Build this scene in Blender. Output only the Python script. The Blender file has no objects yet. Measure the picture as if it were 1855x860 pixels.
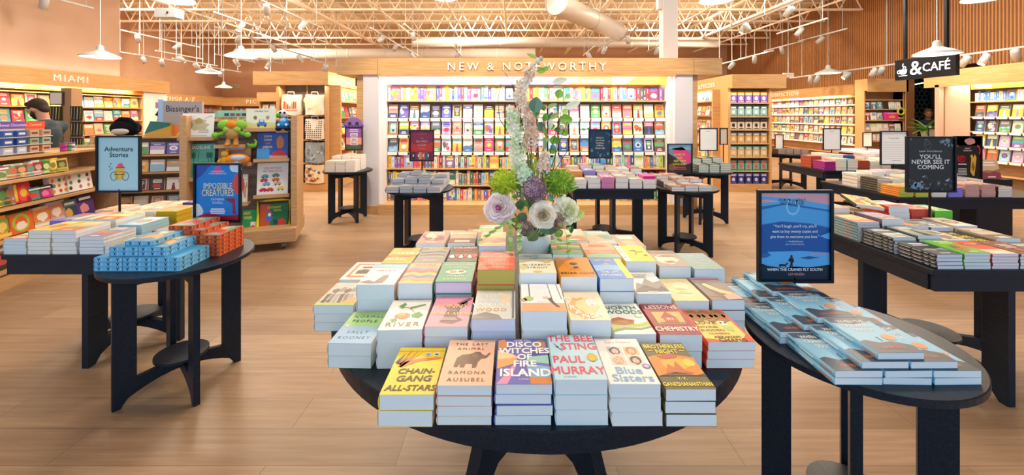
import bpy, math, random
from mathutils import Matrix, Vector
R = math.radians
S = bpy.context.scene
COL = S.collection
FPX, VX, VY, EYE = 740.0, 927.5, 209.0, 1.5

# ---------------------------------------------------------------- camera
cam_d = bpy.data.cameras.new('camera'); cam = bpy.data.objects.new('camera', cam_d); COL.objects.link(cam)
cam.location = (0, 0, EYE); cam.rotation_euler = (R(90), 0, 0)
cam_d.sensor_width = 36; cam_d.lens = FPX / 1855 * 36; cam_d.shift_y = -(430 - VY) / 1855
cam_d.clip_start = 0.05; cam_d.clip_end = 200
S.camera = cam
# ---------------------------------------------------------------- daylight
W = bpy.data.worlds.new('daylight'); S.world = W; W.use_nodes = True
bg = W.node_tree.nodes['Background']; bg.inputs[0].default_value = (0.53, 0.77, 1.0, 1); bg.inputs[1].default_value = 2.2
S.view_settings.view_transform = 'Standard'; S.view_settings.look = 'None'
S.view_settings.gamma = 1; S.view_settings.use_curve_mapping = False
S.view_settings.exposure = -0.4
S.cycles.use_denoising = True
S.cycles.max_bounces = 6; S.cycles.diffuse_bounces = 4; S.cycles.glossy_bounces = 3
S.cycles.transparent_max_bounces = 6
S.cycles.sample_clamp_indirect = 4.0

def area_lamp(name, loc, rot, sx, sy, power, col):
    d = bpy.data.lights.new(name, 'AREA'); d.shape = 'RECTANGLE'; d.size = sx; d.size_y = sy
    d.energy = power; d.color = col
    o = bpy.data.objects.new(name, d); o.location = loc; o.rotation_euler = rot; COL.objects.link(o); return o
WARM = (1.0, 0.80, 0.58)
SOFT = (1.0, 0.90, 0.76)
# added fill lamps under the deck, no real fixtures (above the frame)
for (x, y, p) in ((-6.0, 2.5, 110), (-1.5, 3.6, 120), (3.0, 3.6, 120), (7.0, 3.0, 110),
                  (-5.5, 7.5, 250), (-2.0, 8.3, 190), (2.6, 8.3, 190), (6.8, 7.5, 280),
                  (-10.5, 10.6, 380)):
    area_lamp('fill_lamp', (x, y, 4.75), (0, 0, 0), 2.2, 0.5, p, SOFT)
for (x, y, p) in ((-8.5, 14.5, 620), (-1.0, 14.0, 460), (5.5, 13.5, 520)):
    area_lamp('fill_lamp', (x, y, 4.98), (0, 0, 0), 1.6, 0.3, p, WARM)

def fill_point(loc, power, col, r=.25):  # unseen point light added to brighten the ceiling
    d = bpy.data.lights.new('ceiling_fill', 'POINT'); d.energy = power; d.color = col; d.shadow_soft_size = r
    o = bpy.data.objects.new('ceiling_fill', d); o.location = loc; COL.objects.link(o)
for (x, y, p) in ((-5.0, 7.2, 95), (-2.2, 8.0, 160), (2.2, 8.0, 160), (5.5, 7.2, 105), (-5.5, 9.3, 150), (5.8, 9.4, 150), (0, 9.4, 130)): fill_point((x, y, 4.2), p, (1, .86, .68))

# ---------------------------------------------------------------- helpers
def lin(c):
    if isinstance(c, str):
        c = c.lstrip('#'); c = c if len(c) == 6 else ''.join(q * 2 for q in c); c = [int(c[i:i + 2], 16) / 255 for i in (0, 2, 4)]
        return tuple(((v / 12.92) if v <= 0.04045 else ((v + 0.055) / 1.055) ** 2.4) for v in c) + (1.0,)
    return tuple(c) if len(c) == 4 else tuple(c) + (1.0,)

def PW(px, py, Y): return Vector(((px - VX) / FPX * Y, Y, EYE - (py - VY) / FPX * Y))
def PZ(px, py, z=0.0): return PW(px, py, FPX * (EYE - z) / (py - VY))

def mat(name, base=(.8, .8, .8), rough=.6, metal=0, attr=False, emit=None, estr=0, spec=.4, coat=0):
    m = bpy.data.materials.new(name); m.use_nodes = True
    nt = m.node_tree; b = nt.nodes['Principled BSDF']
    b.inputs['Base Color'].default_value = lin(base); b.inputs['Roughness'].default_value = rough
    b.inputs['Metallic'].default_value = metal; b.inputs['Specular IOR Level'].default_value = spec
    if coat: b.inputs['Coat Weight'].default_value = coat
    if attr:
        a = nt.nodes.new('ShaderNodeAttribute'); a.attribute_name = 'Col'
        nt.links.new(a.outputs['Color'], b.inputs['Base Color'])
        if emit == 'attr':
            nt.links.new(a.outputs['Color'], b.inputs['Emission Color']); b.inputs['Emission Strength'].default_value = estr
    if emit and emit != 'attr':
        b.inputs['Emission Color'].default_value = lin(emit); b.inputs['Emission Strength'].default_value = estr
    return m

def noise_mix(m, c1, c2, scale=(1, 1, 1), detail=4, nscale=5, bump=0, coords='Object'):
    nt = m.node_tree; b = nt.nodes['Principled BSDF']
    tc = nt.nodes.new('ShaderNodeTexCoord'); mp = nt.nodes.new('ShaderNodeMapping'); mp.inputs['Scale'].default_value = scale
    n = nt.nodes.new('ShaderNodeTexNoise'); n.inputs['Scale'].default_value = nscale; n.inputs['Detail'].default_value = detail
    r = nt.nodes.new('ShaderNodeValToRGB'); r.color_ramp.elements[0].color = lin(c1); r.color_ramp.elements[1].color = lin(c2)
    r.color_ramp.elements[0].position = .3; r.color_ramp.elements[1].position = .7
    nt.links.new(tc.outputs[coords], mp.inputs[0]); nt.links.new(mp.outputs[0], n.inputs['Vector'])
    nt.links.new(n.outputs['Fac'], r.inputs[0]); nt.links.new(r.outputs[0], b.inputs['Base Color'])
    if bump:
        bp = nt.nodes.new('ShaderNodeBump'); bp.inputs['Strength'].default_value = bump; bp.inputs['Distance'].default_value = .01
        nt.links.new(n.outputs['Fac'], bp.inputs['Height']); nt.links.new(bp.outputs[0], b.inputs['Normal'])
    return m

M = {}
M['print'] = mat('printed_paper', rough=.38, attr=True, spec=.35)
M['matte'] = mat('coloured_matte', rough=.8, attr=True, spec=.2)
M['plush'] = mat('plush_fabric', rough=.95, attr=True, spec=.1)
M['petal'] = mat('petal', rough=.7, attr=True, spec=.15)
_nt = M['petal'].node_tree; _tr = _nt.nodes.new('ShaderNodeBsdfTranslucent'); _mx = _nt.nodes.new('ShaderNodeMixShader'); _mx.inputs[0].default_value = .18
_nt.links.new([n for n in _nt.nodes if n.type == 'ATTRIBUTE'][0].outputs['Color'], _tr.inputs['Color'])
_nt.links.new(_nt.nodes['Principled BSDF'].outputs[0], _mx.inputs[1]); _nt.links.new(_tr.outputs[0], _mx.inputs[2]); _nt.links.new(_mx.outputs[0], _nt.nodes['Material Output'].inputs['Surface'])
M['skin'] = mat('skin', (.62, .38, .27), .55)
M['pages'] = mat('page_edges', rough=.75, attr=True, spec=.15)
nt = M['pages'].node_tree
_tc = nt.nodes.new('ShaderNodeTexCoord'); _mp = nt.nodes.new('ShaderNodeMapping'); _mp.inputs['Scale'].default_value = (3, 3, 900)
_n = nt.nodes.new('ShaderNodeTexNoise'); _n.inputs['Scale'].default_value = 1.0; _n.inputs['Detail'].default_value = 1
_bp = nt.nodes.new('ShaderNodeBump'); _bp.inputs['Strength'].default_value = .35; _bp.inputs['Distance'].default_value = .0006
nt.links.new(_tc.outputs['Object'], _mp.inputs[0]); nt.links.new(_mp.outputs[0], _n.inputs['Vector'])
nt.links.new(_n.outputs['Fac'], _bp.inputs['Height']); nt.links.new(_bp.outputs[0], nt.nodes['Principled BSDF'].inputs['Normal'])
M['black'] = noise_mix(mat('black_stained_oak', rough=.38, spec=.3), '#0c1520', '#1a2736', (60, 3, 60), 6, 3, .08)
M['frame'] = mat('black_metal', '#0e1620', .4, .3)
M['oak'] = noise_mix(mat('honey_oak', rough=.45), '#c4935c', '#dab27c', (1.2, 25, 25), 6, 2.5)
M['oakpale'] = noise_mix(mat('pale_oak', rough=.5), '#b98f62', '#d3ab7c', (1.5, 20, 20), 6, 3)
M['greywood'] = noise_mix(mat('grey_slatwall', rough=.6), '#6f5f54', '#8a776a', (2, 30, 30), 5, 3)
M['white'] = mat('white_paint', '#ece8e4', .55)
M['greypaint'] = mat('grey_pilaster_paint', '#d9d7dc', .6)
M['whitemetal'] = mat('white_metal', '#b6babd', .4, .1)
M['steel'] = mat('caster_steel', '#8c9096', .3, .9)
M['acrylic'] = mat('shelf_talker_white', '#f4f2ee', .4)
M['lampglow'] = mat('lamp_glow', '#fff2dd', .5, emit='#ffe9c4', estr=9)
M['sign'] = mat('lit_lettering', '#ffffff', .5, emit='#f4fbff', estr=2.2)
M['letter'] = mat('white_lettering', '#fbf6ec', .5)
M['ceramic'] = mat('white_ceramic', '#e6ecf2', .3)

class G:
    """collects polygons with a colour each; build() links them as one mesh"""
    def __init__(s): s.v = []; s.f = []; s.c = []; s.M = Matrix.Identity(4)
    def add(s, vs, fs, col):
        o = len(s.v); m = s.M
        s.v += [tuple(m @ Vector(p)) for p in vs]
        c = lin(col)
        for f in fs: s.f.append([i + o for i in f]); s.c.append(c)
    def box(s, x0, x1, y0, y1, z0, z1, col='#808080'):
        s.add([(x0, y0, z0), (x1, y0, z0), (x1, y1, z0), (x0, y1, z0), (x0, y0, z1), (x1, y0, z1), (x1, y1, z1), (x0, y1, z1)],
              [(0, 3, 2, 1), (4, 5, 6, 7), (0, 1, 5, 4), (1, 2, 6, 5), (2, 3, 7, 6), (3, 0, 4, 7)], col)
    def poly(s, pts, col, z=0): s.add([(p[0], p[1], p[2] if len(p) > 2 else z) for p in pts], [tuple(range(len(pts)))], col)
    def rect(s, x0, y0, x1, y1, col, z=0): s.poly([(x0, y0), (x1, y0), (x1, y1), (x0, y1)], col, z)
    def disc(s, x, y, r, col, z=0, n=18, ry=None, a0=0, a1=360):
        k = [(x + r * math.cos(R(a0 + (a1 - a0) * i / n)), y + (ry or r) * math.sin(R(a0 + (a1 - a0) * i / n))) for i in range(n + (a1 - a0 < 360))]
        s.poly(k, col, z)
    def ring(s, x, y, r, w, col, z=0, n=24):
        vs = []; fs = []
        for i in range(n):
            a = 2 * math.pi * i / n; c, d = math.cos(a), math.sin(a)
            vs += [(x + r * c, y + r * d, z), (x + (r - w) * c, y + (r - w) * d, z)]
        for i in range(n): j = (i + 1) % n; fs.append((2 * i, 2 * j, 2 * j + 1, 2 * i + 1))
        s.add(vs, fs, col)
    def blob(s, x, y, r, col, z=0, n=14, seed=0, ry=None, k=.3):
        rr = random.Random(seed); ry = ry or r
        s.poly([(x + r * (1 + k * (rr.random() - .5)) * math.cos(6.2832 * i / n), y + ry * (1 + k * (rr.random() - .5)) * math.sin(6.2832 * i / n)) for i in range(n)], col, z)
    def line(s, pts, w, col, z=0):
        for a, b in zip(pts, pts[1:]):
            d = Vector((b[0] - a[0], b[1] - a[1])); L = d.length or 1; n = Vector((-d.y, d.x)) / L * w / 2
            s.poly([(a[0] - n.x, a[1] - n.y), (b[0] - n.x, b[1] - n.y), (b[0] + n.x, b[1] + n.y), (a[0] + n.x, a[1] + n.y)], col, z)
    def prism(s, pts, z0, z1, col):
        n = len(pts); A = sum(pts[i][0] * pts[(i + 1) % n][1] - pts[(i + 1) % n][0] * pts[i][1] for i in range(n))
        if A < 0: pts = pts[::-1]
        s.add([(p[0], p[1], z0) for p in pts] + [(p[0], p[1], z1) for p in pts],
              [tuple(range(n))[::-1], tuple(range(n, 2 * n))] + [(i, (i + 1) % n, n + (i + 1) % n, n + i) for i in range(n)], col)
    def lathe(s, prof, col, n=24, cx=0, cy=0, cap=True):
        vs = []; fs = []
        for (r, z) in prof:
            for i in range(n): a = 2 * math.pi * i / n; vs.append((cx + r * math.cos(a), cy + r * math.sin(a), z))
        for k in range(len(prof) - 1):
            for i in range(n): j = (i + 1) % n; fs.append((k * n + i, k * n + j, (k + 1) * n + j, (k + 1) * n + i))
        if cap: fs.append(tuple(range(n))[::-1]); fs.append(tuple(range((len(prof) - 1) * n, len(prof) * n)))
        s.add(vs, fs, col)
    def tube(s, pts, r, col, n=8, cap=True):
        pts = [Vector(p) for p in pts]; rs = r if isinstance(r, (list, tuple)) else [r] * len(pts)
        vs = []; fs = []; up = Vector((.13, .27, .95))
        for i, p in enumerate(pts):
            t = (pts[min(i + 1, len(pts) - 1)] - pts[max(i - 1, 0)])
            t = t.normalized() if t.length else Vector((0, 0, 1))
            a = t.cross(up if abs(t.dot(up)) < .95 else Vector((1, 0, 0))).normalized(); b = t.cross(a)
            for k in range(n): q = p + (a * math.cos(6.28318 * k / n) + b * math.sin(6.28318 * k / n)) * rs[i]; vs.append(tuple(q))
        for i in range(len(pts) - 1):
            for k in range(n): j = (k + 1) % n; fs.append((i * n + k, i * n + j, (i + 1) * n + j, (i + 1) * n + k))
        if cap: fs.append(tuple(range(n))); fs.append(tuple(range((len(pts) - 1) * n, len(pts) * n))[::-1])
        s.add(vs, fs, col)
    def ball(s, c, r, col, n=12, m=8, sc=(1, 1, 1)):
        vs = []; fs = []
        for i in range(m + 1):
            t = math.pi * i / m
            for k in range(n): a = 2 * math.pi * k / n; vs.append((c[0] + r * sc[0] * math.sin(t) * math.cos(a), c[1] + r * sc[1] * math.sin(t) * math.sin(a), c[2] + r * sc[2] * math.cos(t)))
        for i in range(m):
            for k in range(n): j = (k + 1) % n; fs.append((i * n + k, (i + 1) * n + k, (i + 1) * n + j, i * n + j))
        s.add(vs, fs, col)
    def text(s, txt, x, y, size, col, z=0, align='CENTER', bold=0, shear=0, sx=1.0, depth=0, space=1.0):
        vs, fs = text_geo(txt, align, 0, shear, depth, space); e = bold * size * .6
        for k, (dx, dy) in enumerate(((-e, -e), (e, -e), (-e, e), (e, e)) if bold > 0 else ((0, 0),)):
            s.add([(x + a * size * sx + dx * sx, y + b * size + dy, z + c * size + k * 2e-5) for a, b, c in vs], fs, col)
    def mesh(s, name, m, smooth=False):
        me = bpy.data.meshes.new(name); me.from_pydata(s.v, [], s.f)
        at = me.color_attributes.new('Col', 'FLOAT_COLOR', 'CORNER')
        flat = []
        for f, c in zip(s.f, s.c): flat += list(c) * len(f)
        at.data.foreach_set('color', flat)
        if smooth: me.polygons.foreach_set('use_smooth', [True] * len(me.polygons))
        me.materials.append(M[m] if isinstance(m, str) else m); me.update(); return me
    def build(s, name, m, parent=None, smooth=False, bevel=0):
        o = bpy.data.objects.new(name, s.mesh(name, m, smooth)); COL.objects.link(o)
        if parent: o.parent = parent
        if bevel:
            b = o.modifiers.new('bevel', 'BEVEL'); b.width = bevel; b.segments = 2; b.limit_method = 'ANGLE'
        return o

_tc_cache = {}
def text_geo(txt, align, bold, shear, depth, space=1.0):
    k = (txt, align, bold, shear, depth, space)
    if k not in _tc_cache:
        cu = bpy.data.curves.new('lettering', 'FONT'); cu.body = txt; cu.align_x = align; cu.align_y = 'BOTTOM_BASELINE'
        cu.size = 1; cu.resolution_u = 2; cu.offset = bold; cu.shear = shear; cu.extrude = depth; cu.space_character = space
        ob = bpy.data.objects.new('lettering', cu); me = ob.to_mesh()
        _tc_cache[k] = ([tuple(v.co) for v in me.vertices], [tuple(p.vertices) for p in me.polygons])
        ob.to_mesh_clear(); bpy.data.objects.remove(ob); bpy.data.curves.remove(cu)
    return _tc_cache[k]

def thing(name, label, cat, loc=(0, 0, 0), rz=0, group=None):
    o = bpy.data.objects.new(name, None); COL.objects.link(o); o.empty_display_size = .05
    o.location = loc; o.rotation_euler = (0, 0, rz); tag(o, label, cat, group); return o
def tag(o, label, cat, group=None):
    o['label'] = label; o['category'] = cat
    if group: o['group'] = group
    return o
def struct(o): o['kind'] = 'structure'; return o
def inst(name, me, loc, rot=(0, 0, 0), parent=None):
    o = bpy.data.objects.new(name, me); COL.objects.link(o); o.location = loc; o.rotation_euler = rot
    if parent: o.parent = parent
    return o
ONES = 'first second third fourth fifth sixth seventh eighth ninth tenth eleventh twelfth thirteenth fourteenth fifteenth sixteenth seventeenth eighteenth nineteenth'.split()
TENS = {2: 'twent', 3: 'thirt', 4: 'fort', 5: 'fift', 6: 'sixt', 7: 'sevent', 8: 'eight', 9: 'ninet'}
def nth(i):
    i += 1
    if i < 20: return ONES[i - 1]
    if i >= 100: return 'hundredth' if i == 100 else 'hundred-and-' + nth(i - 101)
    return TENS[i // 10] + ('ieth' if i % 10 == 0 else 'y-' + ONES[i % 10 - 1])
# ---------------------------------------------------------------- room shell
def plank_floor():
    m = bpy.data.materials.new('oak_plank_floor'); m.use_nodes = True; nt = m.node_tree; b = nt.nodes['Principled BSDF']
    tc = nt.nodes.new('ShaderNodeTexCoord')
    br = nt.nodes.new('ShaderNodeTexBrick'); br.offset = .37; br.inputs['Scale'].default_value = 1
    br.inputs['Brick Width'].default_value = 1.5; br.inputs['Row Height'].default_value = .21; br.inputs['Mortar Size'].default_value = .0018
    br.inputs['Color1'].default_value = lin('#ab8d70'); br.inputs['Color2'].default_value = lin('#9a7d62'); br.inputs['Mortar'].default_value = lin('#7d6652')
    br.inputs['Bias'].default_value = 0
    mp = nt.nodes.new('ShaderNodeMapping'); mp.inputs['Scale'].default_value = (1.4, 26, 1)
    n = nt.nodes.new('ShaderNodeTexNoise'); n.inputs['Scale'].default_value = 1.3; n.inputs['Detail'].default_value = 8; n.inputs['Roughness'].default_value = .62
    n2 = nt.nodes.new('ShaderNodeTexNoise'); n2.inputs['Scale'].default_value = 2.2; n2.inputs['Detail'].default_value = 3
    mp2 = nt.nodes.new('ShaderNodeMapping'); mp2.inputs['Scale'].default_value = (.7, 3, 1)
    nt.links.new(tc.outputs['Object'], br.inputs['Vector']); nt.links.new(tc.outputs['Object'], mp.inputs[0]); nt.links.new(mp.outputs[0], n.inputs['Vector'])
    nt.links.new(tc.outputs['Object'], mp2.inputs[0]); nt.links.new(mp2.outputs[0], n2.inputs['Vector'])
    r = nt.nodes.new('ShaderNodeValToRGB'); r.color_ramp.elements[0].color = (.74, .72, .69, 1); r.color_ramp.elements[1].color = (1.12, 1.12, 1.12, 1)
    r.color_ramp.elements[0].position = .3; r.color_ramp.elements[1].position = .72
    r2 = nt.nodes.new('ShaderNodeValToRGB'); r2.color_ramp.elements[0].color = (.86, .85, .84, 1); r2.color_ramp.elements[1].color = (1.1, 1.1, 1.1, 1)
    nt.links.new(n.outputs['Fac'], r.inputs[0]); nt.links.new(n2.outputs['Fac'], r2.inputs[0])
    x = nt.nodes.new('ShaderNodeMix'); x.data_type = 'RGBA'; x.blend_type = 'MULTIPLY'; x.inputs[0].default_value = 1
    y = nt.nodes.new('ShaderNodeMix'); y.data_type = 'RGBA'; y.blend_type = 'MULTIPLY'; y.inputs[0].default_value = 1
    nt.links.new(br.outputs['Color'], x.inputs[6]); nt.links.new(r.outputs[0], x.inputs[7])
    nt.links.new(x.outputs[2], y.inputs[6]); nt.links.new(r2.outputs[0], y.inputs[7]); nt.links.new(y.outputs[2], b.inputs['Base Color'])
    b.inputs['Roughness'].default_value = .42; b.inputs['Specular IOR Level'].default_value = .4
    bp = nt.nodes.new('ShaderNodeBump'); bp.inputs['Strength'].default_value = .25; bp.inputs['Distance'].default_value = .002
    nt.links.new(n.outputs['Fac'], bp.inputs['Height']); nt.links.new(bp.outputs[0], b.inputs['Normal'])
    return m

def wave_wall(name, c1, c2, scale, axis='X', bump=.6, rough=.6):
    m = mat(name, c1, rough); nt = m.node_tree; b = nt.nodes['Principled BSDF']
    tc = nt.nodes.new('ShaderNodeTexCoord'); w = nt.nodes.new('ShaderNodeTexWave'); w.bands_direction = axis; w.inputs['Scale'].default_value = scale
    w.inputs['Distortion'].default_value = 0
    r = nt.nodes.new('ShaderNodeValToRGB'); r.color_ramp.elements[0].color = lin(c1); r.color_ramp.elements[1].color = lin(c2)
    r.color_ramp.elements[0].position = .25; r.color_ramp.elements[1].position = .55
    nt.links.new(tc.outputs['Object'], w.inputs['Vector']); nt.links.new(w.outputs['Fac'], r.inputs[0]); nt.links.new(r.outputs[0], b.inputs['Base Color'])
    bp = nt.nodes.new('ShaderNodeBump'); bp.inputs['Strength'].default_value = bump; bp.inputs['Distance'].default_value = .03
    nt.links.new(w.outputs['Fac'], bp.inputs['Height']); nt.links.new(bp.outputs[0], b.inputs['Normal']); return m

M['floor'] = plank_floor()
M['tan'] = noise_mix(mat('tan_wall_paint', rough=.85), '#b99a84', '#c0a28c', (1, 1, 1), 3, 1.5)
M['brown'] = noise_mix(mat('warm_brown_wall_paint', rough=.85), '#c49e82', '#cba68b', (1, 1, 1), 3, 1.5)
M['deck'] = wave_wall('corrugated_ceiling_deck', '#efdcba', '#f7e8cc', 3.2, 'X', .5, .7)
M['slats'] = wave_wall('timber_slat_cladding', '#7c5230', '#bd8450', 5.0, 'Y', .8, .55)
M['joist'] = mat('cream_painted_steel', '#faf1e0', .55)
M['duct'] = mat('white_duct', '#c9c3bc', .5, .1)
M['hex'] = mat('dark_hexagon_tile', '#16242b', .25)

def slab(name, x0, x1, y0, y1, z0, z1, m):
    g = G(); cx, cy = (x0 + x1) / 2, (y0 + y1) / 2; g.box(x0 - cx, x1 - cx, y0 - cy, y1 - cy, z0, z1)
    o = g.build(name, m); o.location = (cx, cy, 0); return struct(o)
slab('floor', -14, 13, -6, 20, -.1, 0, 'floor')
slab('ceiling', -14, 13, -3, 20, 5.10, 5.25, 'deck')
slab('wall_left', -9.75, -9.55, -3, 9.95, 0, 5.1, 'tan')
slab('wall_alcove_return', -13.4, -9.75, 9.75, 9.95, 0, 5.1, 'brown')
slab('wall_far_left', -13.6, -13.4, 9.75, 18.8, 0, 5.1, 'brown')
slab('wall_back', -13.6, 13.0, 18.8, 19.0, 0, 5.1, 'brown')
slab('wall_right_near', 9.9, 10.1, -3, 8.6, 0, 5.1, 'slats')
slab('wall_right_far', 9.9, 10.1, 10.25, 18.8, 0, 5.1, 'slats')
slab('wall_right_over_cafe', 9.9, 10.1, 8.6, 10.25, 2.62, 5.1, 'slats')
slab('wall_cafe_right', 12.8, 13.0, -3, 18.8, 0, 5.1, 'tan')
# the shop front is glazed: daylight enters between these piers behind the viewer
slab('wall_front_header', -9.75, 10.1, -3.2, -3.0, 4.3, 5.1, 'tan')
g = G()
g.box(-9.55, -9.53, -3, 9.9, 0, .12); struct(g.build('baseboard_left', 'oak'))

# open-web steel joists running across the shop
def joist(y, x0, x1, zb, zt):
    g = G(); h = zt - zb
    g.box(x0, x1, y - .05, y + .05, zt - .06, zt); g.box(x0, x1, y - .05, y + .05, zb, zb + .05)
    n = int((x1 - x0) / .62); p = (x1 - x0) / n
    for i in range(n):
        a, m_, b = x0 + i * p, x0 + (i + .5) * p, x0 + (i + 1) * p
        g.tube([(a, y, zb + .03), (m_, y, zt - .03)], .017, '#fff', 5, False); g.tube([(m_, y, zt - .03), (b, y, zb + .03)], .017, '#fff', 5, False)
    return struct(g.build('ceiling_beam', 'joist'))
for y in (8.7, 10.1, 11.5, 12.9, 14.3, 15.7, 17.1): joist(y, -9.7 if y < 10 else -13.3, 9.85, 4.45, 5.08)
# girders along the shop and bridging lines
for x in (-5.4, 2.42, 6.9):
    g = G(); g.box(x - .06, x + .06, 7.0, 18.7, 4.86, 4.93); g.box(x - .06, x + .06, 7.0, 18.7, 4.30, 4.36)
    k = 7.0
    while k < 18:
        g.tube([(x, k, 4.33), (x, k + .55, 4.9)], .022, '#fff', 5, False); g.tube([(x, k + .55, 4.9), (x, k + 1.1, 4.33)], .022, '#fff', 5, False); k += 1.1
    struct(g.build('ceiling_beam', 'joist'))
for x, z in ((-9.0, 4.40), (-7.4, 4.41), (-3.6, 4.38), (-1.7, 4.41), (-.2, 4.38), (1.3, 4.41), (3.9, 4.40), (5.3, 4.38), (8.3, 4.41)):
    g = G(); g.tube([(x, 7.5, z), (x, 18.7, z)], .028, '#fff', 6); tag(g.build('conduit_pipe', 'joist', None, True), 'cream painted conduit run along under the roof joists, %s in from the slatted wall' % nth(round((9.9 - x) / 1.2)), 'pipe')
# ducts
def duct(pts, r, label):
    o = thing('air_duct', label, 'duct'); g = G(); g.tube(pts, r, '#fff', 20); g.build('duct_tube', 'duct', o, True)
    for i in range(len(pts) - 1):
        a, b = Vector(pts[i]), Vector(pts[i + 1]); n = max(1, int((b - a).length / 1.4))
        for k in (0, n):
            c = a.lerp(b, k / n); q = G(); q.tube([c + Vector((0, 0, r * .9)), (c.x, c.y, 5.1)], .008, '#fff', 6); q.build('hanger_rod', 'duct', o)
        for k in range(n + 1):
            c = a.lerp(b, k / n); d = (b - a).normalized() * .03; q = G(); q.tube([c - d, c + d], r + .012, '#fff', 20, False); q.build('seam_band', 'duct', o, True)
duct([(-11, 16.4, 3.95), (.9, 16.4, 3.95)], .24, 'long round white duct spanning the far end of the shop')
duct([(1.0, 9.3, 4.05), (3.2, 12.4, 4.05)], .26, 'short white duct slanting beside the white steel column')
duct([(-3.6, 14.9, 4.15), (7.5, 14.9, 4.15)], .17, 'slimmer white duct hung below the joists toward the cafe')
# the steel column and its plates
g = G(); g.box(-.125, .125, -.1, .1, 0, 4.4); o = struct(g.build('column_1', 'white', None, False, .008)); o.location = (2.66, 6.95, 0)
g = G(); g.box(-.19, -.125, -.06, .06, 3.3, 3.75); g.build('column_1_conduit', 'white', o); struct(o.children[0])
# ---------------------------------------------------------------- books
def cover_geo(w, d, t, col, spine=None, art=None, hard=False, spine_bands=()):
    g = G(); k = .0006 if not hard else .0028
    x0, x1, y0, y1 = -w / 2, w / 2, -d / 2, d / 2
    g.box(x0, x1, y0, y1, t - k, t, col); g.box(x0, x1, y0, y1, 0, k, col)
    sp = spine or col
    # rounded spine on the -x side
    n = 5; pts = [(x0 - .0035 * math.sin(math.pi * i / n), k * .5 + (t - k) * i / n) for i in range(n + 1)]
    for (a, b) in zip(pts, pts[1:]):
        g.add([(a[0], y0, a[1]), (a[0], y1, a[1]), (b[0], y1, b[1]), (b[0], y0, b[1])], [(0, 1, 2, 3)], sp)
    for yy in (y0, y1): g.poly([(p[0], yy, p[1]) for p in pts] + [(x0, yy, t), (x0, yy, 0)], sp)
    for (v0, v1, c) in spine_bands:
        ya, yb = y1 - v0 * d, y1 - v1 * d
        for (a, b) in zip(pts[2:-2], pts[3:-2]):
            g.add([(a[0] - .0006, ya, a[1]), (a[0] - .0006, yb, a[1]), (b[0] - .0006, yb, b[1]), (b[0] - .0006, ya, b[1])], [(0, 1, 2, 3)], c)
    if art:
        g.M = Matrix.Translation((x0, y0, t)) @ Matrix.Diagonal((w, d, 1, 1)); art(g); g.M = Matrix.Identity(4)
    return g
def pages_geo(w, d, t, col='#f2f2ee', hard=False, edge=None):
    g = G(); k = .0007 if not hard else .0029; e = .0008 if not hard else .004
    g.box(-w / 2 + .0005, w / 2 - e, -d / 2 + e, d / 2 - e, k, t - k, col)
    if edge: edge(g, w, d, t, e)
    return g
_bk = {}
def book(name, label, cat, group, loc, rz, key, w, d, t, col, art=None, spine=None, pages='#f2f2ee', hard=False, bands=(), edge=None, tilt=None):
    kk = (key, round(w, 4), round(d, 4), round(t, 4), art is not None)
    if kk not in _bk:
        _bk[kk] = (cover_geo(w, d, t, col, spine, art, hard, bands).mesh('cover', 'print'), pages_geo(w, d, t, pages, hard, edge).mesh('page_block', 'pages'))
    o = thing(name, label, cat, loc, rz, group)
    if tilt: o.rotation_euler = (tilt[0], tilt[1], rz)
    for nm, me in zip(('cover', 'page_block'), _bk[kk]):
        c = bpy.data.objects.new(nm, me); COL.objects.link(c); c.parent = o
    return o

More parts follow.
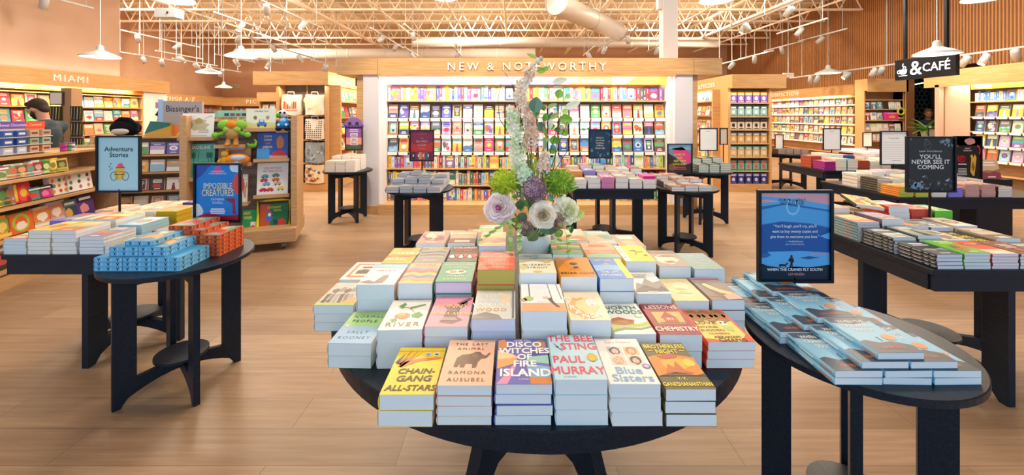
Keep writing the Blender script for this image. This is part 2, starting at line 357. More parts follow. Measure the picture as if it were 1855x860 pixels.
# cover art in the unit square (0..1 across, 0..1 up); z is lifted a hair above the board
ZA, ZB, ZC, ZD = .0003, .0006, .0009, .0012
def T(g, txt, x, y, s, col, z=ZC, align='CENTER', bold=.0, shear=0, sx=None, asp=1.5, space=1.0):
    # s = letter height as a share of the cover's height; sx keeps the letters' shape on a cover asp times taller than wide
    g.text(txt, x, y, s * 1.38, col, z, align, bold, shear, (sx or 1) * asp, 0, space)
def bars(g, x, y, wd, n, h, col, z=ZB, gap=2.0, rnd=3):
    rr = random.Random(rnd)
    for i in range(n):
        L = wd * rr.uniform(.65, 1); g.rect(x - L / 2, y - i * h * gap, x + L / 2, y - i * h * gap + h, col, z)
def generic(kind, c2, c3, c4='#f6f1e4', seed=1):
    def art(g):
        rr = random.Random(seed)
        if kind == 'bands':
            g.rect(0, .0, 1, .36, c2, ZA); g.rect(0, .68, 1, .86, c3, ZA); bars(g, .5, .76, .7, 1, .05, c4, ZB)
            bars(g, .5, .16, .6, 2, .05, c4, ZB, rnd=seed)
        elif kind == 'circle':
            g.disc(.5, .48, .3, c2, ZA, 20, .2); g.disc(.5, .48, .18, c3, ZB, 16, .12); bars(g, .5, .84, .76, 2, .055, c4, ZB, rnd=seed); bars(g, .5, .1, .6, 1, .05, c4, ZB)
        elif kind == 'land':
            g.poly([(0, 0), (1, 0), (1, .3), (.7, .4), (.4, .28), (.15, .36), (0, .3)], c2, ZA); g.poly([(0, .36), (.3, .46), (.62, .42), (1, .52), (1, .3), (.7, .4), (.4, .28), (.15, .36), (0, .3)], c3, ZA)
            bars(g, .5, .82, .78, 2, .065, c4, ZB, rnd=seed); bars(g, .5, .08, .55, 1, .045, c4, ZC)
        elif kind == 'blob':
            for i in range(5): g.blob(rr.uniform(.2, .8), rr.uniform(.2, .62), rr.uniform(.12, .24), (c2, c3)[i % 2], ZA + i * .00004, 12, seed + i, None, .7)
            bars(g, .5, .84, .8, 2, .06, c4, ZC, rnd=seed); bars(g, .5, .07, .5, 1, .045, c4, ZC)
        elif kind == 'frame':
            g.rect(.1, .08, .9, .92, c2, ZA); g.rect(.16, .12, .84, .88, c3, ZB); bars(g, .5, .68, .5, 3, .055, c4, ZC, rnd=seed); g.disc(.5, .3, .14, c2, ZC, 14, .1)
        elif kind == 'lines':
            bars(g, .5, .82, .8, 3, .075, c2, ZA, 1.5, seed); g.blob(.5, .34, .3, c3, ZA, 16, seed, .17, .5); bars(g, .5, .08, .6, 1, .05, c2, ZB)
        elif kind == 'figure':
            g.rect(0, .62, 1, 1, c2, ZA); g.poly([(.36, 0), (.66, 0), (.6, .36), (.57, .42), (.44, .42), (.4, .36)], c3, ZB); g.disc(.51, .49, .09, c3, ZB, 14, .07)
            bars(g, .5, .8, .74, 2, .06, c4, ZC, rnd=seed)
    return art
KINDS = ['bands', 'circle', 'land', 'blob', 'frame', 'lines', 'figure']

# ---------------------------------------------------------------- plank-leg tables
def plank_leg_cross(root, rl, ang, ztop, lw=.095, th=.03, shelf=True, arch=.11, m='black'):
    """two upright frames of flat planks crossing under the top; each leg is a plank with a foot that flares into a low arch"""
    for k in range(2):
        a = ang + k * math.pi / 2
        for s in (0, 1):
            g = G(); b = a + s * math.pi
            g.M = Matrix.Rotation(b, 4, 'Z') @ Matrix.Rotation(R(90), 4, 'X')
            g.prism([(rl, 0), (rl, ztop), (rl - lw, ztop), (rl - lw, .02 + arch * 1.25), (rl - lw, .02 + arch * .6), (rl - lw * .55, .03), (rl - lw * .35, 0)], -th / 2, th / 2, '#111')
            g.build('leg', m, root, False, .002)
        # arched foot rail and a top rail joining both legs
        z1 = .02; L = rl - lw * .5; h = .085 if rl < .4 else .10
        n = 10; up = [(-L + 2 * L * i / n, .125 + (.035 if rl < .4 else .05) * (1 - abs(2 * i / n - 1)) ) for i in range(n + 1)]
        dn = [(x, max(.03, z - h + .055 * (abs(2 * i / n - 1) ** 2) * 0 - .0)) for i, (x, z) in enumerate(up)]
        dn = [(x, .035 + (up[n // 2][1] - .06 - .035) * (1 - (abs(2 * i / n - 1)) ** 2)) for i, (x, z) in enumerate(up)]
        g = G(); g.M = Matrix.Rotation(a, 4, 'Z') @ Matrix.Rotation(R(90), 4, 'X')
        g.prism(up + dn[::-1], -th / 2 * .92, th / 2 * .92, '#111'); g.build('foot_rail', m, root)
        g = G(); g.M = Matrix.Rotation(a, 4, 'Z'); g.box(-rl + lw, rl - lw, -th / 2, th / 2, ztop - .075, ztop, '#111'); g.build('top_rail', m, root)
    if shelf:
        g = G(); g.lathe([(.001, .165), (.125 if rl < .4 else .14, .165), (.125 if rl < .4 else .14, .18), (.001, .18)], '#111', 28, cap=False); g.build('foot_disc', m, root)
TH = .72
def round_table(x, y, r, label, ang=R(53), rl=None, group=None):
    o = thing('round_display_table', label, 'table', (x, y, 0), 0, group)
    g = G(); g.lathe([(r - .012, TH - .028), (r, TH - .022), (r, TH - .003), (r - .003, TH)], '#111', 64); g.build('tabletop', 'black', o)
    plank_leg_cross(o, rl or r - .07, ang, TH - .03); return o
def square_table(x, y, hx, hy, label, ang=0, group=None, rl=None, apr=.085):
    o = thing('square_display_table', label, 'table', (x, y, 0), 0, group)
    g = G(); g.box(-hx, hx, -hy, hy, TH - .028, TH, '#111'); g.build('tabletop', 'black', o, False, .003)
    for (ax0, ax1, ay0, ay1) in ((-hx + .02, hx - .02, -hy + .012, -hy + .04), (-hx + .02, hx - .02, hy - .04, hy - .012), (-hx + .012, -hx + .04, -hy + .04, hy - .04), (hx - .04, hx - .012, -hy + .04, hy - .04)):
        g = G(); g.box(ax0, ax1, ay0, ay1, TH - .028 - apr, TH - .029, '#111'); g.build('apron', 'black', o)
    plank_leg_cross(o, (rl or min(hx, hy) - .0), ang, TH - .03, .12, .04, True, .13); return o

# ---------------------------------------------------------------- sign stands
def sign(name, label, x, y, zc, w, h, art, zbase, rz=0, tilt=0, back='#f5f3ee', pole=True, base=True, group=None, asp=None, hood=None):
    """framed card on a thin pole; (x, y) is where the pole stands, zc the middle of the card"""
    o = thing(name, label, 'sign', (x, y, zbase), rz, group); b = .012
    f = G(); z0 = zc - h / 2 - zbase; z1 = zc + h / 2 - zbase
    for (a0, a1, c0, c1) in ((-w / 2, w / 2, z1 - b, z1), (-w / 2, w / 2, z0, z0 + b), (-w / 2, -w / 2 + b, z0 + b, z1 - b), (w / 2 - b, w / 2, z0 + b, z1 - b)):
        f.box(a0, a1, -.012, .006, c0, c1)
    f.box(-w / 2 + b, w / 2 - b, .001, .006, z0 + b, z1 - b); f.build('sign_frame', 'frame', o)
    c = G(); iw, ih = w - 2 * b, h - 2 * b
    c.M = Matrix.Translation((-iw / 2, -.0015, z0 + b)) @ Matrix.Rotation(R(90), 4, 'X') @ Matrix.Diagonal((iw, ih, 1, 1))
    c.rect(0, 0, 1, 1, back, 0); art(c); c.build('printed_card', 'print', o)
    if pole: p = G(); p.tube([(0, .004, .004), (0, .004, z0 + .02)], .007, '#222', 8); p.build('pole', 'frame', o, True)
    if base: p = G(); p.box(-.07, .07, -.05, .05, 0, .006); p.build('base_plate', 'frame', o)
    return o
# ---------------------------------------------------------------- front table: covers
def a_chain(g):
    g.rect(0, .9, 1, .915, '#c9a51c', ZA)
    for (x0, y0, x1, y1, w, c) in ((.12, .6, .3, .95, .07, '#e8672c'), (.2, .58, .44, .93, .06, '#e2572a'), (.16, .55, .55, .9, .05, '#f08a3c'), (.08, .62, .17, .86, .06, '#26231f'), (.14, .6, .3, .8, .05, '#26231f'), (.05, .64, .1, .78, .04, '#26231f')):
        g.poly([(x0 - w / 2, y0), (x0 + w / 2, y0 - .02), (x1, y1)], c, ZB)
    g.poly([(.12, .55), (.2, .53), (.5, .66), (.95, .72), (.95, .76), (.5, .73), (.2, .64)], '#e8863a', ZB)
    g.disc(.66, .82, .065, '#e9e4ee', ZC, 16, .045); g.disc(.66, .82, .045, '#8a93c9', ZD, 14, .03); g.disc(.84, .82, .065, '#f3f0ea', ZC, 16, .045); g.blob(.84, .82, .04, '#4b4a78', ZD, 10, 2, .02)
    for s, y, k in (('CHAIN-', .4, .105), ('GANG', .245, .115), ('ALL-STARS', .07, .105)): T(g, s, .53, y, k, '#4a3a1e', ZC, bold=.04, sx=1.0 if len(s) < 7 else .92, shear=.12)
def a_last(g):
    T(g, 'THE LAST', .5, .86, .062, '#6e5340', sx=1.0, space=1.35); T(g, 'ANIMAL', .5, .75, .062, '#6e5340', sx=1.0, space=1.35)
    e = '#7c604c'
    g.poly([(.22, .45), (.24, .56), (.34, .64), (.5, .65), (.6, .7), (.7, .7), (.76, .64), (.83, .62), (.9, .69), (.92, .66), (.84, .56), (.74, .55), (.68, .47), (.66, .36), (.58, .35), (.57, .44), (.44, .44), (.42, .36), (.33, .36), (.33, .45), (.28, .36), (.21, .37)], e, ZB)
    g.blob(.61, .62, .07, '#8d705a', ZC, 10, 4, .055)
    T(g, 'RAMONA', .5, .22, .066, '#6e5340', sx=1.05, space=1.3); T(g, 'AUSUBEL', .5, .08, .066, '#6e5340', sx=1.05, space=1.3)
def a_disco(g):
    for (p, c) in (([(0, 0), (.2, 0), (.34, .3), (.4, .5)], '#e9a0c0'), ([(.2, 0), (.62, 0), (.5, .45), (.34, .3)], '#7b78c4'), ([(.62, 0), (1, 0), (1, .12), (.6, .14)], '#dd8a4a'), ([(.6, .14), (1, .12), (1, .34), (.55, .42)], '#8cb8e0'),
                   ([(0, .5), (.4, .55), (.36, .42), (0, .3)], '#f0b070'), ([(0, .72), (.3, .62), (.4, .55), (0, .5)], '#f6d9a8'), ([(0, .95), (.12, 1), (.22, .8), (.1, .72), (0, .76)], '#e9985a'), ([(.55, .46), (1, .4), (1, .6), (.6, .56)], '#a6d8c4'),
                   ([(.72, .84), (.86, .98), (.98, .92), (.96, .76), (.8, .72)], '#c98a5c'), ([(.6, .56), (1, .62), (1, .72), (.66, .66)], '#5f5aae')): g.poly(p, c, ZA)
    T(g, 'BLAIR FELL', .5, .93, .035, '#ffffff')
    for s, y, k in (('DISCO', .79, .13), ('WITCHES', .64, .125), ('OF', .5, .12), ('FIRE', .345, .13), ('ISLAND', .15, .15)): T(g, s, .53, y, k, '#ffffff', ZC, bold=.045, sx=.92)
    T(g, 'A NOVEL', .5, .08, .022, '#ffffff')
def a_bee(g):
    c = '#e0566a'
    for s, x, y in (('THE BEE', .48, .84), ('STING', .62, .64), ('PAUL', .34, .34), ('MURRAY', .47, .11)): T(g, s, x, y, .155, c, ZB, bold=.03, sx=.86)
    g.disc(.84, .45, .12, '#f0c648', ZC, 20, .075); g.ring(.84, .45, .09, .02, '#caa032', ZD); g.line([(.1, .78), (.2, .66), (.26, .6)], .012, '#4a6a80', ZC); g.blob(.16, .7, .03, '#4a6a80', ZC, 8, 3, .02)
    T(g, 'A NOVEL', .3, .04, .03, '#5a9cc4')
def a_blue(g):
    T(g, 'Coco Mellors', .5, .885, .055, '#e3a488', ZB, sx=.95)
    for (x, y, bgc, hair) in ((.2, .6, '#d9d0cc', '#4a4358'), (.57, .6, '#f1c99c', '#c07a3c'), (.2, .38, '#f3d0bc', '#dca884'), (.57, .38, '#ead7cc', '#2e2a30')):
        g.rect(x, y, x + .33, y + .2, bgc, ZA); g.blob(x + .165, y + .1, .12, hair, ZB, 12, int(x * 9), .09); g.disc(x + .165, y + .085, .075, '#f0c3a4', ZC, 14, .06)
        g.rect(x + .11, y + .1, x + .145, y + .107, '#5b4038', ZD); g.rect(x + .185, y + .1, x + .22, y + .107, '#5b4038', ZD); g.disc(x + .165, y + .055, .02, '#c05a50', ZD, 8, .009)
    T(g, 'Blue', .48, .2, .14, '#7fb0d8', ZB, bold=.03, sx=1.1); T(g, 'Sisters', .5, .05, .14, '#7fb0d8', ZB, bold=.03, sx=1.1); g.disc(.9, .35, .085, '#6a5fae', ZC, 18, .052); g.disc(.9, .35, .06, '#c8bfe8', ZD, 16, .035)
def a_night(g):
    T(g, 'BROTHERLESS', .5, .855, .1, '#f4e23c', bold=.03, sx=.72); T(g, 'NIGHT', .5, .735, .1, '#f4e23c', bold=.03, sx=.8)
    g.rect(.08, .8, .2, .81, '#f4e23c', ZC); g.rect(.8, .8, .92, .81, '#f4e23c', ZC)
    g.poly([(0, .25), (0, .66), (.3, .72), (.6, .71), (1, .64), (1, .25)], '#e58a2a', ZA); g.blob(.5, .5, .3, '#f2b43a', ZB, 16, 5, .14); g.poly([(.2, .68), (.5, .74), (.7, .7), (.6, .62), (.36, .6)], '#b95038', ZC)
    g.poly([(.2, .3), (.34, .5), (.44, .42), (.54, .56), (.64, .36), (.8, .3)], '#c26a24', ZC); g.disc(.82, .52, .13, '#f5d04c', ZC, 18, .085); g.poly([(0, .25), (.4, .32), (.8, .26), (1, .3), (1, .25)], '#5a4a2a', ZC)
    T(g, 'V. V.', .46, .17, .06, '#f4e23c', bold=.02, sx=.8); T(g, 'GANESHANANTHAN', .5, .05, .075, '#f4e23c', bold=.025, sx=.68)
def a_normal(g):
    g.rect(0, 0, 1, .5, '#a8cdee', ZA); T(g, 'NORMAL', .5, .78, .085, '#3c6a3a', space=1.3, sx=.9); T(g, 'PEOPLE', .47, .63, .085, '#3c6a3a', space=1.3, sx=.9)
    T(g, 'SALLY', .5, .28, .085, '#37608c', ZB, space=1.3, sx=.9); T(g, 'ROONEY', .5, .12, .085, '#37608c', ZB, space=1.3, sx=.9); g.disc(.12, .52, .05, '#f2e4ea', ZC, 12, .03)
def a_river(g):
    g.blob(.42, .43, .19, '#ec8a42', ZB, 18, 3, .1, .25); g.blob(.38, .46, .1, '#f4b06a', ZC, 12, 5, .05); g.poly([(.62, .46), (.78, .56), (.92, .44), (.8, .34), (.66, .38)], '#5a9a48', ZB); g.poly([(.22, .76), (.34, .9), (.4, .82), (.34, .68)], '#6f9c54', ZB)
    g.poly([(.5, .72), (.86, .84), (.9, .79), (.56, .66)], '#7ba468', ZB); g.poly([(.16, .32), (.3, .36), (.34, .27), (.24, .22)], '#6aa24e', ZB); g.line([(.3, .7), (.46, .72), (.6, .62), (.7, .5)], .012, '#7a8a54', ZC)
    T(g, 'RIVER', .5, .1, .13, '#8a7d5c', sx=1.0, space=1.2); T(g, 'a novel', .66, .05, .03, '#8a7d5c')
def a_bunny(g):
    d = '#8c6a66'
    g.poly([(.3, .12), (.62, .08), (.86, .2), (.7, .3), (.72, .56), (.88, .7), (.86, .86), (.72, .78), (.62, .68), (.48, .7), (.26, .64), (.4, .56), (.36, .3)], d, ZA); g.poly([(.6, .76), (.9, .98), (.98, .94), (.76, .72)], d, ZA)
    T(g, 'BUNNY', .5, .6, .12, '#f2e08c', ZC, bold=.015, sx=.95, shear=.15); T(g, 'MONA AWAD', .52, .36, .09, '#f2e08c', ZC, bold=.012, sx=.88, shear=.15); T(g, 'A NOVEL', .5, .5, .035, '#f6e6ea', ZC)
    bars(g, .5, .24, .5, 2, .02, '#f6e6ea', ZC, 2.2)
def a_wood(g):
    g.poly([(0, 1), (.45, 1), (.8, .5), (1, .2), (1, 0), (.5, 0), (0, .3)], '#d5d9d6', ZA); g.poly([(.55, .95), (.9, .8), (.86, .4), (.66, .55)], '#e9d5bb', ZB); g.poly([(0, 0), (0, .1), (.3, .22), (.62, .12), (.7, 0)], '#9a948c', ZB)
    for s, y in (('THE', .72), ('BEING', .57), ('VAN DER', .42), ('WOOD', .25)): T(g, s, .42, y, .11, '#f5f2ea', ZC, bold=.012, sx=.9, space=1.15)
    T(g, 'WOOD', .425, .245, .11, '#d9a24c', ZC + .0001, bold=.008, sx=.9, space=1.15); g.rect(.92, .02, .97, .98, '#7c7f94', ZC)
def a_window(g):
    g.rect(0, 0, 1, .27, '#e8b48e', ZA); g.rect(.18, .38, .21, 1, '#7d7e86', ZB); g.poly([(.72, .3), (.74, .34), (.68, 1), (.66, 1)], '#7d7e86', ZB); g.poly([(.94, .4), (.96, .4), (.9, 1), (.88, 1)], '#7d7e86', ZB)
    for i in range(7): g.rect(.26, .5 + i * .065, .64, .506 + i * .065, '#d2d4da', ZB)
    g.blob(.16, .42, .12, '#b9cf7c', ZC, 14, 5, .08); g.blob(.06, .38, .07, '#d6b06c', ZC, 12, 3, .06); g.poly([(.62, .42), (.7, .46), (.76, .3), (.88, .12), (.8, .14), (.68, .3)], '#7c6a5c', ZC); g.blob(.58, .46, .08, '#f3c4ba', ZB, 12, 2, .05); g.rect(.36, .3, .7, .315, '#f5e6d6', ZB)
def a_miranda(g):
    g.blob(.4, .42, .36, '#f0b268', ZA, 18, 7, .36, .3); g.blob(.55, .45, .28, '#f6d29a', ZB, 16, 2, .3, .4); g.blob(.68, .58, .13, '#f4efe8', ZC, 14, 3, .16); g.rect(.62, .6, .67, .615, '#a08a86', ZD); g.rect(.7, .6, .75, .615, '#a08a86', ZD); g.blob(.69, .5, .04, '#c6b4ae', ZD, 8, 2, .04)
    for i, ch in enumerate('MIRANDA'): T(g, ch, .06 + [.0, .02, .08, .2, .36, .53, .7][i], [.66, .5, .34, .18, .06, .06, .1][i], [.13, .13, .15, .16, .16, .16, .13][i], '#fffaf0', ZC, bold=.025, sx=.9)
def a_north(g):
    T(g, 'KAREN', .45, .92, .03, '#6a8a84'); T(g, 'NORTH', .46, .78, .12, '#4c7a74', bold=.03, sx=1.02); T(g, 'WOODS', .5, .63, .12, '#4c7a74', bold=.03, sx=1.02)
    g.poly([(0, .3), (.08, .46), (.3, .52), (.5, .44), (.66, .42), (.6, .3), (.3, .26)], '#b9764a', ZB); g.poly([(.1, .38), (.4, .42), (.56, .38), (.4, .33)], '#d29a64', ZC); g.poly([(0, .1), (.3, .22), (.7, .2), (1, .27), (1, .38), (.7, .3), (.3, .3), (0, .27)], '#b2c24c', ZA); g.poly([(0, .1), (.3, .2), (.7, .17), (1, .24), (1, .19), (.7, .12), (.3, .13), (0, .05)], '#7c9a3c', ZB)
    g.disc(.84, .56, .11, '#a6cf9a', ZC, 20, .07); g.disc(.84, .56, .075, '#d9ecd0', ZD, 16, .045)
def a_lessons(g):
    T(g, 'LESSONS', .5, .82, .12, '#f3e6dc', bold=.03, sx=.86); g.poly([(.16, .32), (.84, .32), (.9, .72), (.16, .72)], '#d6b264', ZA); g.poly([(.3, .5), (.52, .72), (.74, .5)], '#a83a34', ZB); g.rect(.36, .36, .7, .52, '#b8503e', ZC); T(g, 'IN', .52, .43, .085, '#f4eadc', ZD, bold=.02)
    g.rect(.2, .34, .84, .37, '#8c7a3c', ZB); T(g, 'CHEMISTRY', .5, .1, .13, '#fbf3ec', bold=.03, sx=.74); bars(g, .5, .94, .6, 1, .02, '#d9b0a8', ZC)
def a_love(g):
    for i in range(3):
        x = .22 + i * .29
        g.ring(x, .86, .15, .075, '#8a6a2c', ZB, 22)
        g.ring(x, .73, .15, .075, '#8a6a2c', ZB, 22)
    g.poly([(.0, .1), (.1, .66), (.94, .62), (.94, .2), (.7, .0)], '#f2d873', ZA); T(g, 'LOVE', .3, .52, .1, '#4a4020', ZC, bold=.02); T(g, 'DIVINE', .28, .4, .07, '#4a4020', ZC, bold=.012); T(g, 'SUDDEN', .32, .3, .065, '#4a4020', ZC, bold=.012); T(g, 'NUMBERS', .4, .21, .05, '#b5522a', ZC, bold=.012)
    g.disc(.7, .55, .1, '#f6f0dc', ZC, 16, .075); g.disc(.66, .56, .03, '#3a3a34', ZD, 10, .03); g.disc(.76, .56, .03, '#3a3a34', ZD, 10, .03); g.poly([(.62, .44), (.84, .46), (.8, .3), (.66, .32)], '#b8cf62', ZC)
    T(g, 'ABRAHAM', .5, .1, .07, '#4a3414', ZD, bold=.015, sx=.85); T(g, 'CHANG', .56, .01, .085, '#4a3414', ZD, bold=.022, sx=.95)
def a_fire(g):
    g.rect(0, .8, 1, 1, '#8cc4d6', ZA); T(g, 'A NOVEL IN STORIES', .5, .88, .05, '#f2fafc', sx=.75); T(g, "FIRE'S BITE", .5, .62, .075, '#d8664e', bold=.01, sx=.8); g.poly([(0, .1), (.22, .2), (.4, .12), (.52, .42), (.66, .46), (.7, .3), (.64, .08), (.3, .04)], '#8a847e', ZB)
def a_wave(g):
    for (y, c) in ((.08, '#e8a05c'), (.22, '#7c86b8'), (.34, '#f2c06c'), (.48, '#d9705c'), (.6, '#8a90c4'), (.7, '#f0a86c')): g.poly([(0, y), (.25, y + .08), (.5, y), (.75, y + .07), (1, y), (1, y + .12), (.75, y + .2), (.5, y + .11), (.25, y + .18), (0, y + .1)], c, ZA + y * .0003)
    T(g, 'CLAIRE', .5, .86, .09, '#9a5a4c', ZD, space=1.2)
def a_green(g):
    for s, y in (('NONFICTION', .8), ('A NOVEL', .66)): T(g, s, .5, y, .075, '#cfe8dc', space=1.2, sx=.75)
    g.blob(.5, .46, .3, '#f0e2d0', ZB, 16, 4, .11); g.blob(.4, .46, .1, '#dc8a6c', ZC, 12, 2, .07); g.blob(.62, .48, .08, '#7c5c54', ZC, 12, 6, .05)
    for s, y in (('MARISA', .22), ('KASHINO', .08)): T(g, s, .5, y, .075, '#cfe8dc', space=1.2, sx=.8)
def a_atlas(g):
    g.poly([(.3, .95), (.6, 1), (1, .84), (1, .7), (.6, .9)], '#9c4034', ZA)
    for s, y in (('THE', .8), ('KINGDOM AND', .62), ('EMBERS', .44), ('CARO CLAIRE', .22)): T(g, s, .5, y, .085, '#f6d0b0', space=1.2, sx=.72)
    bars(g, .5, .1, .6, 1, .03, '#f6d0b0')
def a_tell(g):
    g.rect(0, .66, 1, 1, '#a3b2b4', ZA); T(g, 'TELL ME', .36, .84, .075, '#51616a', sx=.8); T(g, 'EVERYTHING', .66, .72, .075, '#45545c', sx=.72); T(g, 'ELIZABETH', .5, .36, .08, '#4d4a40', space=1.15, sx=.85); T(g, 'STROUT', .5, .22, .08, '#4d4a40', space=1.15, sx=.85)
    g.poly([(0, .5), (.4, .62), (.7, .56), (1, .62), (1, .66), (0, .66)], '#c2bca0', ZB); g.blob(.8, .56, .12, '#ecc24c', ZC, 12, 3, .05); g.blob(.5, .06, .12, '#ecc860', ZB, 12, 3, .05); g.blob(.1, .3, .1, '#d8d29a', ZB, 12, 6, .14)
def a_beike(g):
    g.poly([(0, .4), (0, 1), (.6, 1), (.3, .8)], '#b5783a', ZA); g.disc(.5, .64, .12, '#1c1a18', ZB, 20, .06); g.poly([(.42, .44), (.48, .5), (.58, .5), (.62, .44), (.52, .4)], '#2a2420', ZB); T(g, 'A NOVEL', .5, .33, .04, '#5a3414'); T(g, 'BRIAR CLUB', .5, .12, .1, '#4a2c14', bold=.008, space=1.1, sx=.78); T(g, 'THE', .5, .88, .06, '#5a3414')
def a_sea(g):
    g.rect(.8, 0, 1, 1, '#f0d24c', ZA); g.poly([(0, .34), (.4, .42), (.8, .36), (.8, .62), (.4, .7), (0, .64)], '#7fb6e6', ZA); g.poly([(.3, .68), (.42, .78), (.54, .76), (.6, .7)], '#c29a72', ZB)
    T(g, 'MATT HAIG', .4, .88, .07, '#eef4fa', sx=.75); T(g, 'THE LIFE', .4, .26, .085, '#ffffff', bold=.012, sx=.8); T(g, 'IMPOSSIBLE', .4, .12, .085, '#ffffff', bold=.012, sx=.68)
def a_peak(g):
    g.poly([(0, .1), (.2, .5), (.34, .42), (.56, .7), (.72, .5), (1, .6), (1, .1)], '#8c8480', ZA); g.poly([(.1, .2), (.4, .38), (.7, .2), (.9, .34), (1, .1), (0, .06)], '#5c5654', ZB); T(g, 'CHRONICLES', .4, .84, .06, '#6a6460', sx=.8); bars(g, .4, .76, .6, 2, .03, '#8a8480'); bars(g, .5, .06, .4, 1, .03, '#f2eee8', ZD)
def a_sand(g):
    g.blob(.5, .5, .4, '#e6d6a4', ZA, 18, 8, .36, .3); g.blob(.6, .66, .24, '#f0e6bf', ZB, 14, 2, .16); T(g, 'PLAY', .5, .36, .045, '#8a7c50'); T(g, 'GROUND', .5, .28, .05, '#8a7c50'); g.poly([(.3, .5), (.5, .56), (.7, .48), (.5, .46)], '#cdb878', ZC)
def a_face(g):
    g.poly([(.1, .75), (.42, .8), (.62, .5), (.7, .26), (1, .2), (1, 0), (.4, 0), (.3, .3)], '#6e645e', ZA); g.poly([(.2, .68), (.34, .74), (.62, .44), (.9, .3), (.8, .2), (.5, .3), (.3, .48)], '#e8c89a', ZB); g.poly([(.5, .0), (.52, .2), (.96, .28), (1, .04)], '#e2a69a', ZC); g.rect(0, .93, 1, 1, '#a77a96', ZB); T(g, 'YR DEAD', .3, .12, .05, '#c46a78', ZD)
def a_grid(g):
    for i in range(6): g.poly([(.1 + .14 * i, .05), (.2 + .14 * i, .02), (.16 + .12 * i, .5), (.06 + .12 * i, .46)], ('#6a6662', '#8d8884', '#b2aca6')[i % 3], ZA)
    for i in range(5): g.blob(.2 + .16 * i, .62 + .06 * (i % 2), .09, ('#7c7670', '#a09a94')[i % 2], ZB, 10, i, .1)
    g.rect(0, 0, 1, .1, '#b9d070', ZB); g.poly([(.6, .1), (1, .1), (1, .36), (.8, .3)], '#e9b874', ZC); T(g, 'HUM', .16, .14, .06, '#4a5a3a', ZD)
def a_round(g):
    g.rect(.12, .12, .88, .9, '#dd7a4c', ZA); g.rect(.2, .2, .8, .82, '#f2e0cc', ZB); g.poly([(.3, .3), (.76, .3), (.76, .5), (.5, .56), (.3, .5)], '#55504c', ZC); g.rect(.36, .62, .74, .72, '#4a6a7c', ZC)
def a_yell(g):
    T(g, 'PARABLE', .56, .56, .16, '#f8efd4', bold=.02, sx=.74, shear=.2); T(g, 'RULES', .4, .2, .15, '#f8efd4', bold=.02, sx=.8, shear=.2); g.poly([(0, .35), (.3, .44), (.7, .38), (1, .46), (1, .52), (0, .48)], '#c06a1c', ZB); bars(g, .5, .9, .6, 1, .04, '#9c6410')
def a_hands(g):
    for i in range(5): g.poly([(.05, .3 + .09 * i), (.7, .36 + .1 * i), (.95, .3 + .1 * i), (.9, .4 + .1 * i), (.6, .44 + .1 * i), (.05, .36 + .09 * i)], ('#a8a49c', '#76726c')[i % 2], ZA + i * .0001)
    T(g, 'BEARSKIN', .5, .86, .07, '#efe9dc', sx=.75); T(g, 'DISTANT', .5, .1, .07, '#f2ece2', ZD, sx=.75); g.rect(0, .92, 1, 1, '#c79c4c', ZB)
def a_red(g):
    T(g, 'COLORED', .5, .8, .12, '#f8f0ea', bold=.02, sx=.74); T(g, 'PEOPLE', .5, .6, .12, '#e9604e', bold=.02, sx=.74)
    for i in range(6): g.blob(.14 + .15 * i, .3 + .05 * (i % 2), .1, ('#f2e9e2', '#d9503e')[i % 2], ZB, 10, i, .1)
def a_scene(g):
    g.poly([(0, .1), (.4, .3), (.7, .22), (1, .34), (1, .6), (0, .56)], '#c06a44', ZA); g.poly([(.3, .3), (.8, .55), (1, .5), (1, .3), (.6, .2)], '#7c4a3a', ZB); g.rect(0, .86, 1, 1, '#7cb0a4', ZA); T(g, 'OUR HOLLOW', .5, .1, .07, '#f2dcb8', ZC, sx=.75); T(g, 'LEGACY', .5, .7, .09, '#fbe6c4', ZC, sx=.8)
def a_teal(g):
    for i, c in enumerate(('#d8683c', '#3c7c54', '#e0a05a', '#b9403a', '#5a9c6c')): g.poly([(0, .1 + .17 * i), (.5, .2 + .16 * i), (1, .12 + .17 * i), (1, .2 + .17 * i), (.5, .28 + .16 * i), (0, .18 + .17 * i)], c, ZA + i * .0001)
    T(g, 'MIGHTY', .5, .76, .09, '#f4e6c8', ZC, sx=.8)
def a_winter(g):
    g.poly([(0, .2), (.5, .3), (1, .22), (1, .5), (.5, .46), (0, .5)], '#c9744a', ZA); g.poly([(0, 0), (1, 0), (1, .18), (.5, .24), (0, .16)], '#7cae8c', ZA); T(g, 'Winter', .5, .3, .12, '#fbe4cc', ZC, sx=.9); bars(g, .5, .8, .7, 2, .05, '#e4573c')
def a_sun(g):
    g.rect(0, 0, .2, 1, '#f6efe4', ZA)
    for i, ch in enumerate('MARTYR!'): T(g, ch, .1, .84 - .13 * i, .09, '#c8443c', ZB, bold=.02)
    g.line([(.4, .62), (.56, .7), (.7, .56), (.86, .6)], .03, '#4a3c1c', ZB); g.line([(.56, .7), (.6, .5), (.5, .4)], .025, '#4a3c1c', ZB); g.blob(.84, .36, .08, '#4a3c1c', ZB, 8, 3, .05)
def a_woman(g):
    g.rect(0, .8, 1, 1, '#6c5a5c', ZA); g.blob(.46, .42, .36, '#e2cdb8', ZA, 16, 6, .28); g.poly([(.2, .6), (.5, .7), (.84, .6), (.6, .56)], '#7c6454', ZB); g.poly([(.3, .3), (.6, .34), (.7, .22), (.4, .2)], '#8a6a58', ZB); T(g, 'MADWOMAN', .5, .86, .07, '#e8dccc', sx=.72)
def a_sage(g):
    for i in range(5): T(g, ('THE', 'THOUSAND', 'AUTUMNS', 'A NOVEL', 'SEA')[i], .42, .76 - .15 * i, .07, '#cfe0e0', sx=.75)

BIG = 'big round table'
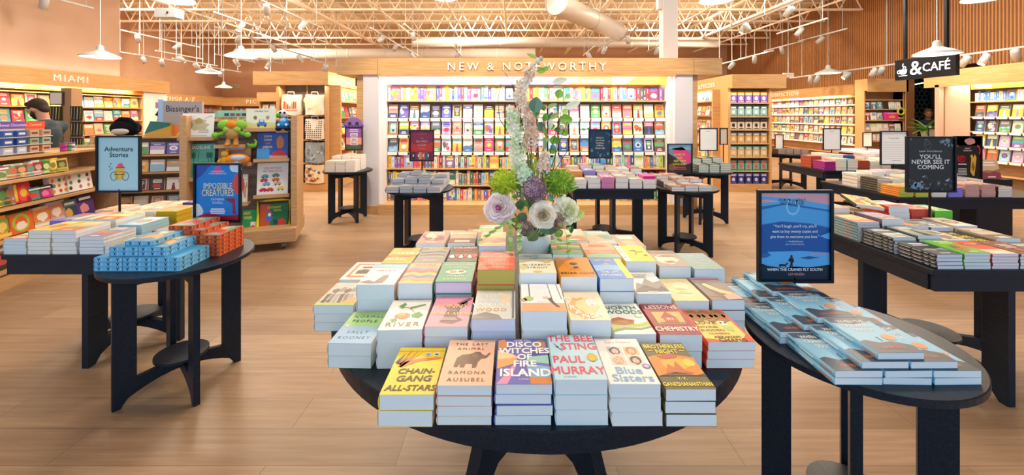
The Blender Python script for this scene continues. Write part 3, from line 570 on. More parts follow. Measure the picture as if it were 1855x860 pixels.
# ((left px, right px, px row of the top front edge, copies, board colour, art, what it looks like, page colour, turn in degrees), ...) for each row's front distance
ROWS = [
 (1.023, .208, [(684, 787, 715, 2, '#f2da2e', a_chain, 'yellow paperback with orange plumes', '#eef1f2', 0), (790, 893, 700, 4, '#f4c4a6', a_last, 'peach paperback with a brown elephant', '#eef1f2', 0),
   (895.5, 1002, 697, 4, '#7b78c4', a_disco, 'violet paperback with bulky white capitals', '#eef1f2', .4), (1004, 1103.5, 690, 3, '#bfe2f0', a_bee, 'pale blue paperback with tall red capitals', '#eef1f2', 0),
   (1106, 1202, 698, 3, '#f6f2ec', a_blue, 'white paperback with four portraits', '#eef1f2', 0), (1204, 1300, 706, 3, '#5e5836', a_night, 'olive paperback with fiery orange scene', '#eef1f2', 0)]),
 (1.255, .203, [(592, 674, 622, 2, '#a9d890', a_normal, 'green and blue two-tone paperback', '#eef1f2', -1.5), (680, 764, 598, 3, '#f7f3ea', a_river, 'white paperback with an orange fruit', '#eef1f2', 2),
   (768, 849, 592, 4, '#f0a4b6', a_bunny, 'pink paperback with a dark hare silhouette', '#eef1f2', 0), (852, 935, 578, 4, '#c9cfce', a_wood, 'pale grey paperback with a slate side stripe', '#e2e2f2', 0),
   (945, 1030, 565, 3, '#f6f4f4', a_window, 'white paperback with a window and orange sill', '#eef1f2', 0), (1033, 1110, 580, 3, '#f4e2c0', a_miranda, 'cream paperback with a blurred white figure', '#eef1f2', 0),
   (1112, 1191, 606, 2, '#eef2ea', a_north, 'white and green woodland paperback', '#eef1f2', 0), (1194, 1275, 607, 2, '#9c2e34', a_lessons, 'maroon paperback with a golden panel', '#eef1f2', 0), (1280, 1370, 619, 3, '#e8502c', a_love, 'bright orange paperback with brown ring patterns', '#eef1f2', 0)]),
 (1.475, .2, [(567, 642, 553, 3, '#cfcac2', a_grid, 'grey paperback with a lime strip', '#eef1f2', 0), (645, 716, 516, 3, '#f1efe9', a_fire, 'white paperback with grey mountain and blue strip', '#eef1f2', 0),
   (719, 784, 513, 3, '#f2b684', a_wave, 'orange and violet wave-striped paperback', '#eef1f2', 0), (787, 857, 510, 4, '#5c9c7c', a_green, 'mid green hardback with white capitals', '#f0dcf2', 0),
   (862, 933, 489, 4, '#e0583c', a_atlas, 'vermilion book with gilded page edges', '#c6b25e', 0), (941, 1011, 495, 4, '#f2ecd2', a_tell, 'cream paperback with grey top and yellow spots', '#eef1f2', 0),
   (1014, 1083, 501, 3, '#e2922e', a_beike, 'amber paperback with a black hat', '#eef1f2', 0), (1086, 1151, 505, 4, '#3f82d6', a_sea, 'blue paperback with a yellow side stripe', '#eef1f2', 0),
   (1154, 1219, 533, 3, '#ece8e2', a_peak, 'white paperback with grey mountain peaks', '#eef1f2', 0), (1221.5, 1287, 545, 2, '#e2d3a0', a_sand, 'sandy yellow paperback without strong picture', '#eef1f2', 0), (1289.5, 1352, 544, 3, '#8a7c76', a_face, 'brownish paperback with pink skirt and mauve strip', '#eef1f2', 0)]),
 (1.70, .2, [(612, 676, 507, 2, '#f4efe6', a_round, 'white paperback with an orange square ring', '#eef1f2', 0), (688, 745, 478, 3, '#eaa428', a_yell, 'golden yellow paperback with slanted white lettering', '#eef1f2', 0), (747, 804, 476, 3, '#8c8780', a_hands, 'grey paperback of entwined hands', '#eef1f2', 0),
   (806, 863, 474, 3, '#4c3c3a', a_red, 'dark paperback speckled red and white', '#eef1f2', 0), (865, 916, 446, 4, '#e6a45c', a_scene, 'orange landscape paperback beside the vase', '#dfe2f4', 0),
   (1001, 1059, 461, 4, '#3f9c78', a_teal, 'teal paperback with rippling rust bands', '#eef1f2', 0), (1063, 1127, 467, 4, '#b99a78', a_winter, 'tan and rust paperback with green foot', '#eef1f2', 0), (1132, 1190, 473, 3, '#f0c030', a_sun, 'sunny yellow paperback with a white strip', '#eef1f2', 0),
   (1194, 1254, 483, 3, '#9c8a80', a_woman, 'taupe paperback with a large pale face', '#eef1f2', 0), (1257, 1315, 488, 2, '#7ca0a4', a_sage, 'dusty teal paperback with stacked white words', '#eef1f2', 0)]),
 (1.935, .2, [(752, 806, 441, 3, '#c88a7c', generic('blob', '#8c5a5c', '#e6c4a0', seed=3), 'dusky rose paperback behind the grey hands book', '#eef1f2', 0), (809, 861, 440, 3, '#b0a08c', generic('bands', '#7a4a44', '#d8c09a', seed=6), 'beige banded paperback in the fifth row', '#eef1f2', 0), (864, 912, 428, 4, '#a4b88c', generic('land', '#c8744c', '#e9b46c', seed=8), 'sage paperback at the back beside the vase', '#eef1f2', 0),
   (1016, 1066, 436, 3, '#d8c4a8', generic('land', '#c07a4c', '#8cb4a4', seed=4), 'light tan paperback behind the teal ripple book', '#eef1f2', 0), (1068, 1120, 441, 3, '#9ab0a8', generic('blob', '#d8a47c', '#6c8c84', seed=5), 'grey green paperback in the fifth row', '#eef1f2', 0), (1122, 1172, 447, 2, '#a68a74', generic('lines', '#f0e6d4', '#d8a878', seed=9), 'brown paperback behind the sunny yellow one', '#eef1f2', 0)]),
 (2.17, .2, [(790, 836, 437, 2, '#d6c8bc', generic('frame', '#a86c5c', '#e9d9c4', seed=2), 'off-white paperback at the far rim', '#eef1f2', 0), (840, 886, 434, 2, '#dc7a5c', generic('circle', '#f0c49a', '#8c4a3c', seed=3), 'coral paperback at the far rim', '#eef1f2', 0), (1010, 1056, 434, 2, '#c4d0cc', generic('bands', '#7c948c', '#e9dccc', seed=5), 'pale mint paperback at the far rim', '#eef1f2', 0), (1060, 1106, 437, 2, '#c8b49c', generic('land', '#8c6c54', '#b0946c', seed=7), 'fawn paperback at the far rim', '#eef1f2', 0)]),
]
def px_stack(name, cat, group, Yf, dep, row, where, seed=0, w_max=None, hard=False, bands=(), spine=None, edge=None, zt=TH):
    xl, xr, yf, n, col, art, desc, pg, turn = row
    X = ((xl + xr) / 2 - VX) / FPX * Yf; w = (xr - xl) / FPX * Yf - .003; h = EYE - (yf - VY) / FPX * Yf - zt; t = h / n - .0004
    rr = random.Random(int(xl * 7 + yf) + seed)
    for i in range(n):
        top = i == n - 1; j = n - 1 - i
        lab = '%s, %s, %s' % (desc, 'top copy' if top else nth(j) + ' copy down', where)
        book(name, lab, cat, group, (X + (rr.uniform(-.002, .002) if n > 1 else 0), Yf + dep / 2 + rr.uniform(0, .006), zt + .0004 + i * h / n), R(turn + rr.uniform(-.5, .5)),
             (desc, Yf, xl), w - .003, dep, t, col, art if top else None, spine, pg, hard, bands, edge)
round_table(.095, 1.836, .83, 'big round black table heaped with paperbacks around a vase of flowers', R(45), .8)
# the big table has a deeper rim and a splayed pedestal instead of the small tables' straight planks
big = bpy.data.objects['round_display_table']
for ch in list(big.children): bpy.data.objects.remove(ch)
g = G(); r = .83; g.lathe([(r - .012, TH - .062), (r - .006, TH - .06), (r - .004, TH - .026), (r, TH - .024), (r, TH - .003), (r - .003, TH)], '#111', 96); g.build('tabletop', 'black', big)
for k in range(4):
    g = G(); a = R(45 + 90 * k + 0); g.M = Matrix.Rotation(a, 4, 'Z') @ Matrix.Rotation(R(90), 4, 'X')
    g.prism([(.05, TH - .064), (.285, TH - .064), (.31, .25), (.36, .1), (.44, .0), (.32, 0), (.24, .1), (.05, .16)], -.03, .03, '#111'); g.build('leg', 'black', big, False, .003)
g = G(); g.lathe([(.07, .12), (.07, TH - .063)], '#111', 20); g.build('pedestal_post', 'black', big)
for (Yf, dep, rows) in ROWS:
    for row in rows: px_stack('paperback_book', 'book', 'paperback stacks on the big round table', Yf, dep, row, BIG, hard='hardback' in row[6])
# ---------------------------------------------------------------- bouquet
o = thing('flower_vase', 'round white ceramic vase among the paperbacks holding the bouquet', 'vase', (.1, 1.87, .85))
g = G(); g.lathe([(.05, 0), (.066, .008), (.075, .04), (.077, .09), (.074, .115), (.069, .112), (.07, .09), (.066, .04), (.0, .03)], '#fff', 40, cap=False); g.poly([(.05 * math.cos(i * .2618), .05 * math.sin(i * .2618), 0) for i in range(24)][::-1], '#fff')
g.build('vase_body', 'ceramic', o, True)
g = G(); g.lathe([(.0, .085), (.069, .088)], '#3c4a34', 24, cap=False); g.build('foam_filling', 'matte', o)
for i in range(4):
    book('paperback_book', ('top copy of the plain white book directly under the vase' if i == 3 else nth(3 - i) + ' copy down of the plain white book under the vase'), 'book', 'paperback stacks on the big round table', (.1, 1.855, TH + .0004 + i * .0322), 0, 'undervase', .122, .19, .0318, '#e9e9ee')
GR = random.Random(5)
VB = Vector((.1, 1.87, .94))
def fl(px, py, Y=1.87): return PW(px, py, Y)
def basis(d):
    d = d.normalized(); a = d.cross(Vector((0, 0, 1)) if abs(d.z) < .9 else Vector((1, 0, 0))).normalized(); return Matrix((a, d.cross(a) * -1, d)).transposed().to_4x4()
def stem_to(o, tip, r=.003, col='#6c8a4a', bow=.02):
    p0 = VB + Vector(((tip.x - VB.x) * .12, (tip.y - VB.y) * .12, 0)); m_ = (p0 + tip) / 2 + Vector(((tip.x - VB.x) * .25, bow, .0))
    pts = [p0.lerp(m_, t).lerp(m_.lerp(tip, t), t) for t in [i / 6 for i in range(7)]]
    g = G(); g.tube([p - Vector(o.location) for p in pts], r, col, 6); g.build('stem', 'petal', o, True); return pts
def petal_pts(L, wd, cup, curl, n=6):
    """petal grid from base to tip, cupped across and curling back at the tip"""
    rows = []
    for i in range(n + 1):
        t = i / n; hw = wd * (math.sin(math.pi * (t * .86 + .07)) ** .75) * .5
        rows.append([(u * hw, L * t - curl * t * t * t * L * .3, cup * (u * u) * hw * 1.2 + L * (.55 * t - curl * .9 * t * t)) for u in (-1, -.5, 0, .5, 1)])
    return rows
def add_petal(g, base, az, el, L, wd, cup, curl, col, n=6):
    rows = petal_pts(L, wd, cup, curl, n); Mx = Matrix.Translation(base) @ Matrix.Rotation(az, 4, 'Z') @ Matrix.Rotation(el, 4, 'X')
    vs = [tuple(Mx @ Vector(p)) for r_ in rows for p in r_]; fs = []
    for i in range(n):
        for k in range(4): fs.append((i * 5 + k, i * 5 + k + 1, (i + 1) * 5 + k + 1, (i + 1) * 5 + k))
    g.add(vs, fs, col)
def bloom(name, label, px, py, Y, face, rad, layers, cat='flower', group=None, core=None, tipcol=None):
    c = fl(px, py, Y); o = thing(name, label, cat, c, 0, group); stem_to(o, c)
    B = basis(Vector(face)); rr = random.Random(int(px)); 
    for li, (n, L, wd, el, cup, curl, cols) in enumerate(layers):
        for k in range(n):
            g = G(); g.M = B
            add_petal(g, (0, 0, -rad * .25 + li * .004 * rad / .06), 2 * math.pi * (k + .5 * (li % 2) + rr.uniform(-.12, .12)) / n, R(el + rr.uniform(-7, 7)), L * rad * rr.uniform(.9, 1.08), wd * rad, cup, curl, cols[k % len(cols)])
            g.build('petal', 'petal', o, True)
    if core: g = G(); g.M = B; core(g, rad); g.build('flower_centre', 'petal', o, True)
    return o
def core_stamen(col):
    def f(g, r):
        for i in range(40): a = GR.random() * 6.28; q = GR.random() * .22 * r; g.ball((q * math.cos(a), q * math.sin(a), r * (.12 + GR.random() * .16)), r * .035, col, 6, 4)
    return f
def core_ball(col, k):
    def f(g, r): g.ball((0, 0, r * .12), r * k, col, 14, 9)
    return f
def core_bud(col):
    def f(g, r):
        for i in range(5): g.lathe([(r * (.05 + .05 * i), .02 * r), (r * (.1 + .055 * i), r * .2), (r * (.06 + .05 * i), r * (.46 - .05 * i))], col, 14, cap=False)
    return f
W1, W2, W3 = '#fff8f4', '#fdeaea', '#f8cfdd'
bloom('peony', 'full blush white peony with pink heart beside the vase', 905, 377, 1.76, (-.2, -.9, .25), .071,
      [(9, 1.1, .95, -8, .5, .5, [W1, W2]), (9, 1.05, .95, 8, .5, .35, [W1, W2]), (9, .95, .85, 20, .5, .3, [W2, W1]), (8, .8, .7, 32, .5, .25, [W1, W2]), (7, .6, .5, 42, .5, .2, [W2, W3]), (7, .42, .34, 50, .5, .15, ['#e48bb2', '#f0aeca'])], core=core_ball('#efa9c6', .3))
bloom('white_rose', 'open creamy white rose facing front above the vase', 983, 389, 1.72, (.05, -.95, .2), .066,
      [(6, 1.15, 1.15, -4, .3, .6, ['#fffcf4', '#fdf8ee']), (6, 1.0, 1.05, 14, .45, .45, ['#fffaee']), (6, .84, .9, 30, .6, .3, ['#fdf4e2']), (5, .66, .75, 44, .7, .2, ['#faeed6']), (5, .5, .6, 54, .8, .1, ['#f6e7c8'])], core=core_bud('#f3e4c0'))
bloom('white_peony', 'shaggy ivory dahlia with drooping petals beside the rose', 1028, 383, 1.80, (.45, -.8, .15), .075,
      [(12, 1.25, .5, -12, .4, .8, ['#fbfae4', '#fffef4']), (12, 1.1, .5, 6, .4, .6, ['#f6f7dc', '#fffef2']), (11, .95, .48, 22, .4, .4, ['#f6f6d6', '#fdfcea']), (10, .75, .42, 36, .4, .3, ['#f2f3cc', '#fbfae6']), (8, .5, .34, 50, .4, .1, ['#eef0be'])], core=core_ball('#eef0c4', .3))
def floret_cluster(name, label, pts, spread, nf, fr, cols, part='floret', petal_n=5, group=None, stemcol='#7c9a5a', limit=95):
    c = Vector(pts[-1]); o = thing(name, label, 'flower', pts[0], 0, group); L0 = Vector(pts[0]); rr = random.Random(int(c.x * 900 + c.z * 70))
    g = G(); g.tube([VB - L0] + [Vector(p) - L0 for p in pts], .0035, stemcol, 6); g.build('stem', 'petal', o, True)
    segs = [Vector(p) - L0 for p in pts]
    for i in range(min(nf, limit)):
        t = rr.random() * (len(segs) - 1); k = int(t); p = segs[k].lerp(segs[min(k + 1, len(segs) - 1)], t - k)
        d = Vector((rr.gauss(0, 1), rr.gauss(0, 1) - .5, rr.gauss(0, .8))).normalized(); sp = spread * (1 - .45 * t / max(1, len(segs) - 1)); q = p + d * sp * rr.uniform(.55, 1.0)
        g = G(); B = Matrix.Translation(q) @ basis(d); g.M = B; f = fr * 1.35 * rr.uniform(.8, 1.2); cc = cols[rr.randrange(len(cols))]
        for a in range(petal_n):
            b = 6.2832 * a / petal_n
            g.poly([(0, 0, 0), (f * .75 * math.cos(b - .5), f * .75 * math.sin(b - .5), f * .22), (f * 1.1 * math.cos(b), f * 1.1 * math.sin(b), f * .1), (f * .75 * math.cos(b + .5), f * .75 * math.sin(b + .5), f * .22)], cc)
        g.ball((0, 0, f * .12), f * .18, '#e6dfa0', 5, 3); g.build(part, 'petal', o)
    return o
floret_cluster('stock_flower', 'tall pale green flower spike rising along the bouquet', [fl(948, 330, 1.84), fl(940, 285, 1.84), fl(934, 240, 1.85), fl(928, 200, 1.86)], .046, 90, .017, ['#e9f4d2', '#f4fae6', '#d4e8b4', '#fbfdf2'])
floret_cluster('stock_flower', 'shorter mint green flower head over the purple allium', [fl(952, 322, 1.78), fl(950, 312, 1.78)], .036, 60, .017, ['#e0f2da', '#eefaea', '#cfe8c8'])
floret_cluster('stock_flower', 'peach blossom branch reaching highest beside the long twig', [fl(950, 200, 1.88), fl(942, 175, 1.88), fl(950, 150, 1.88), fl(962, 130, 1.88)], .04, 80, .015, ['#fdeede', '#fff6ec', '#fbdfc8', '#fffaf2'])
floret_cluster('stock_flower', 'salmon pink blossom spray in the middle of the bouquet', [fl(962, 262, 1.83), fl(963, 235, 1.83), fl(956, 208, 1.84)], .034, 70, .015, ['#fbd8c0', '#fdeadb', '#f6c8ae', '#fdf2e4'])
floret_cluster('stock_flower', 'loose blush blossom cluster low among the bare twigs', [fl(984, 306, 1.82), fl(988, 282, 1.83)], .032, 50, .014, ['#fdeadd', '#fff6ee', '#f8dac8'])
# purple allium and its dense head of tiny stars
def star_ball(name, label, px, py, Y, r, n, fr, cols, spiky=False, fl_name='floret', sc=(1, 1, 1)):
    c = fl(px, py, Y); o = thing(name, label, 'flower', c); stem_to(o, c); rr = random.Random(int(px))
    core = G(); core.ball((0, 0, 0), r * (.7 if spiky else .72), cols[-1 if not spiky else 2], 14, 9, sc); core.build('flower_core', 'petal', o, True)
    for i in range(n):
        z = 1 - 2 * (i + .5) / n; a = i * 2.39996; d = Vector((math.sqrt(1 - z * z) * math.cos(a), math.sqrt(1 - z * z) * math.sin(a), z)); q = Vector((d.x * sc[0], d.y * sc[1], d.z * sc[2])) * r * rr.uniform(.82, 1.02)
        g = G(); g.M = Matrix.Translation(q) @ basis(d); f = fr * rr.uniform(.8, 1.2); cc = cols[rr.randrange(len(cols))]
        if spiky:
            for k in range(11):
                b = rr.random() * 6.2832; c0 = Vector((rr.uniform(-.5, .5) * f, rr.uniform(-.5, .5) * f, -f * .5)); sp_ = rr.uniform(.2, .9) * f; L_ = f * rr.uniform(.5, 1.05); w_ = f * .2
                g.add([tuple(c0 + Vector((w_ * math.cos(b + 1.57), w_ * math.sin(b + 1.57), 0))), tuple(c0 - Vector((w_ * math.cos(b + 1.57), w_ * math.sin(b + 1.57), 0))), tuple(c0 + Vector((sp_ * math.cos(b), sp_ * math.sin(b), L_)))], [(0, 1, 2)], cols[rr.randrange(len(cols))])
        else:
            for k in range(6): b = 6.2832 * k / 6; g.poly([(0, 0, 0), (f * .6 * math.cos(b - .35), f * .6 * math.sin(b - .35), f * .3), (f * math.cos(b), f * math.sin(b), f * .2), (f * .6 * math.cos(b + .35), f * .6 * math.sin(b + .35), f * .3)], cc)
            g.ball((0, 0, f * .25), f * .22, '#6f5a68', 5, 3)
        g.build(fl_name, 'petal', o)
star_ball('allium', 'round dusty purple allium head low in the bouquet', 968, 343, 1.74, .052, 95, .0125, ['#c0a8bc', '#d4bece', '#a88ca4', '#94788f'])
star_ball('viburnum', 'bushy lime green flower head above the peony', 912, 330, 1.80, .066, 95, .0155, ['#d8e64c', '#e6f070', '#c0d63c', '#a8c034'], True, 'frond', (1.0, .9, .9))
star_ball('viburnum', 'feathery leaf green flower head above the ivory dahlia', 1012, 330, 1.84, .07, 95, .0165, ['#a8d04c', '#c4e070', '#8cb83c', '#80a838'], True, 'frond', (1.1, .9, .9))
star_ball('waxflower', 'cluster of tiny mauve buds left of the rose', 950, 411, 1.73, .034, 60, .0085, ['#c09a9a', '#d6b4ac', '#a37a80', '#8c8a6c'], sc=(1.2, .9, .8))
star_ball('waxflower', 'cluster of tiny rosy buds between rose and dahlia', 1010, 400, 1.74, .03, 55, .0085, ['#c49c98', '#d9b8b0', '#9c7278', '#8c8a6c'], sc=(.9, .9, 1.2))
def leaf_geo(g, L, w, col, fold=.25, droop=.3, n=8, col2=None):
    vs = []; 
    for i in range(n + 1):
        t = i / n; hw = w / 2 * math.sin(math.pi * (t ** .85)) ** .8 if 0 < t < 1 else 0.0004; z = -droop * L * t * t
        vs += [(-hw, L * t, z + fold * hw), (0, L * t, z), (hw, L * t, z + fold * hw)]
    f1 = []; f2 = []
    for i in range(n): a = i * 3; f1.append((a, a + 1, a + 4, a + 3)); f2.append((a + 1, a + 2, a + 5, a + 4))
    g.add(vs, f1, col); g.add(vs, f2, col2 or col)
def spray(name, label, pts, leaves, stemcol='#7a6a4a', r=.0025, cat='branch', buds=()):
    P = [Vector(p) for p in pts]; o = thing(name, label, cat, P[0]); L0 = P[0]
    g = G(); g.tube([p - L0 for p in P], [r * (1.2 - .7 * i / (len(P) - 1)) for i in range(len(P))], stemcol, 6); g.build('stem', 'petal', o, True)
    for (px, py, Y, L, w, az, el, col) in leaves:
        p = fl(px, py, Y) - L0; g = G(); g.M = Matrix.Translation(p) @ Matrix.Rotation(R(az), 4, 'Y') @ Matrix.Rotation(R(el), 4, 'X'); leaf_geo(g, L, w, col[0], .25, .25, 8, col[1]); g.build('leaf', 'petal', o, True)
    for (px, py, Y, rad, col) in buds:
        p = fl(px, py, Y) - L0; g = G(); g.ball(p, rad, col, 8, 6, (1, 1, 1.2)); g.build('blossom', 'petal', o, True)
    return o
E1, E2, LT, LG = ('#5c8074', '#6c9082'), ('#7fa58f', '#8cb09a'), ('#dfe9d8', '#e9f0e2'), ('#7fae4a', '#94c05c')
spray('eucalyptus_branch', 'eucalyptus branch with one large round grey green leaf', [VB, fl(976, 300, 1.86), fl(974, 240, 1.85), fl(970, 205, 1.84)],
      [(968, 205, 1.82, .082, .062, 10, 80, E1), (975, 222, 1.84, .055, .045, 150, 70, E1), (986, 250, 1.84, .06, .018, 175, 80, E2), (984, 225, 1.85, .07, .02, 165, 85, ('#8c9a5a', '#a3ae6c')), (996, 215, 1.85, .06, .024, 60, 80, ('#9aa86a', '#aab47c')), (990, 195, 1.85, .055, .02, 70, 85, ('#a7b27a', '#b8c08c'))])
spray('magnolia_branch', 'tall leafy branch with pale variegated leaves', [VB, fl(1004, 300, 1.9), fl(1010, 240, 1.9), fl(1018, 190, 1.9), fl(1032, 160, 1.9)],
      [(1000, 150, 1.9, .085, .035, 75, 80, LT), (1022, 196, 1.9, .09, .036, 70, 82, LT), (1010, 178, 1.9, .05, .042, 20, 82, LG), (1012, 215, 1.9, .075, .05, 95, 80, LG), (1018, 205, 1.9, .04, .03, 60, 80, ('#c3d97c', '#d2e394')), (1000, 262, 1.9, .05, .034, 20, 78, LG), (1008, 282, 1.9, .06, .022, 160, 80, LT), (1016, 235, 1.88, .045, .03, 130, 80, LG), (996, 235, 1.88, .07, .022, 10, 80, LT), (1028, 180, 1.9, .035, .022, 20, 80, ('#cfd98c', '#dbe3a2'))])
spray('blossom_twig', 'long brown twig with few green leaves at its tip', [VB, fl(942, 260, 1.88), fl(944, 170, 1.9), fl(956, 130, 1.9), fl(974, 112, 1.9)],
      [(974, 106, 1.9, .06, .018, -62, 84, ('#9cbf5a', '#b4d272')), (972, 130, 1.9, .05, .03, 75, 82, ('#86b048', '#9cc45c')), (986, 128, 1.9, .03, .024, 40, 80, ('#8cb650', '#9cc45c')), (940, 152, 1.88, .025, .014, -30, 80, ('#b8c44c', '#c8d464'))],
      '#7c6450', .003, buds=[(964, 118, 1.9, .012, '#f3ecdc'), (974, 110, 1.9, .013, '#f6f0e4'), (968, 124, 1.9, .011, '#f2dcc4'), (980, 106, 1.9, .01, '#d9cfc6')])
for i, (pts, tw) in enumerate([([(930, 160), (926, 148), (914, 131)], 'curled'), ([(905, 215), (902, 180), (908, 150)], 'outermost'), ([(985, 262), (982, 230), (980, 210)], 'straight'), ([(1000, 300), (1014, 255), (1028, 220)], 'dark leaning'), ([(1004, 310), (1030, 270), (1042, 256)], 'low slanting'), ([(976, 300), (968, 262), (962, 240)], 'short inner'), ([(990, 300), (1004, 250), (1010, 228)], 'slender inner')]):
    spray('willow_twig', '%s bare brown twig in the bouquet' % tw, [VB, fl(972 + i * 3, 330, 1.87)] + [fl(a, b, 1.88) for a, b in pts], [], '#5a4038', .002)
spray('foliage_sprig', 'dark green magnolia leaves hanging over the vase rim', [VB, fl(960, 410, 1.76), fl(958, 425, 1.74)],
      [(972, 418, 1.74, .062, .05, 215, 84, ('#6c8456', '#7a9262')), (995, 408, 1.74, .05, .06, 175, 80, ('#5a8064', '#6a8e70')), (1008, 415, 1.75, .045, .04, 150, 84, ('#7ca64a', '#8cb45a')), (952, 385, 1.76, .055, .045, 215, 84, ('#5c7c6c', '#6a8a78')), (945, 362, 1.76, .05, .04, 200, 82, ('#4c7048', '#5a7e54')), (1034, 405, 1.78, .05, .022, 175, 84, ('#4a6c40', '#5a7c4c')), (1046, 392, 1.78, .04, .035, 60, 80, ('#c0cf6c', '#ccd880')), (1024, 345, 1.82, .07, .018, 80, 84, ('#6ca03c', '#7cb04a')), (944, 340, 1.77, .06, .02, 140, 84, ('#c0c832', '#ccd44a'))])
GS = (('#5f9a44', '#70aa52'), ('#88b850', '#98c65e'), ('#4c8050', '#5a8e5c'), ('#b4c840', '#c2d452'), ('#74a898', '#84b4a4'))
for si, (lb, cx, cy, rx, ry, Yc, n_, sz) in enumerate((('leafy green filler branch around the rose and peony', 962, 392, 62, 26, 1.79, 26, .05), ('yellow green filler branch between the two green heads', 966, 330, 48, 30, 1.83, 24, .045), ('grey green filler branch high among the blossoms', 975, 235, 34, 50, 1.9, 20, .05))):
    lv = []
    for q in range(n_):
        a_ = q * 2.4; rr_ = .35 + .65 * GR.random(); lv.append((cx + rx * rr_ * math.cos(a_), cy + ry * rr_ * math.sin(a_), Yc + GR.uniform(-.03, .03), sz * GR.uniform(.7, 1.2), sz * GR.uniform(.4, .62), math.degrees(math.atan2(math.cos(a_), -math.sin(a_))) + GR.uniform(-40, 40), GR.uniform(60, 88), GS[(q + si) % 5]))
    spray('filler_branch', lb, [VB, fl(cx, cy + 20, Yc), fl(cx, cy - ry * .6, Yc)], lv, '#6c8a4a', .002)
pts = [VB, fl(940, 400, 1.74), fl(934, 412, 1.70), fl(933, 440, 1.70), fl(934, 466, 1.70)]
spray('trailing_vine', 'trailing vine of small round leaves hanging beside the vase', pts,
      [(932 + (4 if i % 2 else -3), 404 + i * 5.2, 1.695, .024, .02, (70 if i % 2 else -70) + 8 * (i % 3), 84, (('#86bf5a', '#9ad06c') if i % 3 else ('#b6d88a', '#c6e49a'))) for i in range(13)], '#7ca04a', .0015, 'vine')
pts = [VB, fl(920, 405, 1.72), fl(890, 420, 1.70), fl(872, 440, 1.70)]
spray('trailing_vine', 'pale grass-like sprig arching over the orange book', pts,
      [(915 - i * 5, 404 + i * 3.6, 1.70, .026, .012, (60 if i % 2 else -110), 84, ('#a3c46c', '#b4d27c')) for i in range(9)], '#9ab06a', .0015, 'vine')
pts = [VB, fl(1018, 405, 1.74), fl(1026, 425, 1.72), fl(1030, 470, 1.70)]
spray('trailing_vine', 'thin leafy stem drooping over the teal book', pts, [(1022 + (3 if i % 2 else -3), 408 + i * 7, 1.71, .026, .013, (75 if i % 2 else -75), 84, ('#8fb24c', '#a4c45e')) for i in range(9)], '#8aa84a', .0015, 'vine')
# ---------------------------------------------------------------- small round tables either side of the big one
LT_ = 'the small round table of patterned books'
round_table(-1.85, 2.29, .345, 'small round black table stacked with blue and orange patterned books', R(51), .285)
round_table(1.19, 1.44, .325, 'small round black table stacked with light blue novels', R(54), .265)
def bird_edges(mark, c2):
    def edge(g, w, d, t, e):
        zz = t / 2; s = min(t * .36, .009)
        for i in range(3):
            x = -w / 2 + w * (i + .5) / 3; y = -d / 2 + e - .0004
            for dx in (-1, 1): g.poly([(x - .5 * s * dx, y, zz - s * .8), (x - .1 * s * dx, y, zz - s * .8), (x + 1.0 * s * dx, y, zz + s), (x + .5 * s * dx, y, zz + s)][::dx], mark)
            g.poly([(x + s * 1.5, y, zz - s), (x + s * 2.1, y, zz - s), (x + s * 2.1, y, zz + s), (x + s * 1.5, y, zz + s)], c2)
        for i in range(4):
            y = -d / 2 + d * (i + .5) / 4; x = w / 2 - e + .0004
            for dx in (-1, 1): g.poly([(x, y - .5 * s * dx, zz - s * .8), (x, y - .1 * s * dx, zz - s * .8), (x, y + 1.0 * s * dx, zz + s), (x, y + .5 * s * dx, zz + s)], mark)
            g.poly([(x, y + s * 1.5, zz - s), (x, y + s * 2.1, zz - s), (x, y + s * 2.1, zz + s), (x, y + s * 1.5, zz + s)], c2)
    return edge
def a_creature(c1, c2):
    def f(g):
        g.rect(.06, .05, .94, .95, c2, ZA); g.poly([(.1, .2), (.5, .34), (.9, .2), (.8, .5), (.5, .62), (.2, .5)], c1, ZB); g.disc(.5, .72, .16, '#f0d890', ZB, 16, .1); bars(g, .5, .86, .66, 2, .04, '#f6efdc', ZC)
    return f
t = .0232
def patterned(x, y, z, col, edge, key, art, desc, rz=0): book('patterned_edge_book', desc, 'book', 'patterned edge books on the small round table', (x, y, z), R(rz), key, .1405, .205, t - .0005, '#3f9ad0' if key == 'blu' else '#b8452c', art, None, col, False, (), edge)
BLU, ORG = '#7cc4ec', '#e0673a'
eb, eo = bird_edges('#1c2c3c', '#a9dcf4'), bird_edges('#3a1c18', '#f09a6a')
POS = ['window-side', 'middle', 'inner']
for i in range(3):
    for k in range(3): patterned(-2.02 + .1435 * i, 2.145, TH + .0005 + k * t, BLU, eb, 'blu', None, '%s blue patterned book of the %s column in the bottom tier' % (('bottom', 'middle', 'upper')[k], POS[i]))
for i in range(2):
    for k in range(2): patterned(-1.96 + .1435 * i, 2.165, TH + .0005 + (3 + k) * t, BLU, eb, 'blu', a_creature('#e6a04c', '#4c8aa8') if k else None, '%s blue patterned book of the %s column in the second tier' % (('lower', 'upper')[k], ('window-side', 'inner')[i]))
patterned(-1.90, 2.185, TH + .0005 + 5 * t, BLU, eb, 'blu', a_creature('#e6a04c', '#4c8aa8'), 'single blue patterned book crowning the blue pile')
for i in range(3):
    for k in range(5): patterned(-1.975 + .1435 * i, 2.362, TH + .0005 + k * t, ORG, eo, 'org', None if k < 4 else a_creature('#d8483c', '#8ca48c'), '%s orange patterned book up the %s column behind the blue pile' % (nth(k), POS[i]))
for i in range(2):
    for k in range(1): patterned(-1.93 + .1435 * i, 2.375, TH + .0005 + (5 + k) * t, ORG, eo, 'org', a_creature('#d8483c', '#8ca48c'), 'orange patterned book of the sixth tier, %s column' % ('window-side', 'inner')[i])
patterned(-1.85, 2.39, TH + .0005 + 6 * t, ORG, eo, 'org', a_creature('#d8483c', '#8ca48c'), 'single orange patterned book crowning the orange pile')
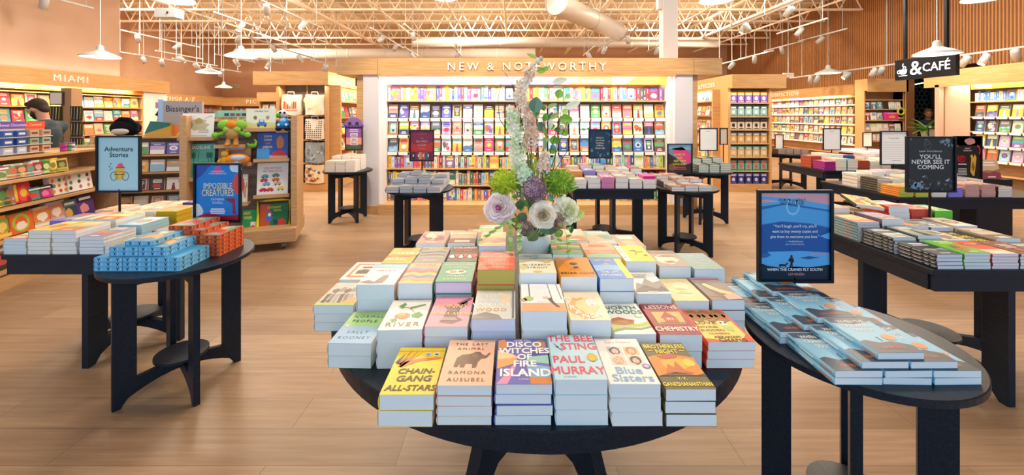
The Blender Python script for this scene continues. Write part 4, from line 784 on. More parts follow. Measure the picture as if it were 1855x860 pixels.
# light blue novels
def a_crane(g):
    g.poly([(0, .0), (1, 0), (1, .2), (.7, .3), (.4, .26), (.15, .34), (0, .3)], '#3c4350', ZA); g.poly([(0, .86), (.5, .8), (1, .9), (1, 1), (0, 1)], '#4a5566', ZA)
    for i, s in enumerate(('WHEN THE', 'CRANES FLY', 'SOUTH')): T(g, s, .5, .84 - .13 * i, .085, '#f8f6f0', ZC, bold=.015, sx=.74)
    g.disc(.78, .4, .14, '#e08a3c', ZC, 18, .085); T(g, 'LISA RIDZEN', .5, .1, .06, '#ea7c48', ZC, bold=.012, sx=.78); g.poly([(.5, .3), (.53, .3), (.53, .42), (.5, .42)], '#2c323c', ZB)
SPB = ((.04, .2, '#4a5566'), (.3, .6, '#f2f0ea'), (.74, .96, '#d9764a'))
u = .0205
def novel(x, y, lev, desc): book('blue_novel', desc, 'book', 'light blue novels on the small round table', (x, y, TH + .0005 + lev * u), R(GRN.uniform(-1.2, 1.2)), 'crane', .138, .205, u - .0006, '#86bfdc', a_crane, '#86bfdc', '#eff2f5', False, SPB)
GRN = random.Random(3)
RN = ['front', 'middle', 'back']
for c in range(3):
    for r_ in range(3):
        if r_ == 2 and c == 2: continue
        for k in range(2): novel(1.005 + .143 * c + .0 * r_ - .02 * r_, 1.285 + .213 * r_, k, '%s light blue novel, bottom tier, %s row, %s from the sign side' % (('lower', 'upper')[k], RN[r_], nth(c)))
for c in range(2):
    for r_ in range(3): novel(1.09 + .143 * c - .02 * r_, 1.295 + .213 * r_, 2, 'light blue novel on the middle tier, %s row, %s' % (RN[r_], ('spine outward', 'beside the table edge')[c]))
for r_ in range(3): novel(1.145 - .02 * r_, 1.305 + .21 * r_, 3, 'light blue novel on the topmost tier, %s row' % RN[r_])

# ---------------------------------------------------------------- table with picture books
square_table(-2.53, 2.74, .33, .455, 'square black table of white-edged picture books beside the toys', 0, None, .32)
def gen_stack(name, cat, group, X, Yf, w, d, h, n, col, art, desc, where, pg='#eef0f2', spine=None, zt=TH, bands=(), hard=False, rz=0, edge=None):
    t_ = h / n; rr = random.Random(int(abs(X * 991 + Yf * 77)))
    for i in range(n):
        j = n - 1 - i
        lab = '%s, %s, %s' % (desc, 'top copy' if j == 0 else nth(j) + ' copy down', where)
        book(name, lab, cat, group, (X + rr.uniform(-.002, .002), Yf + d / 2 + rr.uniform(0, .005), zt + .0004 + i * t_), R(rz + rr.uniform(-.8, .8)), (desc, X, Yf), w - .004, d, t_ - .0005, col, art if j == 0 else None, spine, pg, hard, bands, edge)
PT = 'the picture book table'
k = 0
for (Yf, lst) in ((2.29, [(-2.79, .13, .09, 5, '#cfe3e6', 'pale aqua picture book', '#dfe9ee'), (-2.655, .13, .135, 6, '#e9c84c', 'yellow map-covered picture book', '#eef2f4'), (-2.515, .14, .135, 6, '#e6cf8c', 'straw yellow picture book', '#eef2f4'), (-2.36, .14, .1, 5, '#9c8fae', 'mauve grey picture book', '#eef2f4'), (-2.255, .066, .05, 2, '#a9b8bc', 'slim grey picture book', '#eef2f4')]),
                 (2.52, [(-2.79, .13, .13, 4, '#6c62c8', 'violet picture book', '#7c74d6'), (-2.655, .13, .14, 5, '#e0d9c2', 'cream picture book', '#f2f2ee'), (-2.51, .14, .14, 5, '#f0dc8c', 'lemon picture book', '#f2f2ee'), (-2.355, .145, .105, 4, '#9cc8dc', 'sky blue picture book', '#a9d4e6')]),
                 (2.79, [(-2.79, .13, .13, 3, '#e8a87c', 'apricot picture book', '#f0efe9'), (-2.655, .12, .12, 4, '#dfc9a4', 'sand coloured picture book', '#f0efe9'), (-2.515, .135, .125, 4, '#f4e4b0', 'buttery picture book', '#f0efe9'), (-2.36, .14, .125, 4, '#d9a62c', 'mustard picture book', '#d6b02c')]),
                 (3.0, [(-2.65, .13, .12, 3, '#d0b89c', 'tan picture book', '#efeee8'), (-2.505, .135, .12, 3, '#e9d6c4', 'rosy beige picture book', '#efeee8'), (-2.35, .145, .14, 4, '#4c4c8c', 'navy and pink hardback', '#5a5aa0')])):
    for (X, w, h, n, col, desc, pg) in lst:
        gen_stack('picture_book', 'book', 'picture book stacks beside the toys', X, Yf, w, .2 if Yf < 3 else .17, h, n, col, generic(KINDS[k % 7], '#d9824c', '#8caf9c', '#fbf6e6', k), desc, PT, pg); k += 1

# ---------------------------------------------------------------- mystery table
square_table(2.57, 2.52, .445, .46, 'square black table of mysteries with a dark poster', 0, None, .42)
MT = 'the mystery table'
k = 0
def dark_bands(c): return tuple((a, b, c) for a, b in ((.05, .34, ), (.4, .62), (.7, .8), (.86, .96)))
for (Yf, lst) in ((2.07, [(2.222, .136, .075, 4, '#20242a', 'black-spined thriller with wintry cover', '#1d2126', generic('land', '#5a666c', '#8c9aa0', '#d9e0e2', 3), '#e0e4f0', dark_bands('#c9ccd0'), 1), (2.362, .136, .085, 5, '#6cb83c', 'green-edged thriller', '#57b03a', generic('blob', '#c8784c', '#5a6a4a', '#f0e0c0', 4), '#e4e6f2', (), 0), (2.505, .138, .078, 5, '#d9503c', 'coral red thriller', '#c24838', generic('bands', '#f0c8b0', '#8c3a30', '#fff2e0', 5), '#e9e8f0', (), 0), (2.65, .14, .08, 5, '#7c4a3c', 'russet thriller', '#70443a', generic('frame', '#b0705a', '#5a3a34', '#f0dcc8', 6), '#e9e8f0', (), 0), (2.8, .14, .07, 4, '#6c7c84', 'slate thriller', '#5a666c', generic('circle', '#a4b0b4', '#3c4448', '#f0f0f0', 6), '#e9e8f0', (), 0)]),
                 (2.295, [(2.212, .132, .092, 5, '#30383c', 'black-spined thriller with misty cover', '#1d2126', generic('land', '#8c9a94', '#b8c4bc', '#e6e9e4', 8), '#e3e6ee', dark_bands('#b9bcc0'), 0), (2.352, .136, .105, 5, '#9aa8a4', 'grey green thriller', '#39474a', generic('figure', '#6c7c78', '#3c4846', '#e9ece6', 9), '#e9eaf0', (), 0), (2.5, .138, .08, 3, '#d8d0c4', 'stone coloured thriller', '#b0a89c', generic('lines', '#6c5a4c', '#a0887a', '#fff', 10), '#eeeef0', (), 0), (2.645, .14, .07, 3, '#e8dc3c', 'black and yellow lettered thriller', '#202020', None, '#eeeef0', (), 0), (2.79, .14, .09, 4, '#c8b8a0', 'wheat coloured thriller', '#8c7c6c', generic('bands', '#705848', '#a48c74', '#fff', 11), '#eeeef0', (), 0)]),
                 (2.515, [(2.2, .14, .122, 7, '#d8a86c', 'orange and blue striped thriller', '#5a8494', generic('land', '#e8744c', '#9cb46c', '#f6ecc8', 12), '#dfe4e8', ((.0, .12, '#30383c'), (.12, .5, '#a9c4c0'), (.5, .62, '#e8984c'), (.62, .8, '#d87c3c')), 0), (2.35, .14, .14, 3, '#9c8ca8', 'lilac hardback', '#5a5468', generic('land', '#8c7a6c', '#b49cb0', '#efe6dc', 13), '#f1f0f0', (), 0), (2.5, .14, .1, 4, '#8c7a5c', 'black-spined book with green smudge', '#1d242a', generic('blob', '#c87a3c', '#4c5a3c', '#efe0c0', 14), '#eceaf0', dark_bands('#4c8a64'), 0), (2.65, .14, .09, 3, '#a0b0b8', 'bluish hardback', '#41525c', generic('frame', '#d8e0e2', '#6c8490', '#fff', 15), '#eceaf0', (), 0), (2.8, .14, .1, 3, '#e0d4c0', 'ecru hardback', '#b09c84', generic('circle', '#8c5a4c', '#d8b894', '#fff', 16), '#eceaf0', (), 0)]),
                 (2.74, [(2.2, .14, .16, 4, '#d8a898', 'pinkish hardback', '#b0786c', generic('land', '#c88c7c', '#e0bca8', '#fff4ec', 17), '#f0ece8', (), 0), (2.355, .14, .13, 4, '#b8a48c', 'clay coloured hardback', '#7c6a58', generic('lines', '#5a4638', '#94785c', '#fff', 18), '#f0ece8', (), 0), (2.6, .14, .17, 4, '#f2ebe4', 'white hardback with a red spine', '#d0342c', generic('bands', '#d8483c', '#e8a89c', '#3c3030', 19), '#f2f0ee', (), 0), (2.755, .14, .15, 3, '#e05a48', 'red-edged novel', '#c23c30', generic('circle', '#f0b0a0', '#a02c24', '#fff', 20), '#d8584a', (), 0), (2.9, .12, .14, 3, '#6cc83c', 'bright green-edged novel', '#4ca82c', generic('frame', '#d9f0c4', '#4c8a34', '#fff', 21), '#7cd850', (), 0)])):
    for (X, w, h, n, col, desc, sp, art, pg, bd, rz) in lst:
        if 'yellow lettered' in desc:
            def art(g):
                g.rect(0, 0, 1, 1, '#22262a', ZA); T(g, 'THE', .4, .66, .2, '#f2e63c', ZC, bold=.03, sx=.7); T(g, 'SAFE', .5, .36, .2, '#f2e63c', ZC, bold=.03, sx=.7); T(g, 'HOUSE', .5, .06, .2, '#f2e63c', ZC, bold=.03, sx=.62)
        gen_stack('mystery_book', 'book', 'mystery stacks under the dark poster', X, Yf, w, .205 if Yf < 2.7 else .19, h, n, col, art, desc, MT, pg, sp, TH, bd, False, rz)
def a_tilt(g):
    for i, c in enumerate(('#d8b03c', '#c8402c', '#e0c060', '#3c3830', '#d8a838')): g.poly([(.04 + .19 * i, .04), (.2 + .19 * i, .04), (.24 + .17 * i, .96), (.08 + .17 * i, .96)], c, ZA)
    for i in range(7): g.blob(.16 + .11 * i, .3 + .3 * (i % 2), .07, ('#7c3a24', '#f0e0a0', '#a8862c')[i % 3], ZB, 9, i, .1)
    T(g, 'SEASON', .5, .8, .11, '#fff2c4', ZC, bold=.02, sx=.7); bars(g, .5, .1, .7, 2, .04, '#f0dca0', ZC)
book('mystery_book', 'single yellow and red paperback propped aslant on the pinkish stack', 'book', 'mystery stacks under the dark poster', (2.42, 2.83, TH + .172), R(-14), 'tilt', .16, .21, .02, '#d8b448', a_tilt, '#2a2620', '#e9e4d6', tilt=(R(9), R(7)))
# ---------------------------------------------------------------- tables further back
def grid_table(where, X0, cols, pitch, rows, name='stacked_book', group=None, w=.136, d=.2):
    """rows: (front distance, [(height, copies, board, kind, c2, c3, desc, page)...])"""
    for (Yf, lst, off) in rows:
        for i, e in enumerate(lst):
            if not e: continue
            h, n, col, kd, c2, c3, desc, pg = e
            gen_stack(name, 'book', group, X0 + off + pitch * i, Yf, w, d, h, n, col, generic(kd, c2, c3, '#f4efe6', i + int(Yf * 10)), desc, where, pg, col)
GY = '#c9ccd6'
round_table(-1.0, 4.43, .36, 'round black table of grey slate books under the dark red poster', R(45), .30)
grid_table('the slate book table', -1.21, 3, .14, [
    (4.12, [(.055, 2, '#70747e', 'lines', '#565a64', '#8a8e98', 'slate book, first of the front row', GY), (.065, 2, '#6c7078', 'lines', '#50545c', '#8a8e98', 'slate book, second of the front row', GY), (.065, 2, '#747884', 'lines', '#565a64', '#8a8e98', 'slate book, third of the front row', GY), (.055, 2, '#6a6e7a', 'lines', '#50545c', '#868a94', 'slate book, fourth of the front row', GY)], 0),
    (4.34, [(.1, 3, '#6e727c', 'lines', '#50545c', '#868a94', 'slate book, first of the second row', GY), (.12, 4, '#70747e', 'lines', '#50545c', '#868a94', 'slate book, second of the second row', GY), (.12, 4, '#686c76', 'lines', '#50545c', '#868a94', 'slate book, third of the second row', GY), (.09, 3, '#70747e', 'lines', '#50545c', '#868a94', 'slate book, fourth of the second row', GY)], 0),
    (4.56, [(.13, 4, '#6e727c', 'lines', '#50545c', '#868a94', 'slate book, first of the rear row', GY), (.145, 4, '#70747e', 'lines', '#50545c', '#868a94', 'slate book, second of the rear row', GY), None, (.12, 4, '#9a8478', 'lines', '#50545c', '#868a94', 'brownish book, last of the rear row', GY)], 0)], group='slate books on the round table', w=.134)
square_table(1.09, 4.82, .445, .48, 'square black table of mixed hardbacks behind the bouquet', 0, None, .45)
grid_table('the hardback table', .73, 6, .148, [
    (4.36, [(.09, 2, '#d9d4cc', 'land', '#b08a64', '#d8a070', 'orange topped hardback', '#f0f0f2'), (.11, 2, '#a8b0b4', 'bands', '#707c80', '#c8ccd0', 'dove grey hardback', '#f0f0f2'), (.12, 2, '#d08cb4', 'frame', '#f0c0d8', '#b06c94', 'pink-edged hardback', '#da8fc0'), (.125, 2, '#b0a494', 'land', '#8c7a64', '#d8ccb8', 'fawn hardback', '#f0f0f2'), (.1, 2, '#9ca894', 'lines', '#6c7a60', '#c8d0bc', 'sage hardback', '#f0f0f2'), (.1, 2, '#e9e2d8', 'circle', '#b4a088', '#d9ccb8', 'ivory hardback', '#f4f2f0')], 0),
    (4.6, [(.15, 3, '#d88a4c', 'lines', '#b4642c', '#f0b880', 'orange cloth hardback', '#e0965c'), (.16, 3, '#8c84c0', 'frame', '#6c64a4', '#b4acd8', 'periwinkle hardback', '#9a92c8'), (.14, 3, '#a49484', 'land', '#7c6c5c', '#c8b8a4', 'umber hardback', '#efeeec'), (.14, 3, '#c8a888', 'bands', '#8c6c50', '#e0ccb0', 'caramel hardback', '#efeeec'), (.12, 3, '#b89484', 'land', '#8c5c4c', '#e0c0ac', 'terracotta hardback', '#efeeec'), (.11, 3, '#3c5a8c', 'lines', '#dfe4ee', '#2c4468', 'marine blue hardback', '#efeeec')], 0),
    (4.84, [(.17, 3, '#c8b8a4', 'land', '#8c7a64', '#e0d4c0', 'oatmeal hardback', '#efeeec'), (.19, 4, '#b07c5c', 'bands', '#8c5438', '#d8b090', 'copper hardback', '#efeeec'), (.19, 4, '#3c9c5c', 'frame', '#2c7a44', '#8cd0a0', 'emerald hardback', '#efeeec'), (.17, 4, '#d89c6c', 'circle', '#b0703c', '#f0d0b0', 'tangerine hardback', '#efeeec'), (.15, 3, '#e8e0d4', 'lines', '#b0a090', '#d0c4b0', 'chalky hardback', '#efeeec'), (.15, 3, '#8c3c34', 'lines', '#d8b0a0', '#6c2c24', 'oxblood hardback', '#efeeec')], 0)], group='hardbacks behind the bouquet')
pk = (.085, 1)
book('stacked_book', 'single hot pink-edged hardback at the corner of the hardback table', 'book', 'hardbacks behind the bouquet', (1.47, 4.46, TH + .102), 0, 'hotpink', .13, .19, .03, '#d83c94', None, '#e0489c', '#f03ca0', True)
round_table(1.9, 4.5, .345, 'round black table under the poster with a pink splash', R(50), .29)
grid_table('the pink poster table', 1.71, 3, .14, [
    (4.2, [(.045, 2, '#8c6c5c', 'land', '#5a4438', '#c8a48c', 'brown paperback, first along the front', '#f0f0f2'), (.06, 2, '#a07c68', 'land', '#5a4438', '#c8a48c', 'brown paperback, second along the front', '#f0f0f2'), (.055, 2, '#94745f', 'land', '#5a4438', '#c8a48c', 'brown paperback, third along the front', '#f0f0f2')], 0),
    (4.42, [(.06, 2, '#3c3434', 'land', '#8c6c5c', '#c8a48c', 'dark paperback, first of the middle row', '#f0f0f2'), (.09, 3, '#b08c74', 'bands', '#5a4438', '#e0c4ac', 'tan paperback, second of the middle row', '#f0f0f2'), (.09, 3, '#c88c74', 'land', '#8c4c3c', '#e0b49c', 'rosy paperback, third of the middle row', '#f0f0f2')], 0),
    (4.64, [(.09, 3, '#a48878', 'land', '#5a4438', '#c8a48c', 'mushroom paperback, first of the rear row', '#f0f0f2'), (.1, 3, '#d09c84', 'bands', '#8c5c4c', '#f0d0bc', 'peachy paperback, second of the rear row', '#f0f0f2')], 0)], group='paperbacks under the pink poster')
round_table(-2.36, 5.88, .335, 'small round black table with cream books at the gift bookcase', R(48), .285)
grid_table('the cream book table', -2.53, 3, .14, [
    (5.63, [(.15, 4, '#ded6cc', 'lines', '#c0b4a8', '#d0c4b8', 'cream book, first of the front row', '#ece6de'), (.15, 4, '#dcd2c6', 'lines', '#c0b4a8', '#d0c4b8', 'cream book, second of the front row', '#ece6de'), (.16, 4, '#e0d8ce', 'lines', '#c0b4a8', '#d0c4b8', 'cream book, third of the front row', '#ece6de')], .02),
    (5.85, [(.2, 5, '#ded6cc', 'land', '#d8988c', '#e0c4b8', 'cream book, first of the rear row', '#ece6de'), (.22, 5, '#d8c8bc', 'land', '#d8988c', '#e8b4a8', 'blush book, second of the rear row', '#ece6de'), (.21, 5, '#e0d8ce', 'land', '#d8988c', '#e0c4b8', 'cream book, third of the rear row', '#ece6de')], .02)], group='cream books on the small round table')
round_table(2.76, 5.84, .355, 'round black table of dark green books by the wooden pillar', R(52), .30)
for i in range(3):
    for r_ in range(2):
        gen_stack('stacked_book', 'book', 'dark green books by the pillar', 2.62 + .15 * i, 5.58 + .22 * r_, .14, .2, .1 + .06 * r_ + .01 * i, 4 + r_ * 2, '#4c5c50', generic('land', '#2c3a34', '#8c9a84', '#e0e4d4', i), 'dark green book, %s of the %s row' % (nth(i), ('front', 'rear')[r_]), 'the green book table', '#c9cfc6', '#3c4a42', TH, ((.1, .5, '#c8d0c0'), (.6, .8, '#9cb0a0')))
square_table(4.48, 4.38, .8, .5, 'wide square black table behind the dark poster', 0, None, .46)
grid_table('the wide table', 3.77, 7, .157, [
    (3.9, [(.1, 5, '#d98a30', 'bands', '#b45c1c', '#f0c070', 'orange-spined paperback', '#c8d05c'), (.1, 5, '#d4a83c', 'bands', '#8c9c3c', '#e8d880', 'lime-edged paperback', '#c3cc50'), (.13, 4, '#e9e2d8', 'land', '#a09484', '#c8bcac', 'bone white paperback', '#efeae2'), (.09, 3, '#8c80d0', 'lines', '#6c60b0', '#b8b0e0', 'iris-edged paperback', '#8c84e0'), (.12, 6, '#c08c80', 'land', '#8c5c54', '#e0b8ac', 'dusty red paperback', '#cfa49c'), (.12, 6, '#c49488', 'land', '#8c5c54', '#e0b8ac', 'faded rose paperback', '#cfa49c'), (.1, 4, '#5c2420', 'lines', '#e0c8c0', '#7c3c34', 'deep maroon paperback', '#e9e2dc')], 0),
    (4.14, [(.14, 6, '#4c4238', 'lines', '#8c8070', '#5c5044', 'striped dark-spined paperback', '#d8d0c4'), (.13, 3, '#c8c0b4', 'land', '#8c8478', '#b0a89c', 'pebble grey paperback', '#efeae2'), (.16, 4, '#dcd4c8', 'frame', '#a89c8c', '#c8beb0', 'linen paperback', '#efeae2'), (.16, 4, '#d0a0c8', 'circle', '#a070a0', '#e8c8e0', 'orchid paperback', '#d8a0d0'), (.15, 4, '#9c8c7c', 'bands', '#6c5c4c', '#c8b8a4', 'walnut paperback', '#efeae2'), (.15, 4, '#b0a090', 'land', '#7c6c5c', '#d0c4b0', 'driftwood paperback', '#efeae2'), (.13, 4, '#c8b8a8', 'bands', '#8c7868', '#e0d4c4', 'biscuit paperback', '#efeae2')], 0),
    (4.38, [(.15, 4, '#e0d8cc', 'land', '#b0a494', '#c8bcac', 'white-sided paperback', '#efeae2'), (.17, 4, '#e4dcd0', 'bands', '#b0a494', '#d8b0c8', 'pale stone paperback', '#efeae2'), (.18, 4, '#d8c8d8', 'land', '#a890a8', '#e0d4e0', 'lavender grey paperback', '#efeae2'), (.18, 4, '#e0d4c4', 'lines', '#a89884', '#c8b8a4', 'vellum paperback', '#efeae2'), (.17, 4, '#c8bcac', 'land', '#8c8070', '#e0d8c8', 'flint paperback', '#efeae2'), (.16, 4, '#d0c0b0', 'circle', '#9c8878', '#e8dccc', 'putty paperback', '#efeae2'), (.16, 4, '#b8a898', 'land', '#7c6c60', '#d8ccbc', 'cocoa paperback', '#efeae2')], 0)], group='paperbacks on the wide table')
square_table(5.25, 6.25, .85, .5, 'long black table of bright books toward the nonfiction wall', R(45), None, .48)
bright = ['#a02c84', '#e0c8b0', '#2c94b4', '#b0503c', '#e9e2d6', '#e6e0d8', '#2c5c9c', '#e8823c', '#ded4c8', '#e2dacf']
bn = ['magenta', 'shell pink', 'cyan', 'brick red', 'pearl', 'parchment', 'royal blue', 'pumpkin', 'wool white', 'almond']
for r_ in range(2):
    for i in range(10):
        gen_stack('stacked_book', 'book', 'bright books on the long table', 4.5 + .162 * i, 5.78 + .26 * r_, .15, .22, .13 + .05 * r_ + .012 * ((i * 3) % 4), 4, bright[(i + 3 * r_) % 10], generic(KINDS[(i + r_) % 7], bright[(i + 4) % 10], bright[(i + 7) % 10], '#f6f0e6', i), '%s book in the %s row' % (bn[(i + 3 * r_) % 10], ('front', 'rear')[r_]), 'the long bright table', bright[(i + 3 * r_) % 10] if i % 3 == 0 else '#f0ebe2')
round_table(5.7, 8.5, .42, 'round black table with brownish books by the nonfiction shelves', R(40), .36)
for i in range(4):
    gen_stack('stacked_book', 'book', 'brownish books by the nonfiction shelves', 5.46 + .155 * i, 8.26, .145, .2, .1, 4, '#7c6460', generic('lines', '#a08880', '#5c4844', '#e0d0c8', i), 'brownish book, %s along' % nth(i), 'the nonfiction round table', '#a89490')
o = thing('tall_round_table', 'dark round-topped pedestal table by the stationery shelf', 'table', (7.35, 8.55, 0))
g = G(); g.lathe([(.001, .74), (.56, .74), (.56, .775), (.001, .775)], '#111', 48, cap=False); g.build('tabletop', 'greypaint', o)
g = G(); g.lathe([(.4, 0), (.4, .735)], '#111', 40); g.build('drum_base', 'black', o)

# ---------------------------------------------------------------- signs standing on the tables
AS = 1.27
def s_adv(g):
    T(g, 'Adventure', .5, .74, .088, '#16323a', ZB, bold=.02, sx=1.06, asp=AS); T(g, 'Stories', .5, .63, .088, '#16323a', ZB, bold=.02, sx=1.06, asp=AS)
    g.poly([(.42, .2), (.6, .2), (.66, .3), (.63, .4), (.57, .44), (.47, .44), (.4, .38), (.38, .28)], '#e9c64a', ZA); g.poly([(.43, .42), (.48, .5), (.57, .52), (.64, .43)], '#e8637c', ZB); g.rect(.42, .42, .65, .435, '#b9445c', ZC)
    g.line([(.38, .3), (.66, .3)], .012, '#4a3c20', ZC); g.ring(.38, .27, .085, .012, '#2c4c50', ZC); g.ring(.66, .27, .085, .012, '#2c4c50', ZC); g.line([(.42, .36), (.5, .35), (.62, .36)], .008, '#a8812a', ZC)
    for (x, y) in ((.3, .5), (.27, .45), (.33, .42), (.29, .39)): g.blob(x, y, .018, '#3c6c84', ZB, 6, int(x * 99), .014)
    for i in range(6): g.line([(.4 + .04 * i, .19), (.35 + .06 * i, .03)], .006, '#d8f0f6', ZB)
def s_imp(g):
    g.poly([(0, 0), (1, 0), (1, .1), (.6, .08), (.3, .14), (0, .06)], '#a8243c', ZA); g.poly([(.84, .12), (.92, .1), (.9, .4), (.66, .66 * .6), (.7, .36), (.84, .3)], '#8c2c54', ZA); g.blob(.98, .66, .14, '#e0504c', ZA, 16, 4, .2, .2); g.blob(.92, .96, .14, '#dfe9f6', ZA, 14, 3, .1)
    g.blob(.03, .16, .13, '#dfeaf6', ZA, 16, 6, .13); g.poly([(0, 1), (.34, 1), (.12, .8), (0, .74)], '#2c54b0', ZA); g.blob(.5, .9, .1, '#c85ab0', ZA, 12, 2, .08)
    T(g, 'OUR MONTHLY', .5, .87, .026, '#ffffff', sx=.95, asp=AS); T(g, 'YOUNG READER PICK', .5, .83, .026, '#ffffff', sx=.9, asp=AS); T(g, 'IMPOSSIBLE', .5, .57, .11, '#f0e4b0', ZC, bold=.012, sx=.68, asp=AS); T(g, 'CREATURES', .5, .44, .12, '#f0e4b0', ZC, bold=.012, sx=.66, asp=AS)
    T(g, 'KATHERINE', .5, .36, .04, '#e6f2fa', sx=.8, asp=AS); T(g, 'RUNDELL', .5, .3, .04, '#e6f2fa', sx=.8, asp=AS); bars(g, .5, .19, .42, 3, .022, '#f4f8fc', ZC, 1.7)
def s_crane(g):
    g.poly([(0, .84), (.4, .88), (1, .8), (1, 1), (0, 1)], '#58aee8', ZA); g.poly([(0, .96), (.5, .93), (1, .86), (1, .98), (0, 1)], '#e3a0ac', ZB); g.poly([(0, .88), (.3, .9), (.1, .92), (0, .92)], '#e3a0ac', ZB)
    g.poly([(0, .62), (.3, .66), (.7, .64), (1, .58), (1, .3), (0, .3)], '#1f5aa6', ZA); g.poly([(0, .8), (.35, .86), (1, .78), (1, .6), (.7, .65), (.3, .67), (0, .63)], '#52a6e6', ZA)
    g.poly([(.86, .5), (1, .54), (1, .46)], '#62b4ee', ZB); g.poly([(.1, .32), (.16, .28), (.08, .25), (.0, .25), (0, .17), (.3, .14), (.5, .13), (1, .16), (1, .31), (.6, .33)], '#5cb0ee', ZB); g.poly([(.56, .25), (.7, .27), (.86, .255), (.7, .235)], '#1f5aa6', ZC); g.rect(.72, .282, .98, .29, '#d88c98', ZC)
    g.poly([(0, 0), (1, 0), (1, .17), (.7, .14), (.5, .15), (.3, .13), (.1, .16), (0, .19)], '#15283e', ZB)
    g.poly([(.42, .13), (.44, .2), (.4, .22), (.43, .255), (.47, .255), (.49, .21), (.465, .19), (.47, .13), (.455, .13), (.452, .17), (.44, .13)], '#0c1826', ZD); g.disc(.45, .27, .017, '#0c1826', ZD, 10, .014); g.poly([(.26, .17), (.3, .18), (.36, .175), (.39, .2), (.4, .185), (.37, .16), (.37, .14), (.35, .155), (.3, .155), (.29, .14)], '#0c1826', ZD)
    g.ring(.48, .935, .07, .02, '#8cc8f0', ZC); g.ring(.47, .84, .1, .025, '#8cc8f0', ZC)
    T(g, 'OUR MONTHLY', .46, .9, .033, '#14406c', ZD, bold=.014, sx=.95, asp=AS); T(g, 'FICTION PICK', .46, .86, .033, '#14406c', ZD, bold=.014, sx=.95, asp=AS)
    for i, s in enumerate(("\u201cYou\u2019ll laugh, you\u2019ll cry, you\u2019ll", 'want to buy twenty copies and', 'give them to everyone you love.\u201d')): T(g, s, .5, .6 - .06 * i, .034, '#f2f8fc', ZC, bold=.008, sx=.88, asp=AS)
    T(g, '\u2014 Fredrik Backman,', .5, .43, .02, '#f2f8fc', sx=.85, asp=AS); T(g, 'author of A Man Called Ove', .5, .4, .016, '#f2f8fc', sx=.85, asp=AS)
    T(g, 'WHEN THE CRANES FLY SOUTH', .5, .1, .034, '#ffffff', ZC, bold=.016, sx=.92, asp=AS); T(g, 'LISA RIDZ\u00c9N', .52, .05, .026, '#e8a09c', ZC, bold=.01, sx=.9, asp=AS)
def s_myst(g):
    rr = random.Random(4); g.rect(0, 0, 1, 1, '#2c2a2c', ZA)
    for i in range(34): x, y = rr.random(), rr.choice((rr.uniform(0, .28), rr.uniform(.0, .2), rr.uniform(.8, 1))); a = rr.random() * 6; q = rr.uniform(.02, .07); g.poly([(x + q * math.cos(a + k), y + q * .8 * math.sin(a + k)) for k in (0, 1.4, 2.9)], ('#6c7c8c', '#8c9aa8', '#4c5660', '#a8b4c0', '#54646c')[i % 5], ZB)
    g.blob(.2, .1, .12, '#7c94b0', ZB, 8, 3, .08, .8); g.blob(.82, .94, .1, '#7c8c9c', ZB, 8, 5, .05, .8); g.ring(.42, .92, .06, .012, '#5c5c60', ZC); g.ring(.44, .86, .08, .012, '#5c5c60', ZC)
    T(g, 'NEW MYSTERIES', .5, .735, .028, '#f2f0ee', ZC, bold=.012, sx=1.15, asp=AS, space=1.25)
    for i, s in enumerate(('YOU\u2019LL', 'NEVER SEE IT', 'COMING')): T(g, s, .5, .61 - .1 * i, .082, '#f6f4f2', ZC, bold=.022, sx=1.0, asp=AS)
def s_vinci(g):
    g.poly([(0, .3), (1, .3), (1, .62), (.5, .5), (0, .58)], '#c8383c', ZA); T(g, 'SIXTY YEARS OF', .5, .88, .03, '#c88a94', asp=AS); T(g, 'THE', .5, .72, .04, '#e0a48c', asp=AS); T(g, 'DA VINCI', .5, .6, .085, '#e0a890', ZC, bold=.01, sx=.8, asp=AS); T(g, 'CODE', .5, .48, .085, '#e0a890', ZC, bold=.01, sx=.9, asp=AS); T(g, 'READ-ALIKES', .5, .38, .03, '#f0a08c', asp=AS)
    for i, c in enumerate(('#2c3440', '#8c2c4c', '#c0a080', '#d8603c', '#2c6ca0', '#6c2c3c')): g.rect(.06 + .15 * i, .03, .19 + .15 * i, .27, c, ZB)
    for i in range(4): g.rect(.1 + .22 * i, .12, .15 + .22 * i, .2, '#e8dcc8', ZC)
def s_blue(g):
    rr = random.Random(8)
    for i in range(26): g.blob(rr.random(), rr.random(), rr.uniform(.02, .07), ('#2c5470', '#3c7088', '#1c3c58', '#4c8094')[i % 4], ZA, 9, i)
    for i, s in enumerate(('INDULGE A', 'LOVE OF FINE', 'HISTORICAL', 'FICTION &', 'TIMELESS TALES')): T(g, s, .5, .7 - .095 * i, .046, '#e6e6dc', ZC, bold=.008, sx=.85, asp=AS)
def s_pink(g):
    g.poly([(0, 1), (1, 1), (1, .82), (.5, .8), (0, .86)], '#8cc0e0', ZA); g.poly([(.16, .86), (.6, .92), (.98, .7), (.96, .3), (.6, .4), (.3, .62)], '#f0508c', ZA); g.poly([(0, .0), (1, 0), (1, .36), (.7, .3), (.3, .56), (0, .7)], '#3c3028', ZB); g.poly([(0, .3), (.2, .36), (.4, .2), (.2, .1), (0, .14)], '#7c5c4c', ZC)
    T(g, 'HAPPY', .5, .82, .04, '#3c3c40', asp=AS)
    for i, s in enumerate(('BOOKS TO', 'READ', 'NEXT FROM', 'A FULL BOAT')): T(g, s, .5, .62 - .11 * i, .075, '#f4e83c', ZD, bold=.02, sx=.72, asp=AS)
    bars(g, .5, .2, .7, 2, .03, '#e04c4c', ZD)
